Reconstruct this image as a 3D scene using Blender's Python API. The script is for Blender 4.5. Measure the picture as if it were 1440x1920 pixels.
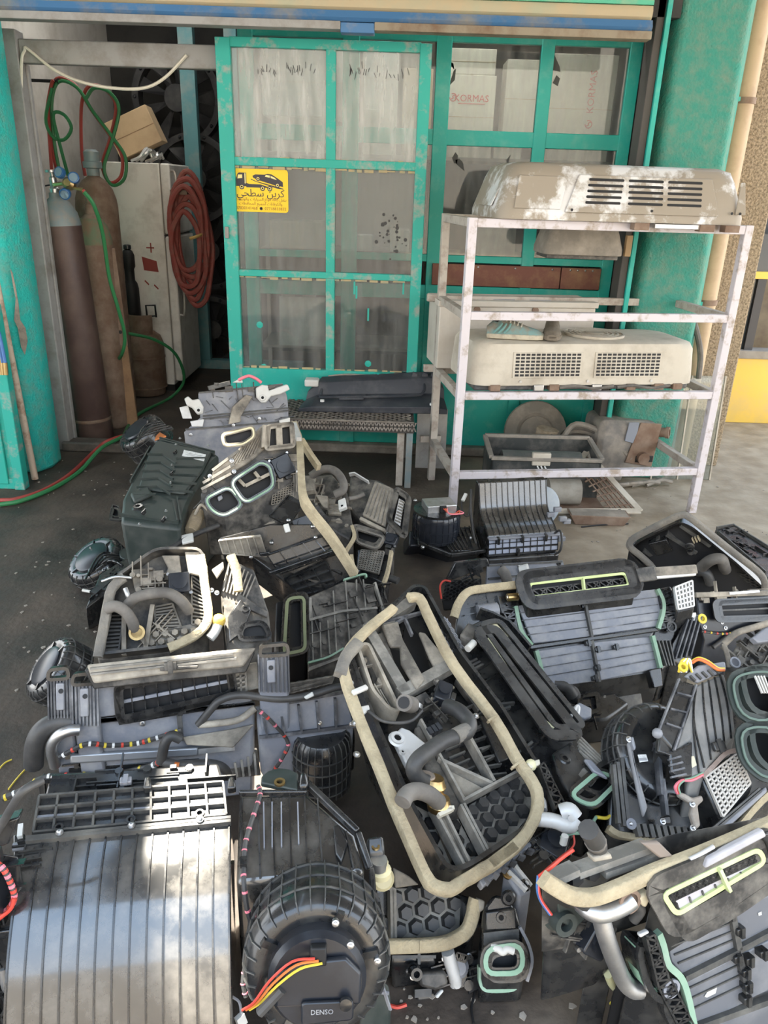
import bpy, math, random
from mathutils import Vector as V3, Matrix
sc = bpy.context.scene
for o in list(bpy.data.objects): bpy.data.objects.remove(o)
COL = sc.collection
# ---------------------------------------------------------------- camera
FPX, TILT, ROLL, CAMZ = 1442.0, math.radians(22.7), math.radians(1.9), 1.55
fw = V3((0, math.cos(TILT), -math.sin(TILT)))
u_0 = V3((0, math.sin(TILT), math.cos(TILT))); r_0 = V3((1, 0, 0))
RT = r_0*math.cos(ROLL)+u_0*math.sin(ROLL); UP = u_0*math.cos(ROLL)-r_0*math.sin(ROLL)
CP = V3((0, 0, CAMZ))
cd = bpy.data.cameras.new('camera'); cam = bpy.data.objects.new('camera', cd); COL.objects.link(cam)
cd.sensor_fit = 'VERTICAL'; cd.sensor_height = 24; cd.lens = 24*FPX/1920; cd.clip_start = .02
cam.matrix_world = Matrix.Translation(CP) @ Matrix((RT, UP, -fw)).transposed().to_4x4()
sc.camera = cam
# ---------------------------------------------------------------- light
sc.view_settings.view_transform = 'Standard'; sc.view_settings.look = 'None'
sc.view_settings.gamma = 1; sc.view_settings.use_curve_mapping = False
sc.view_settings.exposure = 0.78
w = bpy.data.worlds.new('world'); sc.world = w; w.use_nodes = True
nt = w.node_tree; bg = nt.nodes['Background']
tc = nt.nodes.new('ShaderNodeTexCoord'); sp = nt.nodes.new('ShaderNodeSeparateXYZ'); cr = nt.nodes.new('ShaderNodeValToRGB')
nt.links.new(tc.outputs['Generated'], sp.inputs[0]); nt.links.new(sp.outputs['Z'], cr.inputs[0]); nt.links.new(cr.outputs[0], bg.inputs[0])
cr.color_ramp.elements[0].position = 0.0; cr.color_ramp.elements[0].color = (.95, .95, .93, 1)
cr.color_ramp.elements[1].position = .9; cr.color_ramp.elements[1].color = (.52, .72, 1.0, 1)
bg.inputs[1].default_value = 3.0
SUN_DIR = V3((.30, -.20, -1)).normalized()
sl = bpy.data.lights.new('sun', 'SUN'); sl.energy = 30; sl.angle = math.radians(.9); sl.color = (1, .93, .80)
so = bpy.data.objects.new('sun', sl); COL.objects.link(so); so.rotation_euler = SUN_DIR.to_track_quat('-Z', 'Y').to_euler()
# ---------------------------------------------------------------- pixel -> place
def ray(px, py): return fw + RT*((px-720)/FPX) - UP*((py-960)/FPX)
def PZ(px, py, z=0.): d = ray(px, py); return CP + d*((z-CAMZ)/d.z)
def PY(px, py, y): d = ray(px, py); return CP + d*(y/d.y)
def PX(px, py, x): d = ray(px, py); return CP + d*(x/d.x)
R = random.Random(7)
# ---------------------------------------------------------------- materials
MATS = {}
def mat(name, col, rough=.5, metal=0., col2=None, scale=6., lo=.45, hi=.7, bump=0., bscale=60., detail=6., rough2=None, spec=.5, coat=0.):
    if name in MATS: return MATS[name]
    m = bpy.data.materials.new(name); m.use_nodes = True; n = m.node_tree.nodes; l = m.node_tree.links
    b = n['Principled BSDF']; b.inputs['Base Color'].default_value = (*col, 1); b.inputs['Roughness'].default_value = rough
    b.inputs['Metallic'].default_value = metal; b.inputs['Specular IOR Level'].default_value = spec
    if coat: b.inputs['Coat Weight'].default_value = coat; b.inputs['Coat Roughness'].default_value = .1
    t = n.new('ShaderNodeTexCoord')
    if col2 is not None:
        a = n.new('ShaderNodeTexNoise'); a.inputs['Scale'].default_value = scale; a.inputs['Detail'].default_value = detail; a.inputs['Roughness'].default_value = .65
        l.new(t.outputs['Object'], a.inputs['Vector'])
        r = n.new('ShaderNodeMapRange'); r.inputs[1].default_value = lo; r.inputs[2].default_value = hi
        l.new(a.outputs['Fac'], r.inputs[0])
        x = n.new('ShaderNodeMix'); x.data_type = 'RGBA'; x.inputs[6].default_value = (*col, 1); x.inputs[7].default_value = (*col2, 1)
        l.new(r.outputs[0], x.inputs[0]); l.new(x.outputs[2], b.inputs['Base Color'])
        if rough2 is not None:
            q = n.new('ShaderNodeMapRange'); q.inputs[3].default_value = rough; q.inputs[4].default_value = rough2
            l.new(r.outputs[0], q.inputs[0]); l.new(q.outputs[0], b.inputs['Roughness'])
    if bump:
        a = n.new('ShaderNodeTexNoise'); a.inputs['Scale'].default_value = bscale; a.inputs['Detail'].default_value = 4
        l.new(t.outputs['Object'], a.inputs['Vector'])
        u = n.new('ShaderNodeBump'); u.inputs['Strength'].default_value = bump; u.inputs['Distance'].default_value = .01
        l.new(a.outputs['Fac'], u.inputs['Height']); l.new(u.outputs[0], b.inputs['Normal'])
    MATS[name] = m; return m
PL = mat('black plastic', (.012, .0125, .0135), .26, col2=(.065, .062, .056), scale=16, lo=.46, hi=.82, rough2=.6, coat=.45, detail=9)
PA = mat('worn glossy panel', (.020, .020, .020), .22, col2=(.13, .12, .105), scale=13, lo=.42, hi=.80, rough2=.5, coat=1., detail=9)
PA.node_tree.nodes['Principled BSDF'].inputs['Coat IOR'].default_value = 1.65
PLR = mat('rib edge plastic', (.055, .054, .052), .5, col2=(.14, .135, .12), scale=14)
PDR = mat('dusty edge and painted highlight', (.17, .16, .14), .8, col2=(.36, .335, .29), scale=14)
PGE = mat('grey rib edge', (.045, .048, .055), .5, col2=(.28, .28, .29), scale=9)
PD = mat('dusty black plastic', (.026, .025, .024), .45, col2=(.22, .20, .17), scale=14, lo=.42, hi=.74, rough2=.85, detail=9)
PG = mat('grey plastic', (.19, .20, .23), .36, col2=(.36, .355, .35), scale=11, lo=.42, hi=.8, rough2=.65)
PGR = mat('dull green plastic', (.022, .032, .029), .45, col2=(.07, .075, .068), scale=10, lo=.42, hi=.8, rough2=.7)
PV = mat('very dusty plastic', (.10, .09, .076), .75, col2=(.47, .42, .34), scale=7, lo=.36, hi=.68, rough2=.9)
BK = mat('deep black', (.006, .006, .007), .6)
MO = mat('motor black', (.012, .014, .019), .3, col2=(.03, .033, .04), scale=9)
FO = mat('tan foam', (.47, .395, .26), .95, col2=(.26, .215, .14), scale=12, lo=.42, hi=.75, bump=.4, bscale=150)
FG = mat('grey foam', (.16, .15, .135), .95, col2=(.27, .245, .20), scale=10, lo=.4, hi=.7, bump=.4, bscale=150)
SG = mat('green seal', (.22, .36, .255), .75, col2=(.30, .40, .31), scale=14)
SY = mat('yellow green seal', (.52, .60, .27), .8, col2=(.60, .66, .40), scale=14)
RB = mat('rubber', (.030, .030, .031), .5, col2=(.095, .09, .083), scale=8, lo=.4, hi=.75)
RBD = mat('dusty rubber', (.095, .087, .078), .75, col2=(.22, .20, .175), scale=8, lo=.4, hi=.75)
AL = mat('aluminium', (.62, .63, .64), .38, 1., col2=(.45, .44, .42), scale=14, rough2=.6)
ALW = mat('white oxidised aluminium', (.66, .66, .65), .55, .35, col2=(.5, .49, .47), scale=12)
SCR = mat('screw steel', (.50, .50, .50), .35, 1.)
BRS = mat('brass', (.62, .44, .2), .35, 1., col2=(.45, .30, .14), scale=25)
WP = mat('white plastic', (.60, .60, .57), .45, col2=(.55, .53, .49), scale=9)
LBL = mat('paper label', (.78, .78, .76), .7, col2=(.62, .62, .6), scale=60, lo=.5, hi=.56)
WR = mat('red wire', (.55, .06, .04), .45); WO = mat('orange wire', (.62, .17, .04), .45); WY = mat('yellow wire', (.62, .48, .05), .45)
WB = mat('blue wire', (.06, .16, .4), .45); WPK = mat('pink wire', (.75, .2, .25), .45); WW = mat('white wire', (.7, .7, .68), .45)
TEAL = mat('teal paint', (.012, .37, .305), .5, col2=(.09, .42, .35), scale=9, lo=.5, hi=.72)
TEALD = mat('weathered teal paint', (.02, .37, .30), .55, col2=(.30, .33, .29), scale=11, lo=.52, hi=.66)
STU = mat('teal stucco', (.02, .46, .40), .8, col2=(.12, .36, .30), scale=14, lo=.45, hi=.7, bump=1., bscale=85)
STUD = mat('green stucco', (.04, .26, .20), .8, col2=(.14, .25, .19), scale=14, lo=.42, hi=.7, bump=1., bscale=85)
STT = mat('tan stucco', (.40, .32, .22), .9, col2=(.17, .135, .09), scale=75, lo=.42, hi=.62, bump=1., bscale=90)
STG = mat('steel frame paint', (.30, .295, .285), .6, col2=(.20, .185, .165), scale=8, lo=.45, hi=.7)
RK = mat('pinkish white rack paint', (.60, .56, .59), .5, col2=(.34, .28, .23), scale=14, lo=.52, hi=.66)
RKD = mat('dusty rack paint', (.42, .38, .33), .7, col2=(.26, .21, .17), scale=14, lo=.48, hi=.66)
CON = mat('oily concrete', (.026, .020, .016), .6, col2=(.105, .080, .060), scale=3.2, lo=.36, hi=.72, bump=.35, bscale=40, detail=10, rough2=.9)
def _floor():  # the oil-stained working area gives way to bare dusty concrete on the right
    n = CON.node_tree.nodes; l = CON.node_tree.links; b = n['Principled BSDF']; src = b.inputs['Base Color'].links[0].from_socket
    t = n.new('ShaderNodeTexCoord'); sx = n.new('ShaderNodeSeparateXYZ'); l.new(t.outputs['Object'], sx.inputs[0])
    a = n.new('ShaderNodeTexNoise'); a.inputs['Scale'].default_value = 1.6; a.inputs['Detail'].default_value = 8; l.new(t.outputs['Object'], a.inputs['Vector'])
    ad = n.new('ShaderNodeMath'); ad.operation = 'MULTIPLY_ADD'; ad.inputs[1].default_value = 1.6; l.new(a.outputs['Fac'], ad.inputs[0]); l.new(sx.outputs['X'], ad.inputs[2])
    r = n.new('ShaderNodeMapRange'); r.inputs[1].default_value = 1.0; r.inputs[2].default_value = 1.75; l.new(ad.outputs[0], r.inputs[0])
    c = n.new('ShaderNodeTexNoise'); c.inputs['Scale'].default_value = 7; c.inputs['Detail'].default_value = 8; l.new(t.outputs['Object'], c.inputs['Vector'])
    k = n.new('ShaderNodeMix'); k.data_type = 'RGBA'; k.inputs[6].default_value = (.23, .185, .13, 1); k.inputs[7].default_value = (.35, .295, .22, 1)
    q = n.new('ShaderNodeMapRange'); q.inputs[1].default_value = .35; q.inputs[2].default_value = .65; l.new(c.outputs['Fac'], q.inputs[0]); l.new(q.outputs[0], k.inputs[0])
    x = n.new('ShaderNodeMix'); x.data_type = 'RGBA'; l.new(r.outputs[0], x.inputs[0]); l.new(src, x.inputs[6]); l.new(k.outputs[2], x.inputs[7]); l.new(x.outputs[2], b.inputs['Base Color'])
_floor()
WHT = mat('dirty white wall', (.68, .65, .60), .85, col2=(.48, .45, .40), scale=3)
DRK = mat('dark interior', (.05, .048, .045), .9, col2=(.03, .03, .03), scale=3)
WOOD = mat('old wood', (.28, .17, .09), .8, col2=(.16, .09, .05), scale=7)
CARD = mat('cardboard', (.55, .40, .24), .85, col2=(.45, .32, .19), scale=5)
CARW = mat('pale carton', (.75, .70, .60), .8, col2=(.66, .60, .50), scale=3)
BEI = mat('dusty beige shell', (.53, .485, .405), .7, col2=(.36, .315, .25), scale=5, lo=.45, hi=.72)
SIL = mat('silver paint worn', (.30, .26, .205), .55, .1, col2=(.66, .66, .66), scale=6, lo=.5, hi=.6, rough2=.35)
RUST = mat('rusty steel', (.17, .105, .07), .75, .1, col2=(.27, .20, .15), scale=9, lo=.4, hi=.7)
MAR = mat('maroon paint', (.075, .045, .04), .45, .1, col2=(.14, .095, .075), scale=4, lo=.42, hi=.75, rough2=.65)
GRYS = mat('grey green steel', (.20, .25, .26), .6, .2, col2=(.28, .26, .23), scale=16)
HG = mat('green hose', (.03, .20, .07), .5); HR = mat('red hose', (.36, .05, .04), .5)
HRC = mat('dusty red hose', (.26, .055, .045), .7, col2=(.25, .10, .08), scale=20)
YEL = mat('yellow paint', (.74, .50, .09), .6, col2=(.62, .45, .16), scale=4)
DUST = mat('dusty grey', (.22, .2, .17), .85, col2=(.35, .31, .26), scale=9)
def glassmat(name, dust, dcol, streak=9.):
    m = bpy.data.materials.new(name); m.use_nodes = True; n = m.node_tree.nodes; l = m.node_tree.links
    n.remove(n['Principled BSDF']); out = n['Material Output']
    tr = n.new('ShaderNodeBsdfTransparent'); tr.inputs[0].default_value = (.86, .9, .9, 1)
    gl = n.new('ShaderNodeBsdfGlossy'); gl.inputs['Roughness'].default_value = .03
    df = n.new('ShaderNodeBsdfDiffuse'); df.inputs[0].default_value = (*dcol, 1)
    fr = n.new('ShaderNodeFresnel'); fr.inputs[0].default_value = 1.6
    m1 = n.new('ShaderNodeMixShader'); l.new(fr.outputs[0], m1.inputs[0]); l.new(tr.outputs[0], m1.inputs[1]); l.new(gl.outputs[0], m1.inputs[2])
    t = n.new('ShaderNodeTexCoord'); a = n.new('ShaderNodeTexNoise'); a.inputs['Scale'].default_value = streak; a.inputs['Detail'].default_value = 7
    mp = n.new('ShaderNodeMapping'); mp.inputs['Scale'].default_value = (2.2, 1, .35); l.new(t.outputs['Object'], mp.inputs[0]); l.new(mp.outputs[0], a.inputs['Vector'])
    r = n.new('ShaderNodeMapRange'); r.inputs[1].default_value = .35; r.inputs[2].default_value = .75; r.inputs[3].default_value = dust*.4; r.inputs[4].default_value = min(1, dust*1.7)
    l.new(a.outputs['Fac'], r.inputs[0])
    m2 = n.new('ShaderNodeMixShader'); l.new(r.outputs[0], m2.inputs[0]); l.new(m1.outputs[0], m2.inputs[1]); l.new(df.outputs[0], m2.inputs[2])
    l.new(m2.outputs[0], out.inputs[0]); return m
GLW = glassmat('dusty glass with painted reflection', .26, (.80, .79, .76)); GLD = glassmat('dusty glass', .20, (.34, .34, .33)); GLC = glassmat('hazy glass', .13, (.6, .6, .58))  # upper door panes: dust film whitened to stand in for bright reflections
# ---------------------------------------------------------------- mesh builder
class MB:
    def __init__(s): s.v = []; s.f = []
    def add(s, vs, fs):
        k = len(s.v); s.v += [tuple(p) for p in vs]; s.f += [tuple(i+k for i in f) for f in fs]; return s
    def box(s, x0, x1, y0, y1, z0, z1):
        return s.add([(x, y, z) for z in (z0, z1) for y in (y0, y1) for x in (x0, x1)], [(0, 2, 3, 1), (4, 5, 7, 6), (0, 1, 5, 4), (2, 6, 7, 3), (0, 4, 6, 2), (1, 3, 7, 5)])
    def cbox(s, c, sx, sy, sz): return s.box(c[0]-sx/2, c[0]+sx/2, c[1]-sy/2, c[1]+sy/2, c[2]-sz/2, c[2]+sz/2)
    def prism(s, pts, off):
        pts = [V3(p) for p in pts]; off = V3(off); n = len(pts)
        nm = V3((0, 0, 0))
        for i in range(n): nm += pts[i].cross(pts[(i+1) % n])
        if nm.dot(off) > 0: pts = pts[::-1]
        vs = pts+[p+off for p in pts]
        return s.add(vs, [tuple(range(n)), tuple(range(2*n-1, n-1, -1))]+[(i, i+n, (i+1) % n+n, (i+1) % n) for i in range(n)])
    def loft(s, A, B):  # two equal loops
        n = len(A); return s.add(list(A)+list(B), [tuple(range(n-1, -1, -1)), tuple(range(n, 2*n))]+[(i, (i+1) % n, (i+1) % n+n, i+n) for i in range(n)])
    def beam(s, a, b, wd, ht, up=(0, 0, 1)):
        a = V3(a); b = V3(b); d = (b-a); up = V3(up)
        if d.length < 1e-6: return s
        d.normalize(); sd = d.cross(up)
        if sd.length < 1e-4: sd = d.cross(V3((1, .3, 0)))
        sd.normalize(); u = sd.cross(d); sd *= wd/2; u *= ht/2
        return s.loft([a-sd-u, a+sd-u, a+sd+u, a-sd+u], [b-sd-u, b+sd-u, b+sd+u, b-sd+u])
    def rib(s, a, b, t, h, up=(0, 0, 1)):  # bar standing h proud of the line a-b along up
        up = V3(up).normalized(); return s.beam(V3(a)+up*(h/2-.001), V3(b)+up*(h/2-.001), t, h+.002, up)
    def sweep(s, path, prof, up=(0, 0, 1), closed=False):  # prof: list of (side, up)
        P = [V3(p) for p in path]; n = len(P); m = len(prof); up = V3(up); rings = []
        for i in range(n):
            if closed: d = P[(i+1) % n]-P[i-1]
            else: d = P[min(i+1, n-1)]-P[max(i-1, 0)]
            d.normalize(); sd = d.cross(up); sd.normalize(); u = sd.cross(d)
            k = 1.
            if 0 < i < n-1 or closed:
                e = (P[i]-P[i-1]).normalized(); k = 1/max(.5, abs(e.dot(d)))
            rings.append([P[i]+sd*(a*k)+u*b for a, b in prof])
        vs = [q for r in rings for q in r]; fs = []
        for i in range(n if closed else n-1):
            j = (i+1) % n
            for q in range(m): r = (q+1) % m; fs.append((i*m+q, i*m+r, j*m+r, j*m+q))
        if not closed: fs += [tuple(range(m-1, -1, -1)), tuple((n-1)*m+q for q in range(m))]
        return s.add(vs, fs)
    def tube(s, path, r, n=8, closed=False, sm=4):
        P = smooth(path, sm, closed) if sm > 1 and len(path) > 2 else [V3(p) for p in path]
        N = len(P); rr = r if isinstance(r, (list, tuple)) else None
        t = None; rings = []; u = None
        for i in range(N):
            d = (P[(i+1) % N]-P[i-1]) if closed else (P[min(i+1, N-1)]-P[max(i-1, 0)])
            if d.length < 1e-7: d = V3((0, 0, 1))
            d.normalize()
            if u is None:
                u = d.cross(V3((0, 0, 1)) if abs(d.z) < .9 else V3((1, 0, 0)))
            else: u = u-d*u.dot(d)
            u.normalize(); w_ = d.cross(u)
            R_ = r if rr is None else rr[min(len(rr)-1, int(i/(N-1)*(len(rr)-1)))]*(1-((i/(N-1)*(len(rr)-1)) % 1))+rr[min(len(rr)-1, int(i/(N-1)*(len(rr)-1))+1)]*((i/(N-1)*(len(rr)-1)) % 1)
            rings.append([P[i]+(u*math.cos(6.2832*k/n)+w_*math.sin(6.2832*k/n))*R_ for k in range(n)])
        fs = []
        for i in range(N if closed else N-1):
            j = (i+1) % N
            for k in range(n): fs.append((i*n+k, i*n+(k+1) % n, j*n+(k+1) % n, j*n+k))
        if not closed: fs += [tuple(range(n-1, -1, -1)), tuple((N-1)*n+k for k in range(n))]
        return s.add([q for r_ in rings for q in r_], fs)
    def lathe(s, prof, c=(0, 0, 0), ax=(0, 0, 1), n=24, a0=0., a1=6.28319, cap=True):
        ax = V3(ax).normalized(); c = V3(c); e = ax.cross(V3((0, 0, 1)) if abs(ax.z) < .9 else V3((1, 0, 0))).normalized(); g = ax.cross(e)
        full = a1-a0 > 6.28; N = n if full else n+1; m = len(prof); vs = []
        for k in range(N):
            a = a0+(a1-a0)*k/n
            for r, z in prof: vs.append(c+ax*z+(e*math.cos(a)+g*math.sin(a))*r)
        fs = []
        for k in range(n):
            j = (k+1) % N
            for q in range(m-1): fs.append((k*m+q, j*m+q, j*m+q+1, k*m+q+1))
        if full and cap:
            if prof[0][0] > 1e-5: fs.append(tuple(k*m for k in range(N-1, -1, -1)))
            if prof[-1][0] > 1e-5: fs.append(tuple(k*m+m-1 for k in range(N)))
        return s.add(vs, fs)
    def cyl(s, a, b, r, n=12, r2=None):
        a = V3(a); b = V3(b); return s.lathe([(r, 0), (r if r2 is None else r2, (b-a).length)], a, b-a, n)
    def sph(s, c, r, n=10, sz=1., ax=(0, 0, 1)):
        return s.lathe([(r*math.sin(math.pi*i/6), -r*sz*math.cos(math.pi*i/6)) for i in range(7)], c, ax, n, cap=False)
    def build(s, name, m, parent=None, bevel=0., label=None, ang=35, loc=None, weld=True):
        me = bpy.data.meshes.new(name); me.from_pydata(s.v, [], s.f); me.validate()
        me.materials.append(m); me.polygons.foreach_set('use_smooth', [True]*len(me.polygons)); me.set_sharp_from_angle(angle=math.radians(ang))
        o = bpy.data.objects.new(name, me); COL.objects.link(o)
        if parent: o.parent = parent
        if loc is not None: o.location = loc
        if bevel:
            b = o.modifiers.new('bevel', 'BEVEL'); b.width = bevel; b.segments = 2; b.limit_method = 'ANGLE'; b.angle_limit = math.radians(40); b.harden_normals = False
        if label: o['label'] = label
        return o
def smooth(path, sm=4, closed=False):
    P = [V3(p) for p in path]; n = len(P); out = []
    for i in range(n if closed else n-1):
        p0 = P[(i-1) % n] if closed or i > 0 else P[0]*2-P[1]
        p1, p2 = P[i], P[(i+1) % n]; p3 = P[(i+2) % n] if closed or i+2 < n else P[-1]*2-P[-2]
        for k in range(sm):
            t = k/sm; out.append(.5*(2*p1+(p2-p0)*t+(2*p0-5*p1+4*p2-p3)*t*t+(3*p1-p0-3*p2+p3)*t**3))
    if not closed: out.append(P[-1])
    return out
def rnd_loop(pts, r, k=4):  # rounded polygon, closed
    P = [V3(p) for p in pts]; n = len(P); out = []
    for i in range(n):
        a, b, c = P[i-1], P[i], P[(i+1) % n]; da = (a-b); dc = (c-b); q = min(r, da.length*.49, dc.length*.49)
        s, e = b+da.normalized()*q, b+dc.normalized()*q
        for j in range(k+1):
            t = j/k; out.append(s*(1-t)**2+b*2*t*(1-t)+e*t*t)
    return out
def tag(o, label=None, cat=None, group=None, kind=None):
    if label: o['label'] = label
    if cat: o['category'] = cat
    if group: o['group'] = group
    if kind: o['kind'] = kind
    return o
def thing(name, label, cat, loc=(0, 0, 0), group=None, mtx=None):
    o = bpy.data.objects.new(name, None); o.empty_display_size = .05; COL.objects.link(o)
    if mtx is not None: o.matrix_world = mtx
    else: o.location = loc
    return tag(o, label, cat, group)
def struct(o): o['kind'] = 'structure'; return o
def sub(o, loc):  # shift helper: world coords -> local of an unrotated thing
    return V3(loc)-o.location
def text(name, body, size, m, parent, pos, right, up, align='CENTER', label=None, ext=.0006):
    c = bpy.data.curves.new(name, 'FONT'); c.body = body; c.size = size; c.align_x = align; c.align_y = 'CENTER'; c.extrude = ext; c.resolution_u = 2
    t = bpy.data.objects.new('t', c); COL.objects.link(t)
    dg = bpy.context.evaluated_depsgraph_get(); me = bpy.data.meshes.new_from_object(t.evaluated_get(dg)); bpy.data.objects.remove(t)
    right = V3(right).normalized(); up = V3(up); up = (up-right*up.dot(right)).normalized(); nn = right.cross(up)
    me.transform(Matrix.Translation(V3(pos)) @ Matrix((right, up, nn)).transposed().to_4x4()); me.materials.clear(); me.materials.append(m)
    o = bpy.data.objects.new(name, me); COL.objects.link(o)
    if parent: o.parent = parent
    return o
# ================================================================ SETTING
struct(MB().box(-9, 9, -14, 12, -.1, 0).build('floor', CON))
struct(MB().box(-2.75, -2.6, 4.6, 8.0, 0, 2.9).build('wall_left', WHT))
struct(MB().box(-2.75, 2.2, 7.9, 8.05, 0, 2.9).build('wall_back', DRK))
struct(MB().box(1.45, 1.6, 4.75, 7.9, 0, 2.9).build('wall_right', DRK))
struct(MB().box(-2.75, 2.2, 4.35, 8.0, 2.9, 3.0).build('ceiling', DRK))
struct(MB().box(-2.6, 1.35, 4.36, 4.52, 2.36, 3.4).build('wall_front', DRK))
# left stucco pillar
def ppoly(mb, pts, z0, z1): return mb.prism([(x, y, z0) for x, y in pts], (0, 0, z1-z0))
b = MB(); ppoly(b, [(-3.4, 4.5), (-2.02, 4.5), (-1.93, 4.32), (-1.93, 4.2), (-1.98, 4.1), (-3.4, 4.1)], 0, 3.4)
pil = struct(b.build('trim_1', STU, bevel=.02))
pil['label'] = 'bright teal stucco pillar with a crack at the left edge'
ck = [(20, 505), (24, 530), (30, 560), (27, 600), (34, 615), (40, 650), (47, 665), (52, 640), (48, 615), (38, 600), (35, 570), (30, 540), (24, 512)]
b = MB(); b.prism([PY(x, y, 4.099) for x, y in ck], (0, -.004, 0)); b.build('crack', mat('bare plaster', (.30, .26, .21), .9, col2=(.16, .14, .12), scale=30), pil)
# canopy overhead: corrugated sheets with one open joint that lets the sun through
def cnp(name, x0, x1):
    b = MB(); n = int((x1-x0)/.09)
    for k in range(n):
        xa, xb = x0+(x1-x0)*k/n, x0+(x1-x0)*(k+1)/n; z = 3.42+(.02 if k % 2 else 0)
        b.prism([(xa-.14*(-.5-1.7), -.5, z), (xb-.14*(-.5-1.7), -.5, z), (xb-.14*(4.34-1.7), 4.34, z), (xa-.14*(4.34-1.7), 4.34, z)], (0, 0, .02))
    struct(b.build(name, mat('canopy sheet', (.30, .30, .29), .6)))
cnp('ceiling_canopy', -7, -1.31); cnp('ceiling_canopy.001', -1.175, 7)
# house across the street
struct(MB().box(-12, 12, -13.6, -13, 0, 8.0).build('wall_opposite', mat('plaster opposite', (.40, .36, .31), .9)))
# steel door frame (left jamb and head)
fr = thing('door_frame', 'grey steel frame of the open doorway beside the stucco pillar', 'door frame', (-2.005, 4.58, 0))
MB().box(-.045, .045, -.05, .05, 0, 2.25).build('jamb', STG, fr, .006)
MB().box(.045, 1.085, -.03, .03, 2.10, 2.21).build('header', STG, fr, .006)
MB().box(.045, .058, .02, .05, 0, 2.10).build('door_stop', STG, fr, .003)
MB().box(-.10, -.05, .0, .06, 0, 2.25).build('side_strip', mat('dark rubber strip', (.05, .05, .05), .7), fr)
# threshold
struct(MB().box(-2.0, -.85, 4.5, 4.62, 0, .06).build('trim_2', mat('dark sill', (.07, .062, .052), .8, col2=(.14, .12, .10), scale=9), bevel=.01))
struct(MB().box(-.9, 1.3, 4.66, 4.9, 0, .055).build('trim_3', mat('kerb concrete', (.17, .15, .125), .9, col2=(.28, .255, .215), scale=8, bump=.4), bevel=.012))
# roller shutter
sh = thing('roller_shutter', 'half-lowered roller shutter, tan slats with green lines and blue bottom rail', 'shutter', (0, 4.25, 2.24))
tan = mat('tan slat', (.44, .36, .23), .6, col2=(.36, .36, .25), scale=5); gsl = mat('green slat line', (.08, .42, .27), .55, col2=(.32, .36, .24), scale=6, lo=.5, hi=.75)
for k in range(9):
    z = .085+k*.078
    pr = [(-2.2, 0, z), (-2.2, -.012, z+.012), (-2.2, -.016, z+.036), (-2.2, -.008, z+.056), (-2.2, 0, z+.06), (-2.2, .008, z+.06), (-2.2, .008, z)]
    MB().prism(pr, (3.38, 0, 0)).build('slat', tan, sh)
    MB().box(-2.2, 1.18, -.014, .004, z+.060, z+.078).build('slat_joint', gsl, sh)
bl = mat('blue rail paint', (.055, .16, .33), .55, col2=(.26, .24, .2), scale=5, lo=.48, hi=.72)
MB().prism([(-2.25, -.03, .035), (-2.25, -.045, .05), (-2.25, -.03, .08), (-2.25, .02, .08), (-2.25, .02, .035)], (3.43, 0, 0)).build('bottom_rail', bl, sh)
MB().box(-2.25, -.28, -.05, .03, 0, .034).build('bottom_angle', STG, sh, .003)
MB().box(-.28, -.12, -.045, .03, -.012, .03).build('bottom_angle', bl, sh, .003)
MB().box(-.12, 1.18, -.05, .03, 0, .034).build('bottom_angle', mat('rusty rail', (.26, .22, .16), .7, col2=(.16, .10, .06), scale=8), sh, .003)
# right teal pillar, guide channel, drain pipe, tan wall
b = MB(); ppoly(b, [(1.30, 4.75), (1.30, 4.52), (1.36, 4.36), (1.68, 4.36), (1.74, 4.46), (1.74, 4.75)], 0, 3.4)
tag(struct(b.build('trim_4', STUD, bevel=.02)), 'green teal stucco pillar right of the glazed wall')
struct(MB().box(1.235, 1.275, 4.36, 4.5, 0, 2.75).build('trim_5', mat('dark channel', (.06, .055, .05), .6), bevel=.004))
struct(MB().box(1.275, 1.30, 4.34, 4.40, 0, 3.0).build('trim_6', TEAL, bevel=.003))
gp = thing('drain_pipe', 'beige vertical drain pipe between green pillar and tan wall', 'pipe', (1.80, 4.56, 0))
MB().cyl((0, 0, 0), (.0, 0, 3.3), .062, 20).build('pipe_body', mat('beige pipe', (.46, .34, .21), .55, col2=(.36, .25, .15), scale=6), gp)
for z in (2.02, 1.0):
    MB().cyl((0, 0, z), (0, 0, z+.03), .068, 20).build('clamp', RUST, gp)
    MB().box(-.13, -.05, -.1, -.08, z+.005, z+.025).build('bracket', TEAL, gp)
b = MB(); ppoly(b, [(1.80, 4.85), (1.86, 4.64), (2.10, 4.64), (2.10, 5.6), (1.80, 5.6)], 0, 3.4)
tag(struct(b.build('trim_7', STT, bevel=.012)), 'speckled tan stucco wall corner behind the drain pipe')
# neighbour shop front
nb = thing('neighbour_shopfront', 'yellow painted shopfront with black glass beyond the tan wall', 'shopfront', (2.1, 5.7, 0))
MB().box(0, 2.4, 0, .1, 0, .49).build('yellow_base', YEL, nb, .004)
MB().box(0, 2.4, -.03, .12, .49, .55).build('grey_sill', mat('grey sill', (.28, .26, .23), .8, col2=(.2, .18, .16), scale=6), nb, .004)
MB().box(0, 2.4, 0, .06, 1.05, 1.10).build('yellow_rail', YEL, nb, .004)
MB().box(.0, .50, .02, .04, .55, 1.05).build('pane', mat('black glass', (.02, .025, .03), .1), nb)
MB().box(.56, 2.4, .5, .6, .3, 1.05).build('inner_panel', mat('brown inner panel', (.22, .19, .14), .8, col2=(.12, .1, .08), scale=4), nb)
MB().box(.50, .56, 0, .06, .55, 1.05).build('mullion', mat('dark mullion', (.04, .04, .045), .5), nb)
MB().box(0, 2.4, .02, .06, 1.10, 1.35).build('lower_pane', mat('smoked glass', (.05, .055, .06), .15), nb)
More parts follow.
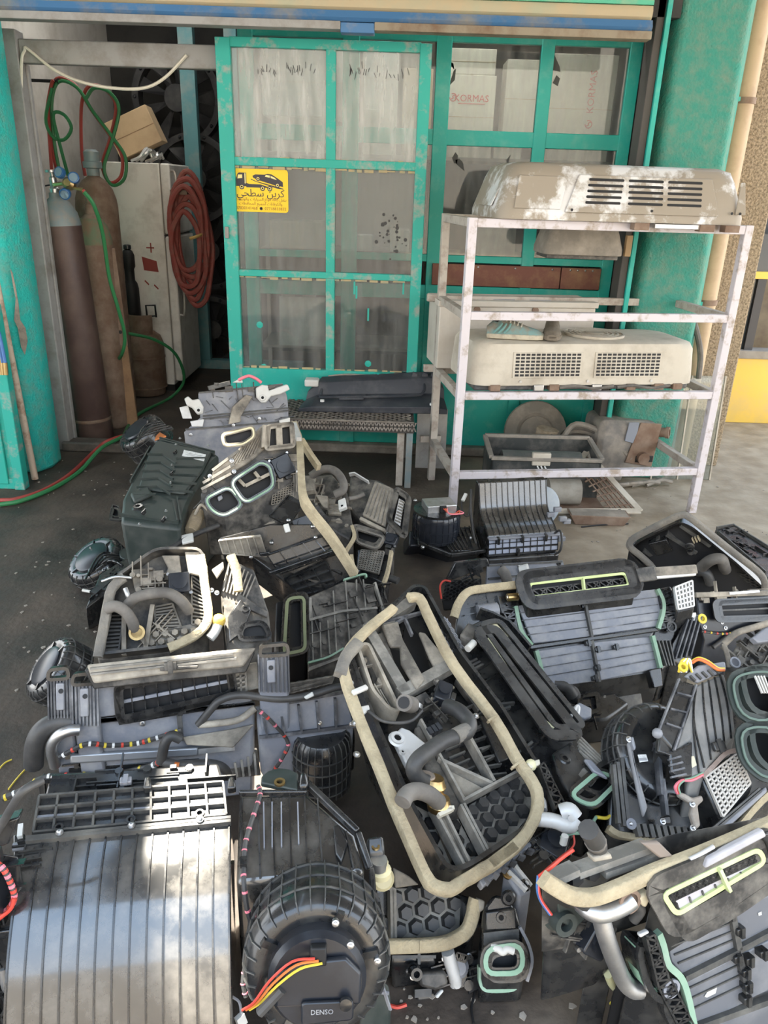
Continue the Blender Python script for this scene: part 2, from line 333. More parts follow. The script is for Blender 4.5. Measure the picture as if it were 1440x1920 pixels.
MB().box(0, 2.4, .65, .7, 1.1, 2.9).build('upper_back', mat('shop interior', (.15, .16, .17), .8, col2=(.3, .3, .3), scale=2), nb)
MB().box(.1, 2.4, .3, .34, 1.74, 1.84).build('red_board', mat('red board', (.38, .06, .05), .6), nb, .003)
MB().box(.1, 2.4, .28, .34, 1.88, 2.05).build('white_board', WHT, nb, .003)
b = MB(); b.lathe([(.30, -.03), (.33, 0), (.30, .03)], (.62, .3, 1.35), (0, 1, 0), 24); b.build('round_dark_sign', mat('dark disc', (.03, .035, .04), .5), nb)
tag(MB().tube([PY(1395, 314, 5.2), PY(1415, 317, 5.2), PY(1432, 315, 5.2)], .012, 8).build('wall_spout', WW), 'short white spout sticking out of the tan wall', 'spout')
# ---------------------------------------------------------------- fixed glazed wall
YW = 4.74
wf = struct(thing('window_1', 'fixed teal glazed wall right of the sliding door', None, (0, YW, 0)))
def bar(par, x0, x1, z0, z1, y0=-.025, y1=.025, m=TEAL, name='frame_bar', bev=.003): return MB().box(x0, x1, y0, y1, z0, z1).build(name, m, par, bev)
for x0, x1 in ((-.86, -.78), (-.30, -.21), (.20, .28), (.755, .825), (1.225, 1.29)): bar(wf, x0, x1, .055, 2.34, name='mullion')
for z0, z1 in ((1.79, 1.868), (1.172, 1.212), (2.285, 2.34), (.96, 1.04)): bar(wf, -.86, 1.26, z0, z1, -.02, .02, name='transom')
bar(wf, .17, 1.29, .055, .98, -.012, .012, TEAL, 'kick_panel'); bar(wf, -.9, .17, .055, .5, -.012, .012, TEAL, 'kick_panel')
for x0, x1 in ((-.78, -.30), (-.21, .20), (.28, .755), (.825, 1.225)):
    for z0, z1, m in ((1.868, 2.285, GLC), (1.212, 1.79, GLD)):
        bar(wf, x0, x1, z0, z1, -.003, .003, m, 'pane', 0)
br = mat('brown laminate', (.17, .06, .04), .6, col2=(.26, .14, .07), scale=8, lo=.5, hi=.75)
for x0, x1 in ((.235, .985), (.99, 1.22)):
    o = bar(wf, x0, x1, 1.045, 1.165, -.045, -.02, br, 'brown_board')
    b = MB()
    for k in range(4): b.sph((x0+.05+(x1-x0-.1)*k/3, -.046, 1.152), .006, 8)
    b.build('rivets', SCR, o)
# paint flakes where the brushed edges of the panes are scraped
b = MB()
for x, z in ((.29, 2.2), (.30, 2.12), (.84, 2.21), (.86, 2.14), (.33, 1.72), (.36, 1.70), (.62, 1.71)):
    q = [(x+R.uniform(-.03, .03), -.005, z+R.uniform(-.05, .05)) for _ in range(5)]
    c = V3((x, -.005, z)); q.sort(key=lambda p: math.atan2(p[2]-c.z, p[0]-c.x)); b.prism(q, (0, -.001, 0))
b.build('scrapes', mat('dark scrape', (.07, .07, .065), .8), wf)
# ---------------------------------------------------------------- sliding door
YD = 4.5
dr = struct(thing('door_1', 'sliding teal metal door with six dirty panes', None, (0, YD, 0)))
X0, X1, XM = -.93, .165, -.345
bar(dr, X0, X0+.075, .20, 2.235, -.03, .03, TEALD, 'stile'); bar(dr, X1-.06, X1, .20, 2.235, -.03, .03, TEALD, 'stile')
bar(dr, XM-.025, XM+.025, .55, 2.21, -.022, .022, TEALD, 'mullion')
for z0, z1 in ((2.195, 2.24), (1.648, 1.69), (1.082, 1.117)): bar(dr, X0+.07, X1-.055, z0, z1, -.024, .024, TEALD, 'rail')
bar(dr, X0+.07, X1-.055,   .20, .565, -.028, .028, TEAL, 'kick_panel')
for x0, x1 in ((X0+.075, XM-.025), (XM+.025, X1-.06)):
    for z0, z1, m in ((1.69, 2.195, GLW), (1.117, 1.648, GLD), (.565, 1.082, GLD)): bar(dr, x0, x1, z0, z1, -.003, .003, m, 'pane', 0)
b = MB()
for x0, x1 in ((X0+.075, XM-.025), (XM+.025, X1-.06)):
    for zz in (1.688, 1.645, 1.08, .57):
        x = x0
        while x < x1-.02:
            d = R.uniform(.02, .07); b.box(x, min(x+d, x1), -.014, -.004, zz-R.uniform(.004, .014), zz+R.uniform(.0, .008)); x += d+R.uniform(0, .03)
b.build('putty', mat('old putty', (.45, .36, .2), .9, col2=(.25, .3, .24), scale=20), dr)
b = MB()
for px, py in ((664, 540), (668, 548), (690, 590), (756, 540)):
    p = PY(px, py, YD-.004)-V3((0, YD, 0)); b.box(p.x-.004, p.x+.006, p.y, p.y+.002, p.z-.035, p.z+.035)
for px, py in ((690, 682), (487, 609), (495, 688)):
    p = PY(px, py, YD-.004)-V3((0, YD, 0)); b.lathe([(.02, 0), (.0, .002)], p, (0, -1, 0), 7)
b.build('paint_drips', TEAL, dr)
b = MB()
for k in range(46):  # scribbles and scratches along the top panes
    x = R.uniform(-.72, -.42) if k % 2 else R.uniform(-.27, .06); z = 2.10+R.gauss(0, .012)
    b.beam((x, -.0045, z-R.uniform(.005, .02)), (x+R.uniform(-.012, .012), -.0045, z+R.uniform(.005, .02)), .003, .001, (0, 1, 0))
for pts in ([(.01, 1.40), (.02, 1.35), (.035, 1.30), (.03, 1.25)], [(-.06, 1.36), (-.05, 1.30), (-.045, 1.26)]):
    for _ in range(16):
        x, z = R.choice(pts); x += R.gauss(0, .02); z += R.gauss(0, .03); b.lathe([(R.uniform(.003, .012), 0), (0, .001)], (x, -.0045, z), (0, -1, 0), 6)
b.build('scratches', mat('black smear', (.06, .06, .06), .8), dr)
MB().box(X0+.01, X0+.03, -.045, -.03, 1.28, 1.34).build('latch', STG, dr, .002)
# sticker on the door
sg = thing('tow_truck_sticker', 'yellow sticker with a tow truck and Arabic writing on the door pane', 'sticker', PY(438, 396, YD-.004))
sw, shh = .30, .215
MB().prism(rnd_loop([(0, 0, 0), (sw, 0, 0), (sw, 0, shh), (0, 0, shh)], .018), (0, -.0015, 0)).build('sheet', mat('sticker yellow', (.86, .58, .012), .4), sg)
ink = mat('sticker ink', (.045, .04, .05), .6); inkb = mat('sticker orange ink', (.32, .15, .02), .6); yel2 = mat('sticker pale yellow', (.9, .75, .3), .5)
def dec(pts, m=ink, name='truck_print', d=.0006, y=-.0015):  # sticker pixel coordinates of the 1440x1200 zoom
    return MB().prism([((x-115)/1165*sw, y, (1030-z)/910*shh) for x, z in pts], (0, -d, 0))
b = MB()
for pts in ([(180, 490), (185, 360), (225, 235), (260, 205), (410, 205), (410, 490)], [(405, 415), (470, 440), (700, 440), (830, 480), (960, 500), (960, 510), (405, 510)],
            [(505, 325), (600, 370), (1180, 515), (1185, 535), (1060, 520), (600, 385), (505, 345)],
            [(540, 265), (600, 235), (700, 235), (790, 235), (860, 215), (940, 225), (1060, 300), (1170, 380), (1175, 480), (1000, 450), (620, 340), (550, 300)]):
    m = dec(pts); b.add(m.v, m.f)
b.build('truck_print', ink, sg)
b = MB()
for pts in ([(225, 330), (240, 250), (325, 245), (325, 320)], [(375, 215), (395, 215), (395, 430), (375, 430)], [(800, 275), (820, 240), (905, 250), (900, 295)], [(920, 300), (920, 255), (1000, 290), (1050, 340)]):
    m = dec(pts, y=-.0021, d=.0004); b.add(m.v, m.f)
b.build('truck_windows', yel2, sg)['kind'] = 'stuff'
for (x, z, r) in ((310, 500, 52), (745, 520, 52), (895, 525, 52), (655, 320, 48), (1058, 450, 48)):
    k = sw/1165; c = ((x-115)*k, -.0019, (1030-z)/910*shh); o = MB().cyl(c, (c[0], -.0026, c[2]), r*k, 16).build('wheel_print', ink, sg)
    b = MB(); b.lathe([(r*k*.62, 0), (r*k*.62, .0004), (r*k*.36, .0004), (r*k*.36, 0)], (c[0], -.0026, c[2]), (0, -1, 0), 16); b.build('wheel_ring', yel2, o)
AR = {'ا': 'FE8D FE8D FE8E FE8E', 'أ': 'FE83 FE83 FE84 FE84', 'ب': 'FE8F FE91 FE92 FE90', 'ة': 'FE93 FE93 FE94 FE94', 'ت': 'FE95 FE97 FE98 FE96', 'ج': 'FE9D FE9F FEA0 FE9E', 'ح': 'FEA1 FEA3 FEA4 FEA2', 'ر': 'FEAD FEAD FEAE FEAE', 'س': 'FEB1 FEB3 FEB4 FEB2', 'ط': 'FEC1 FEC3 FEC4 FEC2', 'ظ': 'FEC5 FEC7 FEC8 FEC6', 'ع': 'FEC9 FECB FECC FECA', 'ف': 'FED1 FED3 FED4 FED2', 'ق': 'FED5 FED7 FED8 FED6', 'ك': 'FED9 FEDB FEDC FEDA', 'ل': 'FEDD FEDF FEE0 FEDE', 'م': 'FEE1 FEE3 FEE4 FEE2', 'ن': 'FEE5 FEE7 FEE8 FEE6', 'و': 'FEED FEED FEEE FEEE', 'ي': 'FEF1 FEF3 FEF4 FEF2'}
NOJOIN = set('اأرةو')
def shape(t):  # isolated / initial / medial / final letter forms, in reading order from the right
    out = []
    for i, c in enumerate(t):
        if c not in AR: out.append(c); continue
        f = AR[c].split(); pj = i > 0 and t[i-1] in AR and t[i-1] not in NOJOIN; nj = i+1 < len(t) and t[i+1] in AR and c not in NOJOIN
        out.append(chr(int(f[2 if pj and nj else 3 if pj else 1 if nj else 0], 16)))
    return ''.join(out[::-1])
text('title_lettering', shape('كرين سطحي'), .052, ink, sg, (sw*.5, -.002, .094), (1, 0, 0), (0, 0, 1))
text('small_lettering', shape('بنقل كافة انواع السيارات والونيتات'), .0205, inkb, sg, (sw*.5, -.002, .064), (1, 0, 0), (0, 0, 1))
text('small_lettering', shape('والكرفانات لجميع المحافظات'), .0205, inkb, sg, (sw*.5, -.002, .042), (1, 0, 0), (0, 0, 1))
text('phone_lettering', '07830141468', .0215, inkb, sg, (sw*.245, -.002, .018), (1, 0, 0), (0, 0, 1))
text('phone_lettering', '07718833832', .0215, inkb, sg, (sw*.765, -.002, .018), (1, 0, 0), (0, 0, 1))
MB().lathe([(.0085, 0), (.0085, .0006), (.004, .0006), (.004, 0)], (sw*.505, -.0015, .018), (0, -1, 0), 14).build('phone_symbol', ink, sg)
# ---------------------------------------------------------------- things behind the glass
REDP = mat('red print', (.6, .06, .05), .6)
def carton(name, label, x0, x1, y, d, z0, z1, m=CARW, logo=None, group=None):
    t = thing(name, label, 'box', (x0, y, z0), group); wd = x1-x0; h = z1-z0
    MB().box(0, wd, 0, d, 0, h).build('box_body', m, t, .004); MB().box(wd*.47, wd*.53, -.001, d, h-.002, h+.001).build('tape', mat('parcel tape', (.5, .42, .3), .4), t)
    MB().box(0, wd, -.0015, .0, h*.5-.001, h*.5+.001).build('flap_edge', CARD, t)
    if logo == 'h':
        text('logo_lettering', 'KORMAS', .05, REDP, t, (wd*.53, -.002, h*.72), (1, 0, 0), (0, 0, 1)); MB().box(wd*.27, wd*.80, -.002, 0, h*.72-.028, h*.72-.024).build('logo_line', REDP, t)
        cx, cz, ri = wd*.165, h*.73, (1, 0, 0)
    elif logo == 'v':
        text('logo_lettering', 'KORMAS', .055, REDP, t, (wd*.66, -.002, h*.66), (0, 0, 1), (-1, 0, 0))
        cx, cz = wd*.66, h*.36
    if logo:
        MB().lathe([(.022, 0), (.022, .001), (.017, .001), (.017, 0)], (cx, 0, cz), (0, -1, 0), 20, 0, 5.2).build('logo_ring', REDP, t)
        MB().tube([(cx-.013, -.001, cz-.010), (cx, -.001, cz-.004), (cx-.002, -.001, cz+.006), (cx+.012, -.001, cz+.012)], .003, 6).build('logo_stroke', REDP, t)
    return t
carton('carton', 'cream carton with a level red KORMAS logo behind the glass', .27, .56, 5.0, .3, 1.74, 2.17, CARW, 'h')
carton('carton', 'pale carton with an upright red KORMAS logo behind the right pane', .86, 1.24, 5.0, .3, 1.74, 2.29, CARW, 'v')
carton('carton', 'small pale carton right of the level KORMAS carton', .575, .74, 5.02, .28, 1.74, 1.86)
carton('carton', 'white carton on the small pale carton behind the window', .62, .84, 5.04, .22, 1.86, 2.26)
carton('carton', 'white carton stacked on the level KORMAS carton', .28, .55, 5.0, .28, 2.17, 2.30)
carton('carton', 'pale carton behind the top right pane of the sliding door', -.20, .0, 5.0, .28, 1.74, 1.98)
carton('carton', 'brown carton behind the top right pane of the sliding door', .03, .2, 5.05, .25, 1.74, 2.2, CARD)
carton('carton', 'white carton upright behind the top right pane of the sliding door', -.2, .0, 5.04, .22, 1.98, 2.3, WHT)
carton('carton', 'white carton high behind the top left pane of the sliding door', -.78, -.32, 5.0, .3, 1.93, 2.28, WHT)
carton('carton', 'cream carton behind the top left pane of the sliding door', -.74, -.36, 5.05, .25, 1.74, 1.93)
SH = mat('shelf board', (.22, .2, .17), .8)
sf = thing('shelf_unit', 'long shelf unit standing inside right behind the glazing', 'shelf', (0, 5.15, 0))
for z in (1.74, 1.2, .62): MB().box(-.82, 1.3, -.22, .25, z-.02, z).build('shelf', SH, sf, .003)
for x in (-.83, .22, 1.29):
    for y in (-.2, .23): MB().box(x-.012, x+.012, y-.012, y+.012, 0, 1.9).build('upright', SH, sf)
tl = thing('added_tube_lamp', 'unseen tube lamp added on the ceiling to brighten the shop', 'lamp', (.2, 4.72, 2.8))  # unseen lamps added to brighten the cartons and the room behind the glass
MB().box(-.6, .6, -.03, .03, .03, .10).build('housing', WP, tl, .004)
tlm = bpy.data.materials.new('added tube glow'); tlm.use_nodes = True; tlm.node_tree.nodes['Principled BSDF'].inputs['Emission Color'].default_value = (1, .97, .92, 1); tlm.node_tree.nodes['Principled BSDF'].inputs['Emission Strength'].default_value = 40
MB().cyl((-.58, 0, .01), (.58, 0, .01), .015, 12).build('tube', tlm, tl)
tl2 = tl.copy(); COL.objects.link(tl2); tl2.location = (-1.75, 6.0, 2.8); tl2['label'] = 'unseen tube lamp added above the fridge to brighten the inside'  # second added lamp, brightens the room around the fridge
for c in list(tl.children): d = c.copy(); COL.objects.link(d); d.parent = tl2
carton('carton', 'brown carton on the middle shelf behind the yellow sticker pane', -.76, -.40, 5.0, .3, 1.2, 1.36, CARD)
carton('carton', 'pale flat carton on the middle shelf behind the right door pane', -.02, .1, 5.0, .25, 1.2, 1.33, CARW)
chk = mat('checker plate', (.36, .36, .35), .45, .6, col2=(.24, .23, .22), scale=6)
def checker(name, label, x0, x1, z0, z1, y, tilt=.0):
    t = thing(name, label, 'plate', (x0, y, z0)); MB().box(0, x1-x0, 0, .006, 0, z1-z0).build('sheet', chk, t)
    b = MB(); k = 0; z = .02
    while z < z1-z0-.02:
        x = .02+(.015 if k % 2 else 0)
        while x < x1-x0-.02:
            a = .8 if k % 2 else -.8; b.rib((x-.011*math.cos(a), 0, z-.011*math.sin(a)), (x+.011*math.cos(a), 0, z+.011*math.sin(a)), .005, .002, (0, -1, 0)); x += .03
        z += .026; k += 1
    o = b.build('tread', chk, t); o['kind'] = 'stuff'; t.rotation_euler = (-.12, 0, 0); return t
checker('checker_plate', 'grey checker plate leaning behind the lower left door pane', -.70, -.36, .62, .92, 4.92)
checker('checker_plate', 'grey checker plate behind the window pane under the silver unit', .50, .74, 1.2, 1.5, 4.92)
for x, lab in ((-.68, 'left of two grey tiles above the checker plate inside'), (-.55, 'right of two grey tiles above the checker plate inside')):
    tag(MB().box(x, x+.085, 4.90, 4.92, .925, 1.01).build('tile', mat('grey tile', (.45, .43, .4), .7), bevel=.003), lab, 'tile')
tag(MB().box(-.31, -.12, 4.96, 4.985, 1.2, 1.3).build('plastic_bag', WP, bevel=.01), 'white folded bag behind the middle left door pane', 'bag')
# ================================================================ INSIDE THE DOORWAY
def cylinder_tank(name, label, x, y, r, prof, m, rings=(), cat='gas cylinder'):
    t = thing(name, label, cat, (x, y, 0)); MB().lathe(prof, n=32).build('body', m, t, ang=60); return t
def tall_prof(r, h): return [(r*.9, 0), (r, .02), (r, h-.19), (r*.96, h-.14), (r*.82, h-.08), (r*.55, h-.03), (r*.3, h-.005), (r*.26, h)]
t = cylinder_tank('gas_cylinder', 'tall dark maroon gas cylinder with a grey green shoulder, nearest the door jamb', -1.90, 4.80, .118, [(.112, 0), (.118, .012), (.118, 1.30)], MAR)
t.rotation_euler = (0, -.045, 0)
MB().lathe([(.118, 1.30), (.117, 1.31), (.106, 1.37), (.07, 1.43), (.036, 1.455), (.034, 1.48)], n=32).build('shoulder', GRYS, t, ang=60, label='grey green shoulder')
b = MB(); b.lathe([(.1195, .125), (.121, .13), (.121, .14), (.1195, .145)], n=32, cap=False); b.build('base_ring', RUST, t)
v = MB().lathe([(.026, 1.47), (.028, 1.5), (.02, 1.51), (.02, 1.56), (.012, 1.565), (.012, 1.585)], n=16).build('valve', AL, t)
b = MB(); b.lathe([(.012, 1.585), (.036, 1.587), (.036, 1.6), (.012, 1.602)], n=16)
b.build('hand_wheel', AL, v); MB().tube([(-.02, -.01, 1.52), (-.07, -.05, 1.51), (-.12, -.09, 1.49)], .005, 6).build('chain_end', BK, v)
# regulator
g = thing('pressure_regulator', 'brass pressure regulator with two blue gauges on the maroon cylinder', 'regulator', (-1.955, 4.74, 1.53))
MB().cyl((0, .03, -.01), (.08, 0, 0), .011, 12).build('inlet', BRS, g); MB().lathe([(.02, -.03), (.034, -.02), (.034, .015), (.02, .03)], (.10, 0, 0), (0, -1, .2), 20).build('regulator_body', BRS, g)
for c, a in (((.055, -.0, .055), (-.3, -1, .3)), ((.135, -.01, .03), (.2, -1, .3)), ((.075, -.01, -.055), (0, -1, -.3))):
    o = MB().lathe([(.028, -.014), (.031, -.012), (.031, .012), (.028, .014), (0, .0141)], c, a, 20).build('gauge', mat('blue gauge', (.03, .12, .30), .35), g)
    b = MB(); b.lathe([(.0, .0145), (.024, .0145)], c, a, 20); b.build('gauge_face', mat('pale gauge face', (.35, .5, .62), .25), o)
MB().cyl((.10, 0, -.02), (.19, -.03, -.03), .009, 10).build('outlet', BRS, g)
t = cylinder_tank('gas_cylinder', 'rusty brown gas cylinder with faded green shoulder between the two tall ones', -1.885, 5.10, .115, tall_prof(.115, 1.36), RUST)
b = MB(); b.lathe([(.116, 1.18), (.1115, 1.222), (.0955, 1.283), (.064, 1.333)], n=32, cap=False); b.build('green_shoulder', mat('faded green', (.13, .17, .10), .75, col2=(.2, .13, .08), scale=14, lo=.42, hi=.62), t)
MB().lathe([(.028, 1.355), (.032, 1.36), (.032, 1.41), (.02, 1.42), (.02, 1.45)], n=16).build('valve', RUST, t)
t = cylinder_tank('gas_cylinder', 'tall rusty gas cylinder with a valve cap, farthest from the door jamb', -1.97, 5.46, .135, tall_prof(.135, 1.58), RUST)
b = MB(); b.lathe([(.036, 1.575), (.04, 1.58), (.04, 1.62), (.06, 1.625), (.06, 1.66), (.05, 1.665), (.05, 1.72), (.03, 1.735)], n=20); b.build('valve_cap', GRYS, t)
# wooden board with a perforated strip
t = thing('leaning_board', 'narrow brown wooden board leaning between the tall cylinders and the small one', 'board', (-1.75, 5.08, 0)); t.rotation_euler = (-.03, -.045, .1)
MB().box(-.045, .045, -.012, .012, 0, 1.0).build('plank', WOOD, t, .003)
o = MB().box(-.03, .052, -.02, -.013, .55, 1.16).build('metal_strip', RUST, t, .003); b = MB()
for z in (.64, .85, 1.08): b.lathe([(.012, 0), (0, .001)], (.015, -.021, z), (0, -1, 0), 12)
b.build('strip_holes', BK, o)
# small rusty cylinder
c = PZ(268, 745, 0); t = thing('small_gas_cylinder', 'squat rusty gas cylinder with a collar in front of the fridge', 'gas cylinder', (c.x, c.y+.14, 0))
MB().lathe([(.13, 0), (.138, .01), (.138, .05), (.15, .07), (.152, .30), (.15, .40), (.13, .455), (.09, .485), (.05, .49)], n=32).build('body', RUST, t, ang=60)
b = MB(); b.lathe([(.1525, .285), (.156, .29), (.156, .30), (.1525, .305)], n=32, cap=False); b.lathe([(.14, .05), (.154, .056), (.154, .066), (.14, .07)], n=32, cap=False); b.build('weld_seam', RUST, t)
b = MB(); b.lathe([(.095, .46), (.105, .46), (.112, .62), (.10, .62)], n=26, a0=-.5, a1=4.2); b.build('collar', RUST, t)
b = MB(); b.beam((.07, -.05, .61), (.12, -.02, .61), .03, .006); b.tube([(.06, -.05, .60), (.06, -.06, .69), (.12, -.03, .69), (.12, -.02, .6)], .008, 6, sm=1); b.build('carry_handle', BK, t)
b = MB().lathe([(.03, .49), (.03, .54)], n=14); b.build('valve', BRS, t)
t = thing('black_bottle', 'slim black metal bottle standing on the small rusty cylinder', 'bottle', (c.x-.06, c.y+.14, .545))
MB().lathe([(.05, 0), (.058, .01), (.058, .26), (.05, .30), (.036, .32), (.036, .40), (.046, .42), (.046, .50), (.034, .53), (.02, .54)], n=24).build('body', BK, t, ang=50)
b = MB(); b.lathe([(.02, .54), (.028, .545), (.028, .57), (.018, .575)], n=14); b.build('cap', MO, t)
# fridge
FX0, FX1, FY = PY(165, 400, 6.1).x, PY(304, 400, 6.1).x, 6.1
t = thing('fridge', 'old white fridge with red paint marks seen from its side', 'fridge', (FX0, FY, 0)); W_ = FX1-FX0
FR = mat('fridge white', (.76, .74, .69), .5, col2=(.48, .45, .40), scale=5, lo=.48, hi=.75)
MB().box(0, W_, 0, .6, .05, 1.68).build('cabinet_body', FR, t, .006)
MB().box(0, W_, 0, .6, 0, .05).build('plinth', BK, t)
for z0, z1, n_ in ((.08, 1.18, 'fridge_door'), (1.195, 1.68, 'freezer_door')):
    d = MB().box(W_+.008, W_+.075, 0, .6, z0, z1).build(n_, FR, t, .012); MB().box(W_, W_+.008, .01, .59, z0, z1).build('door_gasket', mat('gasket', (.25, .23, .2), .8), d)
    z = z0+.52 if z0 < .5 else z0+.04
    MB().tube([(W_+.075, .03, z), (W_+.11, .03, z+.03), (W_+.11, .03, z+.36), (W_+.075, .03, z+.40)], .011, 8).build('handle', mat('handle chrome', (.6, .57, .52), .35, .8), d)
rp = mat('red paint mark', (.30, .05, .04), .6)
dx = W_-.02
for pts in ([(-.16, 1.03), (-.05, 1.0), (-.04, .92), (-.15, .93)], [(-.12, 1.10), (-.06, 1.10), (-.06, 1.09), (-.12, 1.09)], [(-.09, 1.13), (-.08, 1.13), (-.08, 1.06), (-.09, 1.06)], [(-.15, .86), (-.12, .83), (-.125, .82), (-.155, .85)], [(-.08, .83), (-.05, .80), (-.055, .79), (-.085, .82)]):
    MB().prism([(dx+x, 0, z) for x, z in pts], (0, -.001, 0)).build('paint_mark', rp, t)
t = thing('cardboard_box', 'tilted brown cardboard box on top of the fridge', 'box', (FX0+.12, FY+.2, 1.69)); t.rotation_euler = (0, -.42, .1)
MB().box(.0, .34, 0, .25, .0, .26).build('box_body', CARD, t, .004); MB().box(.0, .34, -.001, 0, .125, .13).build('box_seam', WOOD, t)
MB().box(.0, .15, .05, .25, .26, .265).build('box_flap', CARD, t)
t.location.z = 1.70; t.location.x = FX0+.22
t = thing('metal_tongs', 'crumpled silver metal tools on the right end of the fridge top', 'tool', (FX1-.1, FY+.08, 1.68))
for k in range(5): MB().tube([(-.12+k*.03, .02*k, .012), (-.05+k*.04, -.02, .04+.02*(k % 3)), (.0+k*.025, .01, .10-.01*k), (.03+k*.02, .03, .03)], .010, 6).build('blade', AL, t)
# coil of red hose
cp = PY(352, 440, 5.95); t = thing('red_hose_coil', 'coiled thick red hose hanging beside the fridge doors', 'hose', cp)
for k in range(7):
    rx, rz = .10+.012*(k % 4), .26+.025*k; pts = [(math.cos(a)*rx+.006*k+R.uniform(-.01, .01), -.02+.016*(k-3), math.sin(a)*rz-.10+.14*(k % 2)) for a in [6.2832*i/12 for i in range(12)]]
    MB().tube(pts,   .020, 8, closed=True, sm=3).build('hose_loop', HRC, t)
b = MB(); b.tube([(.04, -.11, -.02), (.10, -.09, .0), (.13, 0, .02), (.1, .08, .01), (.05, .08, 0)], .012, 6); b.build('tie', mat('straw tie', (.42, .28, .09), .8), t)
tag(MB().box(cp.x-.10, cp.x+.02, cp.y-.03, cp.y+.22, cp.z+.27, cp.z+.30).build('hose_hook', RUST), 'rusty bracket holding the red hose coil', 'hook')
# inner partition post with sill
t = thing('inner_partition', 'blue green post of an inner partition behind the fridge', 'partition', (-1.68, 7.0, 0))
PB = mat('blue green post', (.09, .24, .26), .6, col2=(.22, .28, .27), scale=7, lo=.48, hi=.72)
MB().box(-.06, .06, -.04, .04, 0, 2.88).build('post', PB, t, .004); MB().box(-.06, .9, -.05, .05, 0, .08).build('sill', PB, t, .004)
MB().box(.30, .40, -.03, .03, 0, 2.88).build('post', PB, t, .004)
# round fan assemblies stacked behind the post
for k, (px, py, y, r) in enumerate(((335, 185, 7.42, .38), (368, 335, 7.26, .36), (395, 470, 7.42, .34), (400, 590, 7.26, .30))):
    cz = PY(px, py, y); cz.z = .31 if k == 3 else cz.z; t = thing('fan_shroud', 'round black radiator fan '+['topmost of the stack behind the post', 'second from the top behind the post', 'third from the top behind the post', 'lowest of the stack behind the post'][k], 'fan', cz)
    RIM = mat('matt rubber black', (.02, .02, .022), .55, col2=(.06, .058, .055), scale=6)
    b = MB(); b.lathe([(r*.86, -.07), (r, -.07), (r, .07), (r*.86, .07), (r*.86, -.07)], ax=(0, 1, 0), n=36, cap=False); b.build('rim', RIM, t)
    b = MB(); b.lathe([(r*.28, -.07), (r*.28, .03)], ax=(0, 1, 0), n=24); b.build('hub', RIM, t)
    for q in range(9):
        a = 6.2832*q/9; b = MB(); b.prism([(math.cos(a+e)*r*f, -.02+o_, math.sin(a+e)*r*f) for e, f, o_ in ((-.1, .27, 0), (-.16, .87, .02), (.22, .87, -.04), (.2, .27, -.03))], (0, .012, 0)); b.build('blade', RIM, t)
    for q in range(10):
        a = 6.2832*q/10; b = MB(); b.sph((math.cos(a)*r*.93, -.075, math.sin(a)*r*.93), .014, 8); b.build('bolt', MO, t)
# twin hoses on the wall
wx = -2.57
def wall(px, py): return PX(px, py, wx)
t = thing('hose_hook_nail', 'dark nail in the white wall carrying the red and green hoses', 'hook', PY(100, 152, 5.82))
MB().cyl((-2.61-t.location.x, 0, 0), (.03, 0, 0), .010, 8).build('nail', BK, t); MB().cyl((.03, 0, 0), (.035, 0, 0), .018, 10).build('nail_head', BK, t)
def twin(name, label, paths, par=None):
    t = thing(name, label, 'hose', paths[0][0])
    for i, p in enumerate(paths):
        MB().tube([sub(t, q) for q in p], .0115, 7, sm=5).build('green_hose' if i % 2 else 'red_hose', HG if i % 2 else HR, t)
    return t
hp = [(160, 330), (152, 290), (150, 220), (156, 180), (172, 160), (200, 168), (218, 200), (205, 260), (190, 310), (205, 342), (228, 330), (230, 290), (208, 255), (170, 205), (140, 160), (105, 148), (92, 190), (98, 270), (110, 330)]
y6 = 5.85
twin('welding_hose', 'red and green welding hose looped on the white wall', [[PY(x+2*math.sin(i), y, y6) for i, (x, y) in enumerate(hp)], [PY(x+5, y+5, y6-.03) for x, y in hp[3:]]])
twin('welding_hose', 'red and green welding hose hanging down left of its looped twin', [[PY(x, y, y6-.05) for x, y in ((98, 335), (92, 250), (88, 210), (96, 160), (100, 150))], [PY(x, y, y6-.06) for x, y in ((128, 330), (112, 270), (100, 215), (120, 215), (134, 240), (120, 262), (98, 255), (86, 222), (98, 165))]])
# regulator hose down to the floor
twin('regulator_hose', 'green hose running down from the brass regulator behind the board', [[PY(x, y, 4.7) for x, y in ((155, 357), (158, 360))], [PY(x, y, yy) for x, y, yy in ((155, 357, 4.70), (176, 385, 4.72), (193, 440, 4.8), (205, 520, 4.86), (222, 580, 4.9), (234, 630, 4.95), (228, 665, 5.0), (212, 682, 5.2))]])
fl = [(0, 938), (30, 936), (80, 920), (130, 890), (175, 848), (200, 828), (240, 815), (275, 808)]
fl2 = [(0, 943), (40, 936), (100, 912), (150, 880), (190, 840), (230, 818), (240, 800), (262, 775), (320, 745), (345, 710), (335, 670)]
twin('floor_hose', 'red and green twin hose snaking over the floor into the doorway', [[PZ(x, y, .013) for x, y in fl[:5]]+[PZ(x, y, .075) for x, y in fl[5:]], [PZ(x, y+3, .013) for x, y in fl2[:4]]+[PZ(x, y, .075) for x, y in fl2[4:6]]+[PZ(x, y, .013) for x, y in fl2[6:9]]+[PY(345, 712, 5.9), PY(330, 665, 5.75), PY(290, 637, 5.6), PY(240, 625, 5.45)]])
twin('floor_hose', 'red hose end on the dark floor beyond the fridge', [[PZ(x, y, .013) for x, y in ((360, 668), (390, 672), (420, 670), (432, 668))]])
# white cable
tag(MB().tube([PY(x, y, 4.54) for x, y in ((48, 500), (44, 300), (40, 130), (46, 95), (52, 92), (100, 130), (150, 153), (210, 165), (270, 165), (310, 145), (350, 103))], .008, 7, sm=6).build('white_cable', mat('cable cream', (.62, .58, .48), .5)), 'cream cable sagging below the grey door header', 'cable')
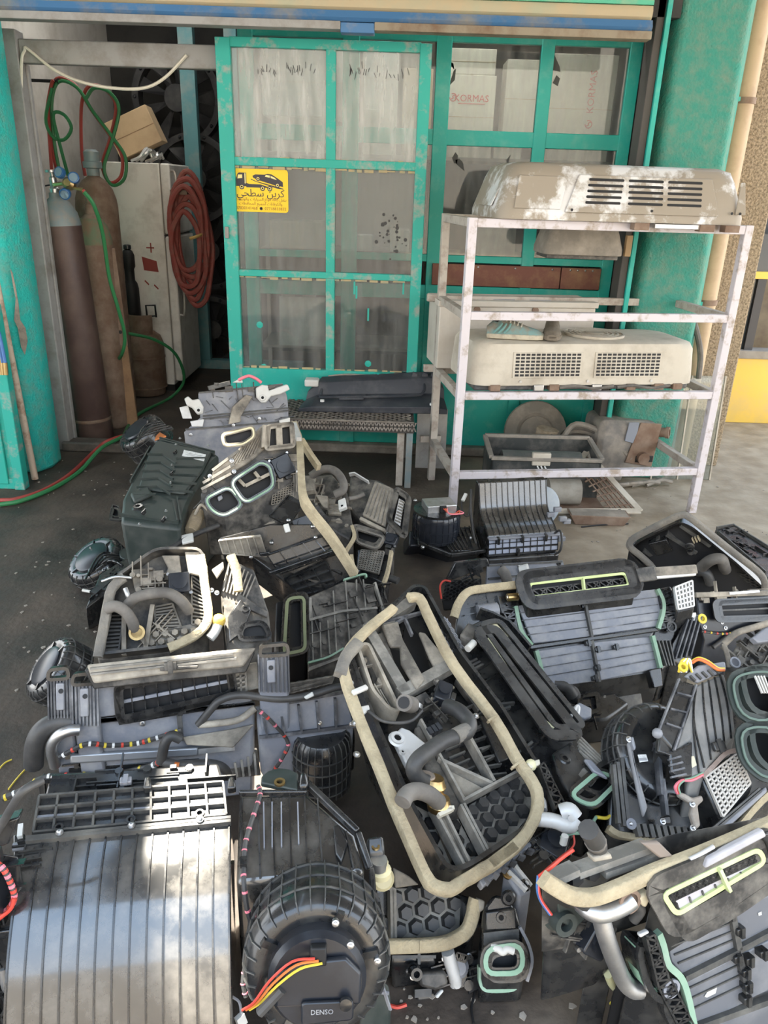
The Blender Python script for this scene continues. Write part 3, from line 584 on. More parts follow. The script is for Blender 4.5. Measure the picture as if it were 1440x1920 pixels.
# left edge: teal gate leaf, leaning pole, gauge hoses
t = thing('gate_leaf', 'weathered teal metal gate leaf in front of the left pillar', 'gate', (-2.05, 3.86, 0))
MB().box(-.6, .10, 0, .03, .04, .95).build('sheet', TEALD, t, .003); MB().box(.06, .115, -.02, .04, .0, .97).build('edge_tube', TEALD, t, .004); MB().box(-.02, .03, -.015, 0, .03, .95).build('fold', TEALD, t, .004); MB().box(-.6, .06, -.01, .03, .0, .06).build('bottom_tube', TEALD, t, .004)
a = PZ(66, 898, .01); bt = PY(-6, 535, 4.0)
t = thing('leaning_pole', 'tan wooden pole leaning on the left pillar', 'pole', a)
MB().cyl((0, 0, 0), V3(bt)-a+(V3(bt)-a)*.15, .018, 12).build('shaft', mat('bare pole', (.50, .40, .31), .7, col2=(.25, .14, .08), scale=9, lo=.5, hi=.65), t)
t = thing('gauge_hoses', 'blue and yellow gauge hoses with brass ends hanging at the left edge', 'hose', PY(0, 640, 3.75))
for i, (m, dx) in enumerate(((WB, 0), (WB, -5), (WY, -9))):
    q = [sub(t, PY(x+dx, y, 3.75+.02*i)) for x, y in ((-30, 590), (-8, 610), (2, 640), (10, 680))]; MB().tube(q, .008, 7).build('gauge_hose', m, t); MB().cyl(q[-1], q[-1]+V3((-.004, 0, -.06)), .010, 10).build('brass_end', BRS, t)
    MB().box(-.0, .01, 0, .01, 0, .01)
tag(MB().prism([PY(70, 440, 4.6), PY(76, 445, 4.6), PY(78, 455, 4.6), PY(64, 415, 4.6)], (.02, .02, 0)).build('cloth_scrap', WW), 'pale rag scrap stuck beside the maroon cylinder', 'rag')
tag(MB().prism([PZ(236, 740, .0), PZ(238, 768, .0), PZ(243, 742, .0)], (0, 0, .004)).build('paper_scrap', WW), 'white paper scrap on the floor by the board', 'paper')
# ================================================================ TABLE
t = thing('work_table', 'low steel table with expanded metal top below the glazed door', 'table', (-.2, 4.3, 0))
TB = mat('table steel', (.16, .14, .12), .7, .3, col2=(.28, .25, .21), scale=10); z = .385
MB().box(-.42, .35, -.24, .36, z-.012, z-.006).build('tray_sheet', mat('dark tray', (.05, .045, .04), .8), t)
b = MB()
for k in range(26):
    for (a_, c_) in (((-.42+k*.05-.6, -.24), (-.42+k*.05, .36)), ((-.42+k*.05, -.24), (-.42+k*.05-.6, .36))):
        # clip to the table top
        x0, y0, x1, y1 = a_[0], a_[1], c_[0], c_[1]; p = []
        for q in range(13):
            x = x0+(x1-x0)*q/12; y = y0+(y1-y0)*q/12
            if -.42 <= x <= .35: p.append((x, y, z))
        if len(p) > 1: b.beam(p[0], p[-1], .008, .005)
o = b.build('expanded_mesh', TB, t); o['kind'] = 'stuff'
b = MB()
for k in range(19):
    x = -.42+k*.041; b.beam((x, -.246, z), (x+.02, -.246, z-.05), .006, .005, (0, 1, 0)); b.beam((x+.02, -.246, z-.05), (x+.041, -.246, z), .006, .005, (0, 1, 0)); b.beam((x, -.246, z-.05), (x+.02, -.246, z), .006, .005, (0, 1, 0)); b.beam((x+.02, -.246, z), (x+.041, -.246, z-.05), .006, .005, (0, 1, 0))
o = b.build('mesh_apron', mat('worn steel bright', (.40, .36, .32), .5, .5, col2=(.12, .11, .1), scale=5), t); o['kind'] = 'stuff'
MB().box(-.42, .35, -.243, -.238, z-.06, z+.005).build('apron', mat('dark tray', (.05, .045, .04), .8), t); MB().box(-.42, .35, -.252, -.24, z-.004, z+.006).build('front_edge', TB, t, .002)
MB().box(.26, .30, -.2, -.16, 0, z-.012).build('leg', RKD, t, .003); MB().box(.31, .345, -.235, -.21, 0, z-.012).build('leg', GRYS, t, .003)
MB().box(-.41, -.37, -.2, -.16, 0, z-.012).build('leg', TB, t, .003); MB().box(-.41, -.37, .3, .34, 0, z-.012).build('leg', TB, t, .003); MB().box(.30, .34, .3, .34, 0, z-.012).build('leg', TB, t, .003)
# black moulded tray on the table
p0, p1, p2, p3 = PZ(562, 748, .40), PZ(640, 772, .40), PZ(820, 752, .40), PZ(806, 735, .41)
o0 = V3((-.50, 4.20, .386)); t = thing('plastic_wheel_liner', 'long black moulded plastic tray lying on the low steel table', 'tray', (0, 0, 0))
t.location = o0; TR = mat('blue black plastic', (.028, .032, .042), .45, col2=(.10, .10, .105), scale=8, lo=.45, hi=.8, rough2=.7)
pr = [(0, 0.0), (.0, .03), (.07, .055), (.12, .065), (.15, .13), (.19, .145), (.21, .15), (.21, .10), (.13, .03), (.02, .0)]
b = MB(); n = 12; rings = []
for i in range(n+1):
    s = i/n; x = .0+.84*s; dy = .05*s; k = 1-.25*(1-s)*(.3 if s > .1 else 1); hh = (1.0+.35*s)
    rings.append([V3((x+q[0]*.25*(1-s*1.4), q[0]*1.05+dy, q[1]*hh*(1. if 0 < i < n else .6))) for q in pr])
for i in range(n):
    m = len(pr); k = len(b.v)
    b.add(rings[i]+rings[i+1], [(q, q+m, (q+1) % m+m, (q+1) % m) for q in range(m)])
m = len(pr); b.add(rings[0], [tuple(range(m))]); b.add(rings[n], [tuple(range(m-1, -1, -1))])
b.build('tray_shell', TR, t, .004, ang=50)
b = MB(); b.prism(rnd_loop([(.22, .07, .055), (.36, .075, .06), (.38, .12, .075), (.24, .115, .07)], .012), (0, 0, .012)); b.build('raised_pad', TR, t, .003)
b = MB(); b.tube([(.12, .16, .10), (.12, .10, .075), (.15, .075, .07), (.62, .11, .085), (.70, .14, .10), (.71, .20, .14)], .008, 6); b.build('edge_bead', TR, t)
for s in (.08, .7): MB().cyl((.05+s, .05, .05), (.05+s, .05, .062), .012, 12).build('clip', WW, t)
MB().box(.02, .10, .14, .22, .11, .15).build('clear_clip', WP, t, .008)
for x in (.62, .68, .73): MB().prism([(x, .2, .12), (x+.05, .2, .12), (x+.05, .22, .19), (x+.02, .22, .20)], (0, .015, 0)).build('hook_tab', TR, t, .003)
t = thing('cable_scraps', 'twisted scrap strips lying on the black tray by the pane', 'scrap', (-.05, 4.46, .53))
for k in range(6): MB().tube([(-.3+.1*k, .02*k-.03, .012+.006*(k % 2)), (-.2+.1*k, -.01, .02), (-.1+.1*k, .03, .012)], .006, 5).build('strip', DUST, t)
MB().box(.08, .28, -.02, .05, .005, .035).build('beige_strip', BEI, t, .004); b = MB(); b.sph((-.01, 0, .02), .03, 8, .6); b.build('teal_lump', TEAL, t)
# ================================================================ RACK
FL, FRp = V3((.35, 3.66, 0)), V3((1.655, 3.85, 0)); ex = (FRp-FL).normalized(); ey = V3((-ex.y, ex.x, 0))
rk = thing('steel_rack', 'open pinkish white steel tube rack holding roof units', 'rack', FL, mtx=Matrix((ex, ey, V3((0, 0, 1)))).transposed().to_4x4())
rk.matrix_world = Matrix.Translation(FL) @ Matrix((ex, ey, V3((0, 0, 1)))).transposed().to_4x4()
RW, RD = (FRp-FL).length, .57; LV = (1.43, 1.025, .645, .236)
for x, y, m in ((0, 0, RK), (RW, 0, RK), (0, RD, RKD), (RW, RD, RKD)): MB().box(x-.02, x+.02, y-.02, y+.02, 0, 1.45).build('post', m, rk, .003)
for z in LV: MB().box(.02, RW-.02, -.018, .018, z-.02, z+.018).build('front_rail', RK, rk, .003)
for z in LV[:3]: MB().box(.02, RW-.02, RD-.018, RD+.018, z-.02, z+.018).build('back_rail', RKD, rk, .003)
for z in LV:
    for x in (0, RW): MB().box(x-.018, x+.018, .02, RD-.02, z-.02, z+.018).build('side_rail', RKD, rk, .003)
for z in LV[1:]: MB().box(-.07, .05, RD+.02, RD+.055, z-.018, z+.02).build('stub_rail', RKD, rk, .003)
def rloc(x, y, z): return rk.matrix_world @ V3((x, y, z))
def rthing(name, label, cat, x, y, z, rz=0.):
    t = thing(name, label, cat); t.matrix_world = Matrix.Translation(rloc(x, y, z)) @ Matrix.Rotation(math.atan2(ex.y, ex.x)+rz, 4, 'Z'); return t
# silver roof unit
t = rthing('roof_air_conditioner', 'worn silver rooftop air conditioner with slotted front on top of the rack', 'air conditioner', .10, -.05, 1.45, -.02)
def rbox(x0, x1, y0, y1, z0, z1, r, top, rh=.06):  # cover with sloping sides: loops bottom->top
    b = MB(); lo = []
    for z, k in ((z0, 0), (z0+.03, 0), (z1-rh, top*.8), (z1-rh*.25, top+.01), (z1, top+.05)):
        lo.append(rnd_loop([(x0+k, y0+k*.9, z), (x1-k, y0+k*.9, z), (x1-k, y1-k, z), (x0+k, y1-k, z)], r, 5))
    n = len(lo[0]); b.v = [tuple(p) for l_ in lo for p in l_]
    for i in range(len(lo)-1):
        for q in range(n): b.f.append((i*n+q, i*n+(q+1) % n, (i+1)*n+(q+1) % n, (i+1)*n+q))
    b.f += [tuple(range(n-1, -1, -1)), tuple(range((len(lo)-1)*n, len(lo)*n))]; return b
rbox(0, 1.17, 0, .60, 0, .235, .09, .055).build('cover', SIL, t, ang=50)
# front panel following the slope
def fp(x, z, o=0): return V3((x, .0495*(max(0, z-.03)/.145)*.8+.0-.004-o+.002, z))
MB().prism([fp(.30, .035), fp(1.02, .035), fp(.98, .19), fp(.36, .19)], (0, -.010, 0)).build('front_panel', SIL, t, .003)
for x0, x1, sk in ((.02, .28, 0), (1.05, 1.15, 0)): MB().prism([fp(x0+.05, .045), fp(x1, .045), fp(x1+(.03 if x0 < .5 else -.01), .18), fp(x0+.07, .18)], (0, -.006, 0)).build('corner_panel', SIL, t, .004)
for c in range(3):
    for r_ in range(5):
        z = .072+r_*.0235; x0 = .405+c*.183-(.012 if c == 0 else 0)*(4-r_)*.3
        MB().prism(rnd_loop([fp(x0, z, .010), fp(x0+.162, z, .010), fp(x0+.162, z+.011, .010), fp(x0, z+.011, .010)], .005, 2), (0, -.0015, 0)).build('slot', BK, t)
for x, z in ((.33, .045), (.70, .05), (1.08, .05), (1.12, .05)): MB().cyl(fp(x, z, .01), fp(x, z, .012), .006, 10).build('screw_hole', BK, t)
MB().prism([(-.002, .12, .05), (.045, .12, .15), (.045, .35, .15), (-.002, .35, .05)], (-.006, 0, 0)).build('side_recess', SIL, t, .003)
for x in (.62, .93, 1.05): MB().box(x, x+.07, -.03, .02, -.03, -.0).build('foot_bracket', RUST, t, .002)
MB().box(.72, .98, -.02, .03, -.022, -.002).build('bottom_strip', AL, t, .002)
# beige blower box hanging below
t = rthing('vent_housing', 'dusty beige housing hanging under the silver unit behind the rack', 'housing', .45, .30, 1.28, -.1)
rbox(0, .40, 0, .3, 0, .15, .05, .02).build('housing_body', DUST, t, .004, ang=50); MB().box(.02, .38, .03, .27, -.02, 0).build('housing_lip', PD, t, .003)
MB().box(.41, .44, .02, .05, .0, .10).build('tag', mat('brown tag', (.3, .2, .1), .7), t, .002)
# beige roof unit on the shelf
t = rthing('roof_air_conditioner', 'dusty beige rooftop air conditioner with two grilles on the middle shelf', 'air conditioner', .04, -.02, .665, .03)
MB().box(.03, 1.15, .03, .43, 0, .035).build('base_pan', mat('dark pan', (.06, .065, .07), .6, col2=(.22, .21, .19), scale=10), t, .008)
q = rbox(0, 1.18, 0, .47, .03, .235, .10, .014, .035); q.build('cover', BEI, t, ang=50)
def f2(x, z, o=0): return V3((x, .0112*max(0, min(1, (z-.06)/.14))-.002-o, z))
for g0, g1 in ((.215, .55), (.63, .965)):
    nx, nz = 13, 7
    MB().prism([f2(g0-.008, .068, 0), f2(g1+.008, .068, 0), f2(g1+.008, .19, 0), f2(g0-.008, .19, 0)], (0, -.003, 0)).build('grille_frame', BEI, t)
    b = MB()
    for i in range(nx):
        for j in range(nz):
            x = g0+(g1-g0)*i/nx; z = .073+.114*j/nz; b.prism([f2(x+.003, z+.003, .003), f2(x+.0225, z+.003, .003), f2(x+.0225, z+.013, .003), f2(x+.003, z+.013, .003)], (0, -.001, 0))
    o = b.build('grille_slots', BK, t); o['kind'] = 'stuff'
for x, z in ((.25, .05), (.595, .05), (.93, .05)): MB().cyl(f2(x, z), f2(x, z, .004), .007, 10).build('screw', SCR, t)
cz = .236; cc = V3((.70, .23, cz))
MB().lathe([(.15, 0), (.15, .002), (0, .002)], cc, n=32).build('fan_opening', BK, t)
b = MB()
for rr in (.045, .07, .095, .12, .148): b.lathe([(rr-.005, .0), (rr-.005, .012), (rr+.005, .012), (rr+.005, .0)], cc, n=32, cap=False)
for k in range(16): a = 6.2832*k/16; b.beam(cc+V3((math.cos(a)*.04, math.sin(a)*.04, .006)), cc+V3((math.cos(a+.35)*.15, math.sin(a+.35)*.15, .006)), .006, .009)
b.lathe([(.044, 0), (.044, .014), (0, .014)], cc, n=20); b.build('fan_guard', BEI, t)
for x in (.1, .32, .40, .62, .80, .95, 1.05): MB().box(x, x+.05, -.012, .03, .005, .035).build('mount_clip', SCR if x in (.32, .62) else RUST, t, .003)
for x in (.45, .75): MB().tube([(x, -.01, .02), (x+.08, -.015, .03), (x+.18, -.01, .015), (x+.28, -.012, .028)], .008, 6).build('wire_bundle', RBD, t)
# shoe and glove lump on it
S = PZ(888, 660, .952)
t = thing('old_sneaker', 'worn grey and teal sneaker on the beige roof unit', 'shoe', (.47, 3.80, .904)); t.rotation_euler = (0, 0, -.05)
sp_ = [(0, .028, .05, .055), (.03, .036, .06, .085), (.07, .038, .06, .10), (.11, .038, .055, .095), (.15, .042, .05, .075), (.20, .045, .05, .058), (.245, .04, .045, .045), (.275, .022, .035, .03)]
b = MB(); lo = []
for x, wd, ht, top in sp_: lo.append([V3((x, wd*math.cos(a), .02+max(0, math.sin(a))*(top-.02)*(1 if abs(math.cos(a)) < .95 else .9)+(min(0, math.sin(a))*.008))) for a in [6.2832*k/12 for k in range(12)]])
for i in range(len(lo)-1):
    b.add(lo[i]+lo[i+1], [(q, (q+1) % 12, (q+1) % 12+12, q+12) for q in range(12)])
b.add(lo[0], [tuple(range(11, -1, -1))]); b.add(lo[-1], [tuple(range(12))])
b.build('upper', mat('sneaker cloth', (.22, .20, .16), .9, col2=(.16, .27, .26), scale=14, lo=.45, hi=.6), t, ang=80)
b = MB(); b.prism([(x, s*wd*1.08, 0) for s in (1,) for x, wd, _, _ in sp_]+[(x, -wd*1.08, 0) for x, wd, _, _ in sp_[::-1]], (0, 0, .024)); b.build('sole', mat('sole cream', (.48, .43, .33), .8, col2=(.3, .26, .2), scale=20), t, .005)
for k in range(5): MB().tube([(.09+k*.018, -.03, .085-k*.006), (.095+k*.018, 0, .104-k*.008), (.10+k*.018, .03, .085-k*.006)], .004, 5).build('lace', mat('lace', (.5, .46, .38), .9), t)
for k in range(3): MB().tube([(.03+k*.025, -.041, .03), (.05+k*.025, -.043, .05), (.07+k*.02, -.038, .075)], .005, 5).build('side_stripe', mat('sneaker teal', (.15, .30, .28), .8), t)
MB().lathe([(.032, 0), (.026, -.02)], (.04, 0, .10), (.3, 0, 1), 14).build('collar_opening', BK, t)
t = thing('old_sneaker', 'brown dusty sneaker with its toe forward beside the teal sneaker', 'shoe', (.80, 3.86, .906)); t.rotation_euler = (0, 0, -1.75)
for c in ('upper', 'sole'):
    for o in [o for o in bpy.data.objects if o.name == c]:
        d = o.copy(); d.data = o.data.copy(); d.data.materials[0] = mat('brown cloth', (.15, .125, .095), .95, col2=(.22, .19, .15), scale=20); COL.objects.link(d); d.parent = t; d.location = (-.15, 0, 0)
MB().tube([(-.05, -.03, .085), (-.04, 0, .105), (-.05, .03, .085)], .012, 6).build('tongue', DUST, t)
# beige box behind the unit
t = rthing('white_metal_box', 'cream metal box standing behind the beige roof unit', 'box', -.02, .50, .666, -.0)
MB().box(.0, .86, 0, .30, 0, .33).build('case', mat('cream metal', (.52, .48, .42), .6, col2=(.42, .38, .32), scale=4), t, .006)
MB().box(-.01, .87, -.012, .31, .33, .36).build('lid', mat('cream metal', (.5, .5, .5), .6), t, .004)
for x in (.2, .52): MB().cyl((x, 0, .315), (x, -.01, .315), .018, 12).build('eyelet', RUST, t)
MB().box(.3, .42, .05, .2, .36, .364).build('vent_patch', PG, t); MB().box(.5, .62, .05, .2, .36, .364).build('vent_patch', PG, t)
# grey hose over the back of the rack
tag(MB().tube([PY(x, y, yy) for x, y, yy in ((1140, 590, 4.5), (1185, 548, 4.5), (1235, 528, 4.48), (1275, 545, 4.46), (1300, 600, 4.44), (1313, 660, 4.42), (1310, 710, 4.40))], .016, 8).build('grey_hose', RBD), 'grey hose arching over the back rail of the rack', 'hose')
# ================================================================ SCRAP BELOW THE RACK
GL2 = glassmat('green edge glass', .22, (.45, .47, .42))
for k, (a, c, lab) in enumerate((((1135, 905), 1215, 'dusty glass sheet leaning behind the battered tank'), ((1215, 905), 1330, 'dusty glass sheet leaning rightmost behind the rack'))):
    p, q = PZ(a[0]+k*5, 880+k*18, 0), PZ(c, 890+k*10, 0); t = thing('glass_sheet', lab, 'glass sheet', p); d = (q-p).normalized(); nn = V3((-d.y, d.x, 0))
    mw = Matrix((d, nn, V3((0, 0, 1)))).transposed().to_4x4(); t.matrix_world = Matrix.Translation(p) @ mw @ Matrix.Rotation(-.09, 4, 'X')
    L_ = (q-p).length; MB().box(0, L_, 0, .006, 0, .62).build('pane', GL2, t)
    for x in (0, L_*.45, L_): MB().box(x-.004, x+.004, -.004, .01, 0, .62).build('edge_strip', BEI, t)
t = thing('battered_tank', 'battered brown and grey metal tank with a rusty pipe stub', 'tank', PZ(1175, 895, .0)+V3((-.08, .02, 0))); t.rotation_euler = (.0, .0, .14)
lo = []
for y, k in ((-.12, .03), (-.09, 0), (.12, 0), (.15, .03)): lo.append(rnd_loop([(-.17+k, y, .06+k), (.19-k, y, .06+k), (.19-k, y, .36-k), (-.17+k, y, .38-k)], .05, 4))
b = MB(); n = len(lo[0]); b.v = [tuple(p) for l_ in lo for p in l_]
for i in range(3):
    for q in range(n): b.f.append((i*n+q, (i+1)*n+q, (i+1)*n+(q+1) % n, i*n+(q+1) % n))
b.f += [tuple(range(n)), tuple(range(4*n-1, 3*n-1, -1))]
b.build('tank_body', mat('dusty tank', (.16, .15, .14), .8, col2=(.30, .27, .23), scale=9, lo=.4, hi=.65), t, .006, ang=50)
MB().prism([(.0, -.122, .13), (.17, -.122, .10), (.19, -.122, .36), (.06, -.122, .37)], (0, -.01, 0)).build('brown_patch', RUST, t, .004)
MB().prism([(-.02, -.123, .26), (.05, -.123, .24), (.05, -.123, .37), (-.01, -.123, .37)], (0, -.008, 0)).build('blue_patch', mat('blue grey patch', (.22, .24, .28), .7), t, .003)
o = MB().lathe([(.028, 0), (.028, .07), (.034, .07), (.034, .09), (.022, .09), (.022, .05)], (.17, -.08, .30), (.8, -.6, .1), 16).build('pipe_stub', RUST, t)
MB().lathe([(.035, 0), (.035, .03)], (.1, -.13, .16), (0, -1, 0), 14).build('outlet_boss', RUST, t); MB().box(.06, .17, -.135, -.12, .13, .17).build('dark_band', BK, t, .004)
for k in range(4): MB().tube([(-.15+.09*k, -.2, .012), (-.05+.09*k, -.23+.02*k, .03), (.05+.08*k, -.18, .02)], .012, 6).build('loose_fin', DUST, t)
# round drum lid and other lumps
p = PZ(975, 838, 0)+V3((.03, -.18, 0)); t = thing('round_lid', 'dusty round metal lid leaning on the teal kick panel', 'lid', (p.x, 4.62, .19))
b = MB(); b.lathe([(.19, 0), (.195, .012), (.19, .03), (.12, .036), (.11, .03), (0, .03)], ax=(0, -1, .22), n=36); b.build('disc', DUST, t)
b = MB(); b.lathe([(.10, .03), (.10, .045), (.05, .055), (0, .055)], ax=(0, -1, .22), n=24); b.build('hub', DUST, t)
t = thing('dusty_jug', 'dusty brown crumpled bag lump in front of the round lid', 'bag', (.90, 4.35, .06))
b = MB(); n = 12; lo = []
for z, r_ in ((0, .05), (.03, .085), (.08, .09), (.14, .085), (.19, .06), (.22, .055), (.245, .06)): lo.append([V3((math.cos(6.2832*k/n)*r_*(1+.15*math.sin(k*2.3+z*30)), math.sin(6.2832*k/n)*r_*.8*(1+.12*math.cos(k*1.7+z*20)), z)) for k in range(n)])
for i in range(6): b.add(lo[i]+lo[i+1], [(q, (q+1) % n, (q+1) % n+n, q+n) for q in range(n)])
b.add(lo[0], [tuple(range(n-1, -1, -1))]); b.add(lo[-1], [tuple(range(n))]); b.build('bag_body', mat('brown sack', (.20, .155, .10), .9, col2=(.33, .28, .21), scale=14), t, ang=70); t.rotation_euler = (.12, .15, 0)
MB().lathe([(.02, 0), (0, .002)], (.02, -.05, .215), (0, -1, .6), 10).build('dark_hole', BK, t)
t = thing('hose_bundle', 'bundle of thick dusty hoses lying behind the scrap frame', 'hose', (1.05, 4.4, .05))
for k in range(5): MB().tube([(-.1+.02*k, .05-.03*k, .10+.025*k), (.05, .06-.03*k, .16+.03*k), (.2, .02-.03*k, .17+.018*k), (.34+.01*k, -.04-.02*k, .10)], .016, 8).build('hose', RBD if k % 2 else DUST, t)
MB().box(-.15, .35, -.12, .16, -.05, .08).build('scrap_plate', DUST, t, .02)
# black blower case with foil drum
p = PZ(930, 965, 0); t = thing('blower_case', 'open black sheet metal blower case with grey drum below the rack', 'blower', (.57, 3.95, 0)); t.rotation_euler = (0, 0, .02)
BX = mat('case dark', (.035, .04, .04), .5, col2=(.15, .14, .125), scale=7)
MB().box(0, .60, .0, .012, 0, .22).build('front_wall', BX, t); MB().box(0, .60, .28, .292, 0, .27).build('back_wall', BX, t); MB().box(0, .012, 0, .29, 0, .25).build('side_wall', BX, t); MB().box(.588, .60, 0, .29, 0, .25).build('side_wall', BX, t); MB().box(0, .6, 0, .29, 0, .01).build('case_floor', BX, t)
for a_, c_ in (((0, 0, .235), (.6, 0, .235)), ((0, .29, .275), (.6, .29, .275)), ((0, 0, .24), (0, .29, .27)), ((.6, 0, .24), (.6, .29, .27))): MB().beam(a_, c_, .025, .02).build('rim_angle', DUST, t, .003)
MB().cyl((.08, .14, .16), (.52, .14, .16), .075, 24).build('blower_drum', mat('foil grey', (.22, .24, .23), .4, .6, col2=(.35, .34, .31), scale=8), t)
MB().box(.22, .32, -.01, .02, .20, .27).build('connector', BEI, t, .004)
for k in range(3): MB().tube([(.25+.02*k, -.01, .20), (.27+.02*k, -.04, .15), (.24+.03*k, -.05, .08)], .004, 5).build('wire', WW, t)
MB().cyl((.30, -.10, .09), (.47, -.10, .09), .07, 20).build('motor', mat('dusty motor', (.30, .28, .24), .7, col2=(.2, .18, .15), scale=10), t)
MB().box(.05, .6, -.2, .0, 0, .02).build('base_plate', RUST, t)
b = MB(); b.box(.75, .78, -.2, .25, .0, .03); t2 = thing('grille_frame', 'tan triangular grille frame lying on the concrete below the rack', 'grille', (1.02, 3.72, .01))
A_, B_, C_ = V3((-.12, .0, .02)), V3((.33, .04, .02)), V3((.12, .46, .2)); D_ = V3((.02, .30, .16))
for u_, w_ in ((A_, B_), (B_, C_), (C_, D_)): MB().beam(u_, w_, .035, .012, (0, -.4, 1)).build('frame_angle', BEI, t2, .002)
b = MB()
for k in range(1, 9):
    s = k/9; b.beam(B_*(1-s)+C_*s, (A_+B_*1.6)/2.6*(1-s)+D_*s, .007, .006)
for k in range(1, 6):
    s = k/6; b.beam(B_*(1-s)+((A_+B_*1.6)/2.6)*s, C_*(1-s)+D_*s, .007, .006)
b.build('grille_bars', RUST, t2)
MB().cyl(B_*.75+A_*.25+V3((0, 0, .006)), B_*.75+A_*.25+V3((0, 0, .009)), .008, 10).build('bolt_hole', BK, t2)
t = thing('rusty_trough', 'reddish brown metal trough lying under the grille frame', 'scrap', (.98, 3.62, .0)); MB().prism([(0, 0, 0), (.25, 0, 0), (.28, 0, .05), (-.03, 0, .05)], (0, .1, 0)).build('trough_body', RUST, t, .004); MB().box(-.02, .27, .005, .095, .046, .052).build('trough_rim', DUST, t)
checker('checker_plate', 'checker plate piece standing between the low table and the rack', .18, .36, .0, .36, 4.42)
# ash piece and litter
mb = MB(); rr = random.Random(12)
for k in range(150):
    px, py = rr.choice(((rr.uniform(0, 240), rr.uniform(930, 1300)), (rr.uniform(1060, 1440), rr.uniform(900, 1040)), (rr.uniform(740, 1140), rr.uniform(1780, 1915)), (rr.uniform(60, 260), rr.uniform(830, 930)))); p = PZ(px, py); q = rr.uniform(.002, .008)
    mb.prism([V3((p.x+q*math.cos(a)*rr.uniform(.5, 1.4), p.y+q*math.sin(a)*rr.uniform(.5, 1.4), 0)) for a in (0, 1.2, 2.4, 3.6, 4.9)], (0, 0, .003))
tag(mb.build('floor_grit', mat('pale grit', (.30, .27, .23), .9, col2=(.2, .17, .14), scale=30)), 'pale chips and grit scattered over the stained floor', 'grit', None, 'stuff')
def wiggle(name, label, pts, m, r=.0025, cat='wire', z=.004): return tag(MB().tube([PZ(x, y, z) for x, y in pts], r, 5).build(name, m), label, cat)
wiggle('yellow_wire', 'short yellow wire on the floor at the left edge', [(16, 1480), (30, 1462), (45, 1445), (50, 1440)], WY)
wiggle('yellow_wire', 'bent yellow wire on the floor, uppermost at the left edge', [(0, 1440), (10, 1430), (22, 1424)], WY)
wiggle('black_rod', 'thin black rod lying on the concrete below the rack', [(1090, 988), (1130, 984), (1178, 982)], BK, .004, 'rod', .006)
wiggle('red_wire', 'short red wire on the floor beside the big blower', [(730, 1885), (745, 1889), (762, 1884)], WR, .004)
wiggle('black_wire', 'thin black wire on the floor below the duct with green seals', [(885, 1830), (890, 1860), (884, 1890), (888, 1919)], BK, .003)
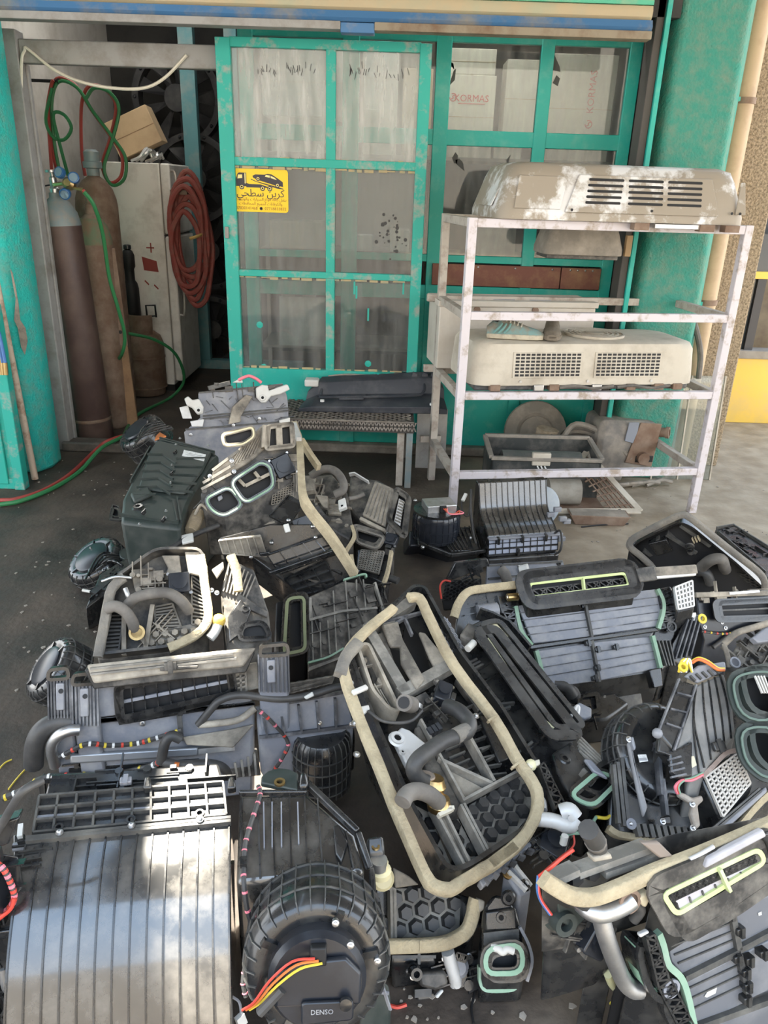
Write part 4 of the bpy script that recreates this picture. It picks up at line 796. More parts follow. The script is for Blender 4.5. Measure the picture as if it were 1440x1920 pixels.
# ================================================================ CAR HEATER UNITS: shared builders
HEAP = 'car heater and cooler cases in the heap'
EDGE = {'black plastic': PLR, 'dusty black plastic': PDR, 'grey plastic': PGE}
class Unit:
    # crop = (x0, y0, scale): coordinates are read in a magnified view of the photograph; z = height above the floor
    def __init__(s, label, crop, O, U, V, name='car_heater_unit', cat='heater unit', group=HEAP):
        s.k = crop; o, u, v = [PZ(*s.p(*q[:2]), q[2]) for q in (O, U, V)]
        a = (u-o); s.lu = a.length; a.normalize(); b = v-o; b = b-a*b.dot(a); s.lv = b.length; b.normalize(); c = a.cross(b)
        s.M = Matrix.Translation(o) @ Matrix((a, b, c)).transposed().to_4x4(); s.I = s.M.inverted()
        s.e = thing(name, label, cat, group=group, mtx=s.M); s.cp = s.I @ CP; s.dn = (s.I.to_3x3() @ V3((0, 0, -1)))
        s.nw = s.I.to_3x3()
    def p(s, x, y): return (s.k[0]+x/s.k[2], s.k[1]+y/s.k[2])
    def q(s, x, y, w=0.):
        d = s.nw @ ray(*s.p(x, y)); t = (w-s.cp.z)/d.z; return s.cp+d*t
    def g(s, x, y, z): return s.I @ PZ(*s.p(x, y), z)
    def Q(s, pts, w=0.): return [s.q(p[0], p[1], p[2] if len(p) > 2 else w) for p in pts]
    def B(s, mb, name, m, par=None, bevel=0., label=None, ang=35, stuff=False):
        if not mb.v: return None
        o = mb.build(name, m, par or s.e, bevel, label, ang)
        if stuff: o['kind'] = 'stuff'
        return o
    def case(s, pts, m, w=0., zb=.01, name='casing', taper=.12, bevel=.006, par=None, r=0.):
        top = s.Q(pts, w)
        if r: top = rnd_loop(top, r, 3)
        c = sum(top, V3((0, 0, 0)))/len(top); bot = []
        for p in top:
            P = s.M @ p; h = max(P.z-zb, .005); b = p+s.dn*h; cc = c+s.dn*h; d = (cc-b); bot.append(b+d*taper)
        mb = MB(); n = len(top); nm = V3((0, 0, 0))
        for i in range(n): nm += top[i].cross(top[(i+1) % n])
        if nm.z < 0: top = top[::-1]; bot = bot[::-1]
        mb.add(bot+top, [tuple(range(n-1, -1, -1)), tuple(range(n, 2*n))]+[(i, (i+1) % n, (i+1) % n+n, i+n) for i in range(n)])
        return s.B(mb, name, m, par, bevel)
    def plate(s, pts, m, w=0., h=.01, name='plate', bevel=.003, par=None, r=0., label=None):
        P = s.Q(pts, w)
        if r: P = rnd_loop(P, r, 3)
        return s.B(MB().prism(P, (0, 0, h)), name, m, par, bevel, label)
    def ribs(s, segs, m, w=0., t=.003, h=.005, name='ribs', par=None):
        m = EDGE.get(m.name, m)
        if len(segs) > 1 and any(k in name for k in ('flange', 'divider', 'hinge', 'frame', 'joint', 'pin', 'edge_ribs', 'web')):
            for sg in segs: o = s.ribs([sg], m, w, t, h, name, par)
            return o
        mb = MB()
        for a, b in segs: mb.rib(s.q(a[0], a[1], a[2] if len(a) > 2 else w), s.q(b[0], b[1], b[2] if len(b) > 2 else w), t, h)
        return s.B(mb, name, m, par)
    def grid(s, a, b, c, d, nu, nv, m, w=0., t=.003, h=.005, name='ribs', par=None, edge=True):
        m = EDGE.get(m.name, m)
        A, Bq, C, D = s.Q((a, b, c, d), w); mb = MB()
        for i in range(0 if edge else 1, nu+1 if edge else nu):
            f = i/nu; mb.rib(A.lerp(Bq, f), D.lerp(C, f), t, h)
        for j in range(0 if edge else 1, nv+1 if edge else nv):
            if nv < 1: break
            f = j/nv; mb.rib(A.lerp(D, f), Bq.lerp(C, f), t, h)
        return s.B(mb, name, m, par)
    def band(s, pts, m, w=0., wd=.022, h=.014, closed=False, sm=4, name='foam_seal', par=None, jag=0., label=None):
        P = s.Q(pts, w); P = smooth(P, sm, closed) if sm > 1 else P; mb = MB()
        pr = [(-wd/2, 0), (wd/2, 0), (wd/2, h*.8), (wd*.38, h), (-wd*.38, h), (-wd/2, h*.8)]
        mb.sweep(P, pr, closed=closed)
        if jag:
            rr = random.Random(3); mb.v = [(x+rr.uniform(-jag, jag), y+rr.uniform(-jag, jag), z) for x, y, z in mb.v]
        return s.B(mb, name, m, par, 0, label, 50)
    def wall(s, pts, m, w=0., h=.03, t=.006, closed=True, r=.01, name='rim', par=None, sm=0):
        P = s.Q(pts, w); P = rnd_loop(P, r, 4) if closed and r else (smooth(P, sm) if sm else P); mb = MB()
        mb.sweep(P, [(-t/2, 0), (t/2, 0), (t/2, h), (-t/2, h)], closed=closed); return s.B(mb, name, m, par, 0, None, 50)
    def duct(s, pts, m=None, w=0., h=.035, t=.010, r=.02, seal=None, lip=True, name='duct_opening', back=BK, flap=False):
        m = m or PL; o = s.wall(pts, m, w, h, t, True, r, name)
        P = rnd_loop(s.Q(pts, w+.002), r, 4); s.B(MB().prism(P, (0, 0, .002)), 'duct_painted_dark', back, o)  # black floor colour stands in for the dark of a deep duct
        if lip: s.wall(pts, m, w+h-.006, .006, t*1.9, True, r, 'rim', o)
        if seal: s.wall(pts, seal, w+h, .004, t*.75, True, r, 'seal', o)
        if flap:
            A, B_, C, D = s.Q(pts, w+h*.5)[:4]; mb = MB().beam(A.lerp(D, .5), B_.lerp(C, .5), .008, .008); s.B(mb, 'flap_shaft', PG, o)
            mb = MB()
            for k in range(1, 9): mb.rib(A.lerp(B_, k/9)-V3((0, 0, h*.35)), D.lerp(C, k/9)-V3((0, 0, h*.35)), .003, h*.5)
            s.B(mb, 'flap_ribs', PL, o)
        return o
    def hexes(s, quad, cell, m, w=0., h=.008, name='honeycomb', gap=.88, floor=True):
        P = s.Q(quad, w); xs = [p.x for p in P]; ys = [p.y for p in P]; mb = MB()
        def ins(x, y):
            r = False; j = len(P)-1
            for i in range(len(P)):
                if (P[i].y > y) != (P[j].y > y) and x < (P[j].x-P[i].x)*(y-P[i].y)/(P[j].y-P[i].y)+P[i].x: r = not r
                j = i
            return r
        dy = cell*.866; j = 0; y = min(ys)
        while y < max(ys):
            x = min(xs)+(cell/2 if j % 2 else 0)
            while x < max(xs):
                if ins(x, y):
                    R_ = cell*.577; lo = [V3((x+R_*gap*math.cos(a), y+R_*gap*math.sin(a), w)) for a in [math.pi/6+k*math.pi/3 for k in range(6)]]
                    hi = [V3((x+R_*gap*.72*math.cos(a), y+R_*gap*.72*math.sin(a), w+h)) for a in [math.pi/6+k*math.pi/3 for k in range(6)]]
                    mb.loft(lo, hi)
                x += cell
            y += dy; j += 1
        o = s.B(mb, name, m, None, 0, None, 20)
        if floor: s.B(MB().prism(P, (0, 0, .002)), 'honeycomb_rim_highlight', PDR, o)  # lighter floor showing between the cells paints in their rim highlights
        return o
    def tri(s, a, b, c, d, n, m, w=0., t=.003, h=.01, name='lattice', par=None):  # zigzag lattice between edges ab and dc
        A, B_, C, D = s.Q((a, b, c, d), w); mb = MB(); mb.rib(A, B_, t, h); mb.rib(D, C, t, h)
        for k in range(n):
            p, q = A.lerp(B_, k/n), A.lerp(B_, (k+1)/n); e, f = D.lerp(C, k/n), D.lerp(C, (k+1)/n); mb.rib(p, f, t, h); mb.rib(e if k % 2 else p, q if k % 2 else e, t, h)
        return s.B(mb, name, m, par)
    def cross(s, a, b, c, d, n, m, w=0., t=.003, h=.004, name='lattice'):  # diagonal lattice grille
        A, B_, C, D = s.Q((a, b, c, d), w); mb = MB()
        def at(x, y): return A.lerp(B_, x).lerp(D.lerp(C, x), y)
        for k in range(-n+1, n):
            for sg in (0, 1):
                pts = []
                for x, y in ((max(0, k/n), max(0, -k/n)), (min(1, 1+k/n), min(1, 1-k/n))): pts.append(at(1-x if sg else x, y))
                mb.rib(pts[0], pts[1], t, h)
        return s.B(mb, name, m)
    def tube(s, pts, r, m, name='hose', w=0., n=9, par=None, label=None):
        return s.B(MB().tube(s.Q(pts, w), r, n, sm=5), name, m, par, 0, label, 60)
    def corr(s, pts, r, m, name='corrugated_hose', w=0., par=None):
        P = smooth(s.Q(pts, w), 8); rr = [r*(1 if i % 2 else .8) for i in range(len(P))]; mb = MB(); mb.tube(P, r, 9, sm=1)
        for i in range(1, len(P)-1): mb.lathe([(r, -.002), (r*1.18, 0), (r, .002)], P[i], P[i+1]-P[i-1], 9, cap=False)
        return s.B(mb, name, m, par)
    def harness(s, pts, r=.004, w=0., cols=(WR, WY), gap=2, name='wiring_harness'):
        P = smooth(s.Q(pts, w), 6); o = s.B(MB().tube(P, r, 7, sm=1), name, RB); groups = {}
        for i in range(1, len(P)-1, gap):
            m = cols[(i//gap) % len(cols)]; mb = groups.setdefault(m.name, (MB(), m))[0]; d = (P[i+1]-P[i]).normalized()
            mb.cyl(P[i]-d*.003, P[i]+d*.003, r*1.1, 7)
        for mb, m in groups.values(): s.B(mb, 'wire_showing', m, o, stuff=True)
        return o
    def screws(s, pts, w=0., r=.0055):
        r *= .7
        mb = MB(); mb.lathe([(r*1.7, 0), (r*1.7, .002), (r, .0025), (r, .006), (r*.6, .0075), (0, .0075)], n=10); me = None
        for p in pts:
            c = s.q(p[0], p[1], p[2] if len(p) > 2 else w)
            if me is None: o = mb.build('screw', SCR, s.e); me = o.data
            else: o = bpy.data.objects.new('screw', me); COL.objects.link(o); o.parent = s.e
            o.location = c
    def boss(s, x, y, w=0., r=.012, h=.015, m=None, hole=BK):
        c = s.q(x, y, w); o = s.B(MB().lathe([(r*1.3, 0), (r, .003), (r, h), (r*.55, h), (r*.55, h*.4)], c, n=16), 'screw_boss', m or PL)
        s.B(MB().lathe([(r*.55, h*.5), (0, h*.5)], c, n=12), 'boss_hole', hole, o)
    def ring(s, x, y, w, r, m, t=.3): return s.B(MB().lathe([(r*(1-t), 0), (r*(1-t), .004), (r, .004), (r, 0)], s.q(x, y, w), n=20), 'metal_ring', m)
    def motor(s, x, y, w=0., sx=.055, sy=.045, h=.028, a=0.):
        c = s.q(x, y, w); ca, sa = math.cos(a), math.sin(a); f = lambda X, Y, Z=0: c+V3((X*ca-Y*sa, X*sa+Y*ca, Z))
        o = s.B(MB().prism(rnd_loop([f(-sx/2, -sy/2), f(sx/2, -sy/2), f(sx/2, sy/2), f(-sx/2, sy/2)], .008, 3), (0, 0, h)), 'actuator_motor', MO, None, .003)
        s.B(MB().cyl(f(0, 0, h), f(0, 0, h+.006), min(sx, sy)*.36, 18), 'actuator_hub', MO, o)
        s.B(MB().prism([f(-.012, -sy/2-.014, h*.2), f(.012, -sy/2-.014, h*.2), f(.012, -sy/2, h*.2), f(-.012, -sy/2, h*.2)], (0, 0, h*.6)), 'connector', PL, o, .002)
        for X, Y in ((-sx/2, sy/2), (sx/2, sy/2), (sx/2, -sy/2)): s.B(MB().cyl(f(X, Y, h*.4), f(X, Y, h*.65), .005, 8), 'ear_screw', SCR, o)
    def clip(s, x, y, w=0., m=None, sx=.012, sy=.02, h=.012):
        c = s.q(x, y, w); o = s.B(MB().cbox(c+V3((0, 0, h/2)), sx, sy, h), 'clip', m or PL, None, .002); s.B(MB().cbox(c+V3((0, 0, h)), sx*.4, sy*1.5, h*.5), 'clip_tongue', m or PL, o)
    def greeble(s, a, b, c, d, n, m, w=0., seed=1, big=1.):
        A, B_, C, D = s.Q((a, b, c, d), w); rr = random.Random(seed); mb = MB()
        for k in range(n):
            x, y = rr.random(), rr.random(); p = A.lerp(B_, x).lerp(D.lerp(C, x), y); t = rr.random()
            e = (B_-A).normalized(); f = V3((-e.y, e.x, 0)); L = rr.uniform(.012, .05)*big; h = rr.uniform(.003, .016)*big
            if t < .4: mb.rib(p-e*L, p+e*L, .003, h)
            elif t < .65: mb.rib(p-f*L, p+f*L, .003, h)
            elif t < .85: mb.cyl(p, p+V3((0, 0, h)), rr.uniform(.004, .011)*big, 10)
            else: mb.prism([p-e*L*.4-f*L*.3, p+e*L*.4-f*L*.3, p+e*L*.4+f*L*.3, p-e*L*.4+f*L*.3], (0, 0, h))
        return s.B(mb, 'moulded_detail', m, stuff=True)
    def drum(s, c, ax, r, L, m=None, rings=3, n=22, front=True, name='blower_drum', motor=True, a0=0, a1=6.28319):
        m = m or PL; o = s.B(MB().lathe([(r*.96, 0), (r, .004), (r, L*.78), (r*.94, L*.93), (r*.82, L), (r*.70, L*.97)], c, ax, 36), name, m, None, 0, None, 50)
        mb = MB(); ax = V3(ax).normalized(); c = V3(c)
        for k in range(rings): z = L*(.12+.62*k/max(1, rings-1)); mb.lathe([(r-.001, z-.0015), (r+.003, z-.0015), (r+.003, z+.0015), (r-.001, z+.0015)], c, ax, 36, cap=False)
        e = ax.cross(V3((0, 0, 1)) if abs(ax.z) < .9 else V3((1, 0, 0))).normalized(); f = ax.cross(e)
        for k in range(n):
            a = 6.28319*k/n; d = e*math.cos(a)+f*math.sin(a); sd = ax.cross(d)
            path = [c+d*(r)+ax*.003, c+d*r+ax*L*.78, c+d*r*.94+ax*L*.93, c+d*r*.82+ax*L]
            for i in range(3): mb.beam(path[i]+d*.001, path[i+1]+d*.001+(ax*.001 if i else V3((0, 0, 0))), .002, .0035, d)
        s.B(mb, 'drum_ribs', EDGE.get(m.name, m), o)
        if motor:
            g = s.B(MB().lathe([(r*.70, L*.9), (r*.62, L*.9), (r*.62, L*1.02), (r*.56, L*1.06), (0, L*1.06)], c, ax, 28), 'blower_motor', MO, o)
            mb = MB()
            for k in range(6):
                a = 6.28319*k/6+.4; d = e*math.cos(a)+f*math.sin(a); mb.beam(c+d*r*.5+ax*L*1.0, c+d*r*.80+ax*L*1.0, .006, .006, ax)
            s.B(mb, 'motor_arms', PL, o)
        return o
# ================================================================ THE HEAP
# ---- A: big ribbed case with blower in the left foreground
cA, cA2 = (0, 1430, 3.), (400, 1430, 3.92)
u = Unit('big black case with a curved ribbed panel and blower drum, nearest on the left', cA, (140, 440, .43), (1300, 330, .43), (230, 100, .455))
lu = u.lu
cv = smooth([(0, 0, 0), (0, -.06, -.004), (0, -.13, -.025), (0, -.20, -.065), (0, -.27, -.13), (0, -.33, -.21)], 6)
mb = MB(); mb.prism([V3((0, p.y, p.z)) for p in cv]+[V3((0, -.32, -.40)), V3((0, -.0, -.40))], (lu, 0, 0)); u.B(mb, 'ribbed_panel', PA, None, .003, None, 25)
for k in range(14):
    x = lu*(.01+.98*k/13); mb = MB()
    for i in range(len(cv)-1):
        d = cv[i+1]-cv[i]; nn = V3((0, -d.z, d.y)); nn = nn if nn.z > 0 else -nn; mb.beam(V3((x, cv[i].y, cv[i].z)), V3((x, cv[i+1].y, cv[i+1].z)), .003, .007, nn)
    u.B(mb, 'panel_rib', PL)

u.case([(165, 430), (1290, 322), (1262, 110), (220, 190)], PL, 0, .02, 'top_case', .05)
u.grid((190, 405), (1275, 305), (1255, 120), (225, 200), 10, 3, PL, 0, .004, .010)
u.plate([(195, 325), (1150, 245), (1150, 225), (195, 302)], PG, .001, .004, 'step_strip')
u.ribs([((150, 455), (1300, 345)), ((150, 440), (1300, 325))], PL, 0, .006, .012, 'flange')
u.case([(250, 190), (1260, 110), (1230, 0), (280, 60)], PL, -.03, .02, 'rear_case', .05); u.greeble((280, 170), (1230, 100), (1220, 10), (290, 70), 22, PL, -.03, 4)
u.screws([(335, 395, .014), (740, 355, .014), (1125, 320, .014)], r=.006)
for x, y in ((335, 385), (740, 340), (1125, 305)): u.boss(x, y, .0, .009, .013)
for x, y in ((835, 150), (1305, 150)): u.plate([(x-25, y+30), (x+25, y+25), (x+15, y-40), (x-15, y-38)], PL, 0, .02, 'tab', .004)
u.clip(710, 115, 0, PG, .022, .014, .012)
u.greeble((140, 450), (210, 440), (200, 560), (140, 600), 9, PL, .0, 8, .6)
for x, y in ((75, 475), (100, 600)): u.B(MB().cyl(u.q(x, y, -.01), u.q(x+70, y-8, -.01), .008, 12), 'pivot_pin', PG)
u.plate([(85, 440), (150, 430), (165, 620), (90, 640)], PL, -.04, .02, 'side_bracket')
u.B(MB().beam(u.q(118, 350, .0), u.q(112, 420, .0), .009, .009), 'white_lever', WP)
u.B(MB().beam(u.q(1300, 560, -.05), u.q(1310, 1290, -.30), .012, .012), 'side_flange', PL)
# cone between panel and blower
mb = MB(); N = u.q
k0 = u.k; u.k = cA2
top = [u.g(190, 235, .44), u.g(690, 225, .44), u.g(760, 260, .44), u.g(1040, 530, .42), u.g(1110, 780, .40)]; bot = [u.g(170, 880, .37), u.g(500, 850, .37), u.g(800, 820, .37), u.g(1000, 800, .37), u.g(1080, 800, .37)]
mb.prism([u.g(190, 235, .45), u.g(690, 225, .45), u.g(1040, 525, .42), u.g(1120, 810, .38), u.g(800, 830, .39), u.g(170, 890, .39)], u.nw @ V3((0, .0, -.30))); u.B(mb, 'cone_housing', PA, None, .008)
mb = MB(); up_ = u.nw @ V3((0, 0, 1))
for a, b in (((205, 240), (215, 880)), ((330, 360), (345, 860)), ((425, 235), (455, 850)), ((560, 235), (575, 840)), ((670, 240), (690, 820)), ((765, 270), (805, 805)), ((975, 510), (1030, 790))):
    mb.rib(u.g(*a, .452 if a[1] < 400 else .425), u.g(*b, .39), .003, .006, up_)
u.B(mb, 'cone_ribs', PL)
mb = MB()
for a, b in (((370, 300), (375, 640)), ((432, 300), (433, 635)), ((500, 300), (502, 630)), ((620, 300), (628, 610))): mb.rib(u.g(*a, .448), u.g(*b, .412), .0025, .007, up_)
u.B(mb, 'bright_ribs', PG)
mb = MB(); mb.rib(u.g(690, 170, .455), u.g(1060, 530, .43), .012, .014, up_); mb.rib(u.g(1060, 530, .43), u.g(1150, 800, .39), .012, .014, up_); mb.rib(u.g(190, 235, .452), u.g(690, 230, .452), .008, .010, up_); u.B(mb, 'cone_flange', PL, None, .003)
mb = MB(); mb.prism([u.g(350, 180, .452), u.g(620, 235, .452), u.g(625, 110, .452), u.g(560, 80, .452), u.g(480, 70, .452), u.g(400, 95, .452), u.g(355, 135, .452)], up_*.012); u.B(mb, 'mounting_ear', PGR, None, .003)
c = u.g(488, 150, .464); u.B(MB().lathe([(.006, 0), (.006, .004), (.011, .004), (.011, 0)], c, up_, 18), 'brass_grommet', BRS)
mb = MB(); mb.prism([u.g(630, 235, .45), u.g(700, 225, .45), u.g(690, 120, .46), u.g(640, 120, .46)], up_*.02); u.B(mb, 'end_lug', PL, None, .006)
mb = MB(); mb.prism([u.g(880, 480, .43), u.g(925, 470, .43), u.g(990, 600, .415), u.g(940, 750, .40), u.g(900, 680, .41)], up_*.006); u.B(mb, 'raised_pad', PL, None, .004)
# blower drum
axw = V3((.10, -1, .42)).normalized(); bc = PZ(*u.p(760, 1210), .31); c0 = u.I @ bc; axl = u.nw @ axw
dr_ = u.drum(c0, axl, .122, .135, PL, 3, 30, motor=False)
mc = c0+axl*.11
mt_ = u.B(MB().lathe([(.088, 0), (.088, .012), (.080, .02), (.080, .045), (.072, .056), (0, .056)], mc, axl, 32), 'blower_motor', MO, dr_)
e1 = (u.nw @ V3((1, .04, 0))); e1 = (e1-axl*e1.dot(axl)).normalized(); e2 = axl.cross(e1); e2 = e2 if (u.M.to_3x3() @ e2).z > 0 else -e2
def mf(x, y, z): return mc+e1*x+e2*y+axl*z
mb = MB(); mb.prism([mf(-.066, -.03, .056), mf(.07, -.03, .056), mf(.07, .02, .056), mf(.045, .045, .056), mf(-.03, .04, .056), mf(-.066, .02, .056)], axl*.012); mo = u.B(mb, 'motor_cap', MO, mt_, .004)
mb = MB(); mb.prism(rnd_loop([mf(-.025, -.055, .068), mf(.058, -.05, .068), mf(.058, -.018, .068), mf(-.025, -.018, .068)], .008), axl*.008); u.B(mb, 'cap_block', MO, mt_, .003)
text('maker_lettering', 'DENSO', .011, PG, mt_, mf(.008, -.034, .0762), e1, e2)
u.B(MB().lathe([(.010, 0), (.010, .008), (.004, .009)], mf(.045, -.02, .076), axl, 14), 'cap_socket', PL, mt_)
mb = MB(); mb.prism([mf(-.012, .035, .05), mf(.014, .035, .05), mf(.014, .065, .05), mf(-.012, .065, .05)], axl*.022); u.B(mb, 'connector', BK, mt_, .003)
for i, (m, dx) in enumerate(((WR, 0), (WO, .006), (WY, .012))): u.B(MB().tube([mf(-.005+dx, .05-.004*i, .074), mf(-.04+dx, .05-.006*i, .080), mf(-.075+dx, .015-.004*i, .07), mf(-.10+dx, -.03, .05), mf(-.12+dx, -.055, .03)], .0022, 6), 'wire', m, mt_)
for a in (.3, 1.2, 2.6, 4.2): u.B(MB().beam(mf(math.cos(a)*.07, math.sin(a)*.07, .02), mf(math.cos(a)*.105, math.sin(a)*.105, .028), .012, .010, axl), 'motor_arm', PL, mt_)
u.B(MB().tube([mf(-.055, -.0, .068), mf(-.09, -.04, .062)], .008, 8), 'loom_sleeve', RB, mt_)
for x, y, z in ((.052, .062, .055), (.098, .02, .03), (.028, .09, .04)):
    u.B(MB().lathe([(.006, 0), (.006, .008), (.004, .009), (.004, .011), (0, .012)], mf(x, y, z), axl, 12), 'bolt', SCR, dr_)
mb = MB(); mb.prism([u.g(1120, 1600, .22), u.g(1220, 1570, .24), u.g(1300, 1640, .22), u.g(1310, 1860, .16), u.g(1200, 1990, .12), u.g(1060, 1980, .14)], u.nw @ V3((0, .02, -.12))); u.B(mb, 'outlet_box', PGR, None, .006)
mb = MB(); mb.rib(u.g(1220, 1570, .242), u.g(1300, 1820, .17), .003, .004, up_); mb.rib(u.g(1160, 1680, .21), u.g(1290, 1700, .205), .003, .004, up_); u.B(mb, 'outlet_ribs', PG)
mb = MB(); mb.prism([u.g(1140, 830, .40), u.g(1185, 820, .40), u.g(1200, 1040, .35), u.g(1150, 1030, .35)], up_*.02); u.B(mb, 'drain_arm', PL, None, .004)
u.B(MB().lathe([(.02, 0), (.02, .012), (.014, .016), (.014, .03)], u.g(1230, 820, .36), up_, 16), 'yellow_fitting', mat('yellowed plastic', (.62, .55, .33), .5)); u.B(MB().lathe([(.016, 0), (.016, .02)], u.g(1215, 770, .38), up_, 16), 'hose_clamp', AL)
mb = MB(); mb.prism([u.g(1120, 620, .40), u.g(1250, 600, .40), u.g(1260, 740, .38), u.g(1130, 760, .38)], up_*.025); u.B(mb, 'drain_block', PL, None, .006); u.B(MB().lathe([(.004, .026), (.004, .03), (.008, .03), (.008, .026)], u.g(1190, 700, .385), up_, 14), 'brass_ring', BRS)
P = [u.g(x, y, z) for x, y, z in ((330, 170, .47), (345, 230, .465), (315, 330, .46), (265, 480, .45), (235, 600, .44), (225, 720, .43), (225, 880, .42), (250, 1080, .38), (300, 1270, .33), (270, 1400, .32), (235, 1500, .31), (220, 1620, .29), (240, 1720, .27))]
Ps = smooth(P, 6); hb = u.B(MB().tube(Ps, .0045, 7, sm=1), 'wiring_harness', RB); mb = MB()
for i in range(2, len(Ps)-2, 4): mb.cyl(Ps[i], Ps[i].lerp(Ps[i+1], .5), .0052, 7)
u.B(mb, 'wire_showing', WPK, hb, stuff=True)
u.B(MB().cbox(u.g(222, 730, .435), .012, .016, .012), 'harness_clip', PL, hb)
u.B(MB().beam(u.g(190, 1860, .22), u.g(215, 1925, .20), .016, .010), 'white_connector', WP); u.B(MB().tube([u.g(140, 1720, .25), u.g(190, 1760, .24), u.g(205, 1850, .22)], .0025, 6), 'grey_wire', PG)
u.k = k0
# ---- left edge lattice case
u = Unit('black lattice sided case at the bottom left edge beside the big ribbed panel', cA, (-60, 1350, .16), (110, 1330, .16), (-60, 960, .30))
u.case([(-140, 1480), (95, 1480), (125, 960), (-140, 960)], BK, -.02, .0); u.cross((-140, 1480), (95, 1480), (118, 950), (-140, 950), 4, PL, 0, .004, .006)
u.plate([(-140, 950), (125, 920), (130, 870), (-140, 900)], PL, -.0, .03, 'top_flange'); u.tube([(20, 1150), (35, 1240), (50, 1270)], .010, AL, 'metal_pipe', .0)
u.case([(-140, 870), (100, 840), (115, 520), (-140, 480)], PL, .03, .05, 'upper_case'); u.greeble((-100, 860), (100, 830), (100, 540), (-100, 500), 16, PL, .03, 11); u.B(MB().cyl(u.q(-140, 760, .05), u.q(20, 740, .05), .03, 18), 'dark_roller', MO)
u.harness([(-30, 560, .05), (20, 600, .06), (60, 680, .06), (80, 760, .06), (50, 820, .06), (-20, 870, .05)], .005, cols=(WPK, WR)); u.tube([(80, 760, .065), (60, 820, .065), (-10, 880, .06)], .004, WR, 'red_wire')
u.plate([(-140, 470), (80, 400), (140, 250), (-140, 330)], PL, .06, .03, 'bracket_plate'); u.tube([(-40, 420, .10), (20, 330, .10), (60, 260, .11), (130, 160, .12), (240, 100, .10)], .007, RB, 'wiring_loom')
# ---- B: vent unit
cB, cC = (0, 1240, 2.057), (60, 1000, 3.)
u = Unit('black unit with a long rectangular vent between two corrugated square ducts', cB, (392, 330, .24), (975, 262, .24), (372, 75, .40))
u.case([(392, 330), (975, 262), (985, 165), (900, 15), (372, 80), (380, 210)], PG, 0, .02, taper=.05)
u.duct([(455, 90), (885, 20), (902, 125), (465, 225)], PL, .0, .03, .012, .02, flap=True)
u.plate([(380, 212), (455, 205), (465, 235), (700, 195), (980, 150), (985, 165), (390, 235)], PL, .0, .012, 'ledge')
u.ribs([((690, 185), (700, 300)), ((640, 190), (690, 185))], PL, 0, .012, .015, 'hinge'); u.clip(695, 190, .01, PL, .03, .012)
u.plate([(380, 95), (450, 85), (455, 200), (385, 210)], PG, .0, .016, 'end_block'); u.plate([(900, 20), (990, 0), (1000, 100), (905, 120)], PV, .0, .014, 'dusty_end_block'); u.grid((905, 30), (945, 20), (950, 110), (910, 118), 2, 5, PV, .014, .005, .01)
for (x0, x1, y0, y1, dz) in ((190, 275, 60, 225, 0), (283, 380, 80, 250, .005), (1000, 1115, -30, 120, .03)):
    u.case([(x0, y1), (x1, y1-8), (x1-4, y0-6), (x0-4, y0)], PG, .03+dz, .06, 'square_duct', .02)
    u.ribs([((x0+(x1-x0)*k/7, y1-3), (x0-4+(x1-x0)*k/7, y0)) for k in range(8)], PG, .03+dz, .004, .008, 'duct_ribs'); u.plate([(x0+30, y1-40), (x0+62, y1-42), (x0+60, y0+20), (x0+28, y0+22)], PG, .035+dz, .012, 'duct_latch')
    u.wall([(x0, y0+4), (x1-4, y0-2), (x1-10, y0-42), (x0+4, y0-34)], PL, .02+dz, .02, .008, True, .01, 'duct_mouth')
    u.B(MB().cyl(u.q(x0+45, y0+55, .045+dz), u.q(x0+45, y0+55, .05+dz), .006, 10), 'latch_hole', BK)
u.k = cC
u.plate([(310, 735), (1130, 650), (1260, 640), (1190, 745), (800, 780), (350, 840)], PV, .055, .014, 'dusty_top_shelf', .006); u.plate([(310, 745), (1250, 650), (1200, 760), (360, 850)], PD, .01, .042, 'rear_case')
u.ribs([((330, 790), (1150, 700)), ((330, 760), (1130, 672))], PD, .07, .005, .008); u.clip(780, 740, .07, PD, .03, .02, .02); u.plate([(720, 745), (935, 735), (935, 755), (720, 770)], PD, .068, .012, 'slide_bar')
u.k = cB
u.tube([(305, 264, .05), (265, 268, .055), (222, 290, .05), (200, 335, .03), (212, 402, .0)], .014, AL, 'metal_pipe', n=12)
u.tube([(290, 235, .02), (220, 235, .02), (165, 265, .02), (135, 320, .01), (130, 400, -.02)], .024, RB, 'rubber_elbow', n=12)
u.case([(270, 300), (390, 280), (392, 330), (400, 400), (270, 410)], PL, -.02, .02, 'end_casing'); u.greeble((275, 305), (385, 290), (390, 395), (275, 405), 10, PL, -.02, 5)
u.B(MB().beam(u.q(270, 375, -.0), u.q(765, 345, -.0), .024, .016), 'metal_rail', mat('satin steel', (.33, .35, .38), .4, .7), bevel=.005); u.B(MB().beam(u.q(765, 345, -.0), u.q(905, 330, .0), .014, .014), 'rail_rod', AL)
u.plate([(270, 390), (770, 360), (775, 405), (275, 435)], PL, -.05, .03, 'rail_block'); u.case([(140, 440), (880, 380), (880, 470), (150, 540)], PL, -.10, .02, 'front_casing'); u.greeble((160, 500), (860, 420), (870, 460), (170, 530), 18, PL, -.10, 9)
u.screws([(550, 240)], .005, .006); u.plate([(705, 290), (880, 262), (980, 240), (900, 330), (720, 320)], PV, .004, .008, 'dusty_patch_plate')
u.tube([(765, 245, .03), (810, 190, .045), (850, 150, .05), (930, 130, .05), (1080, 145, .05), (1200, 130, .05), (1300, 100, .05), (1395, 95, .05)], .010, RB, 'wiring_loom'); u.tube([(765, 245, .03), (830, 240, .04), (920, 225, .04), (985, 180, .04)], .009, PV, 'loom_branch')
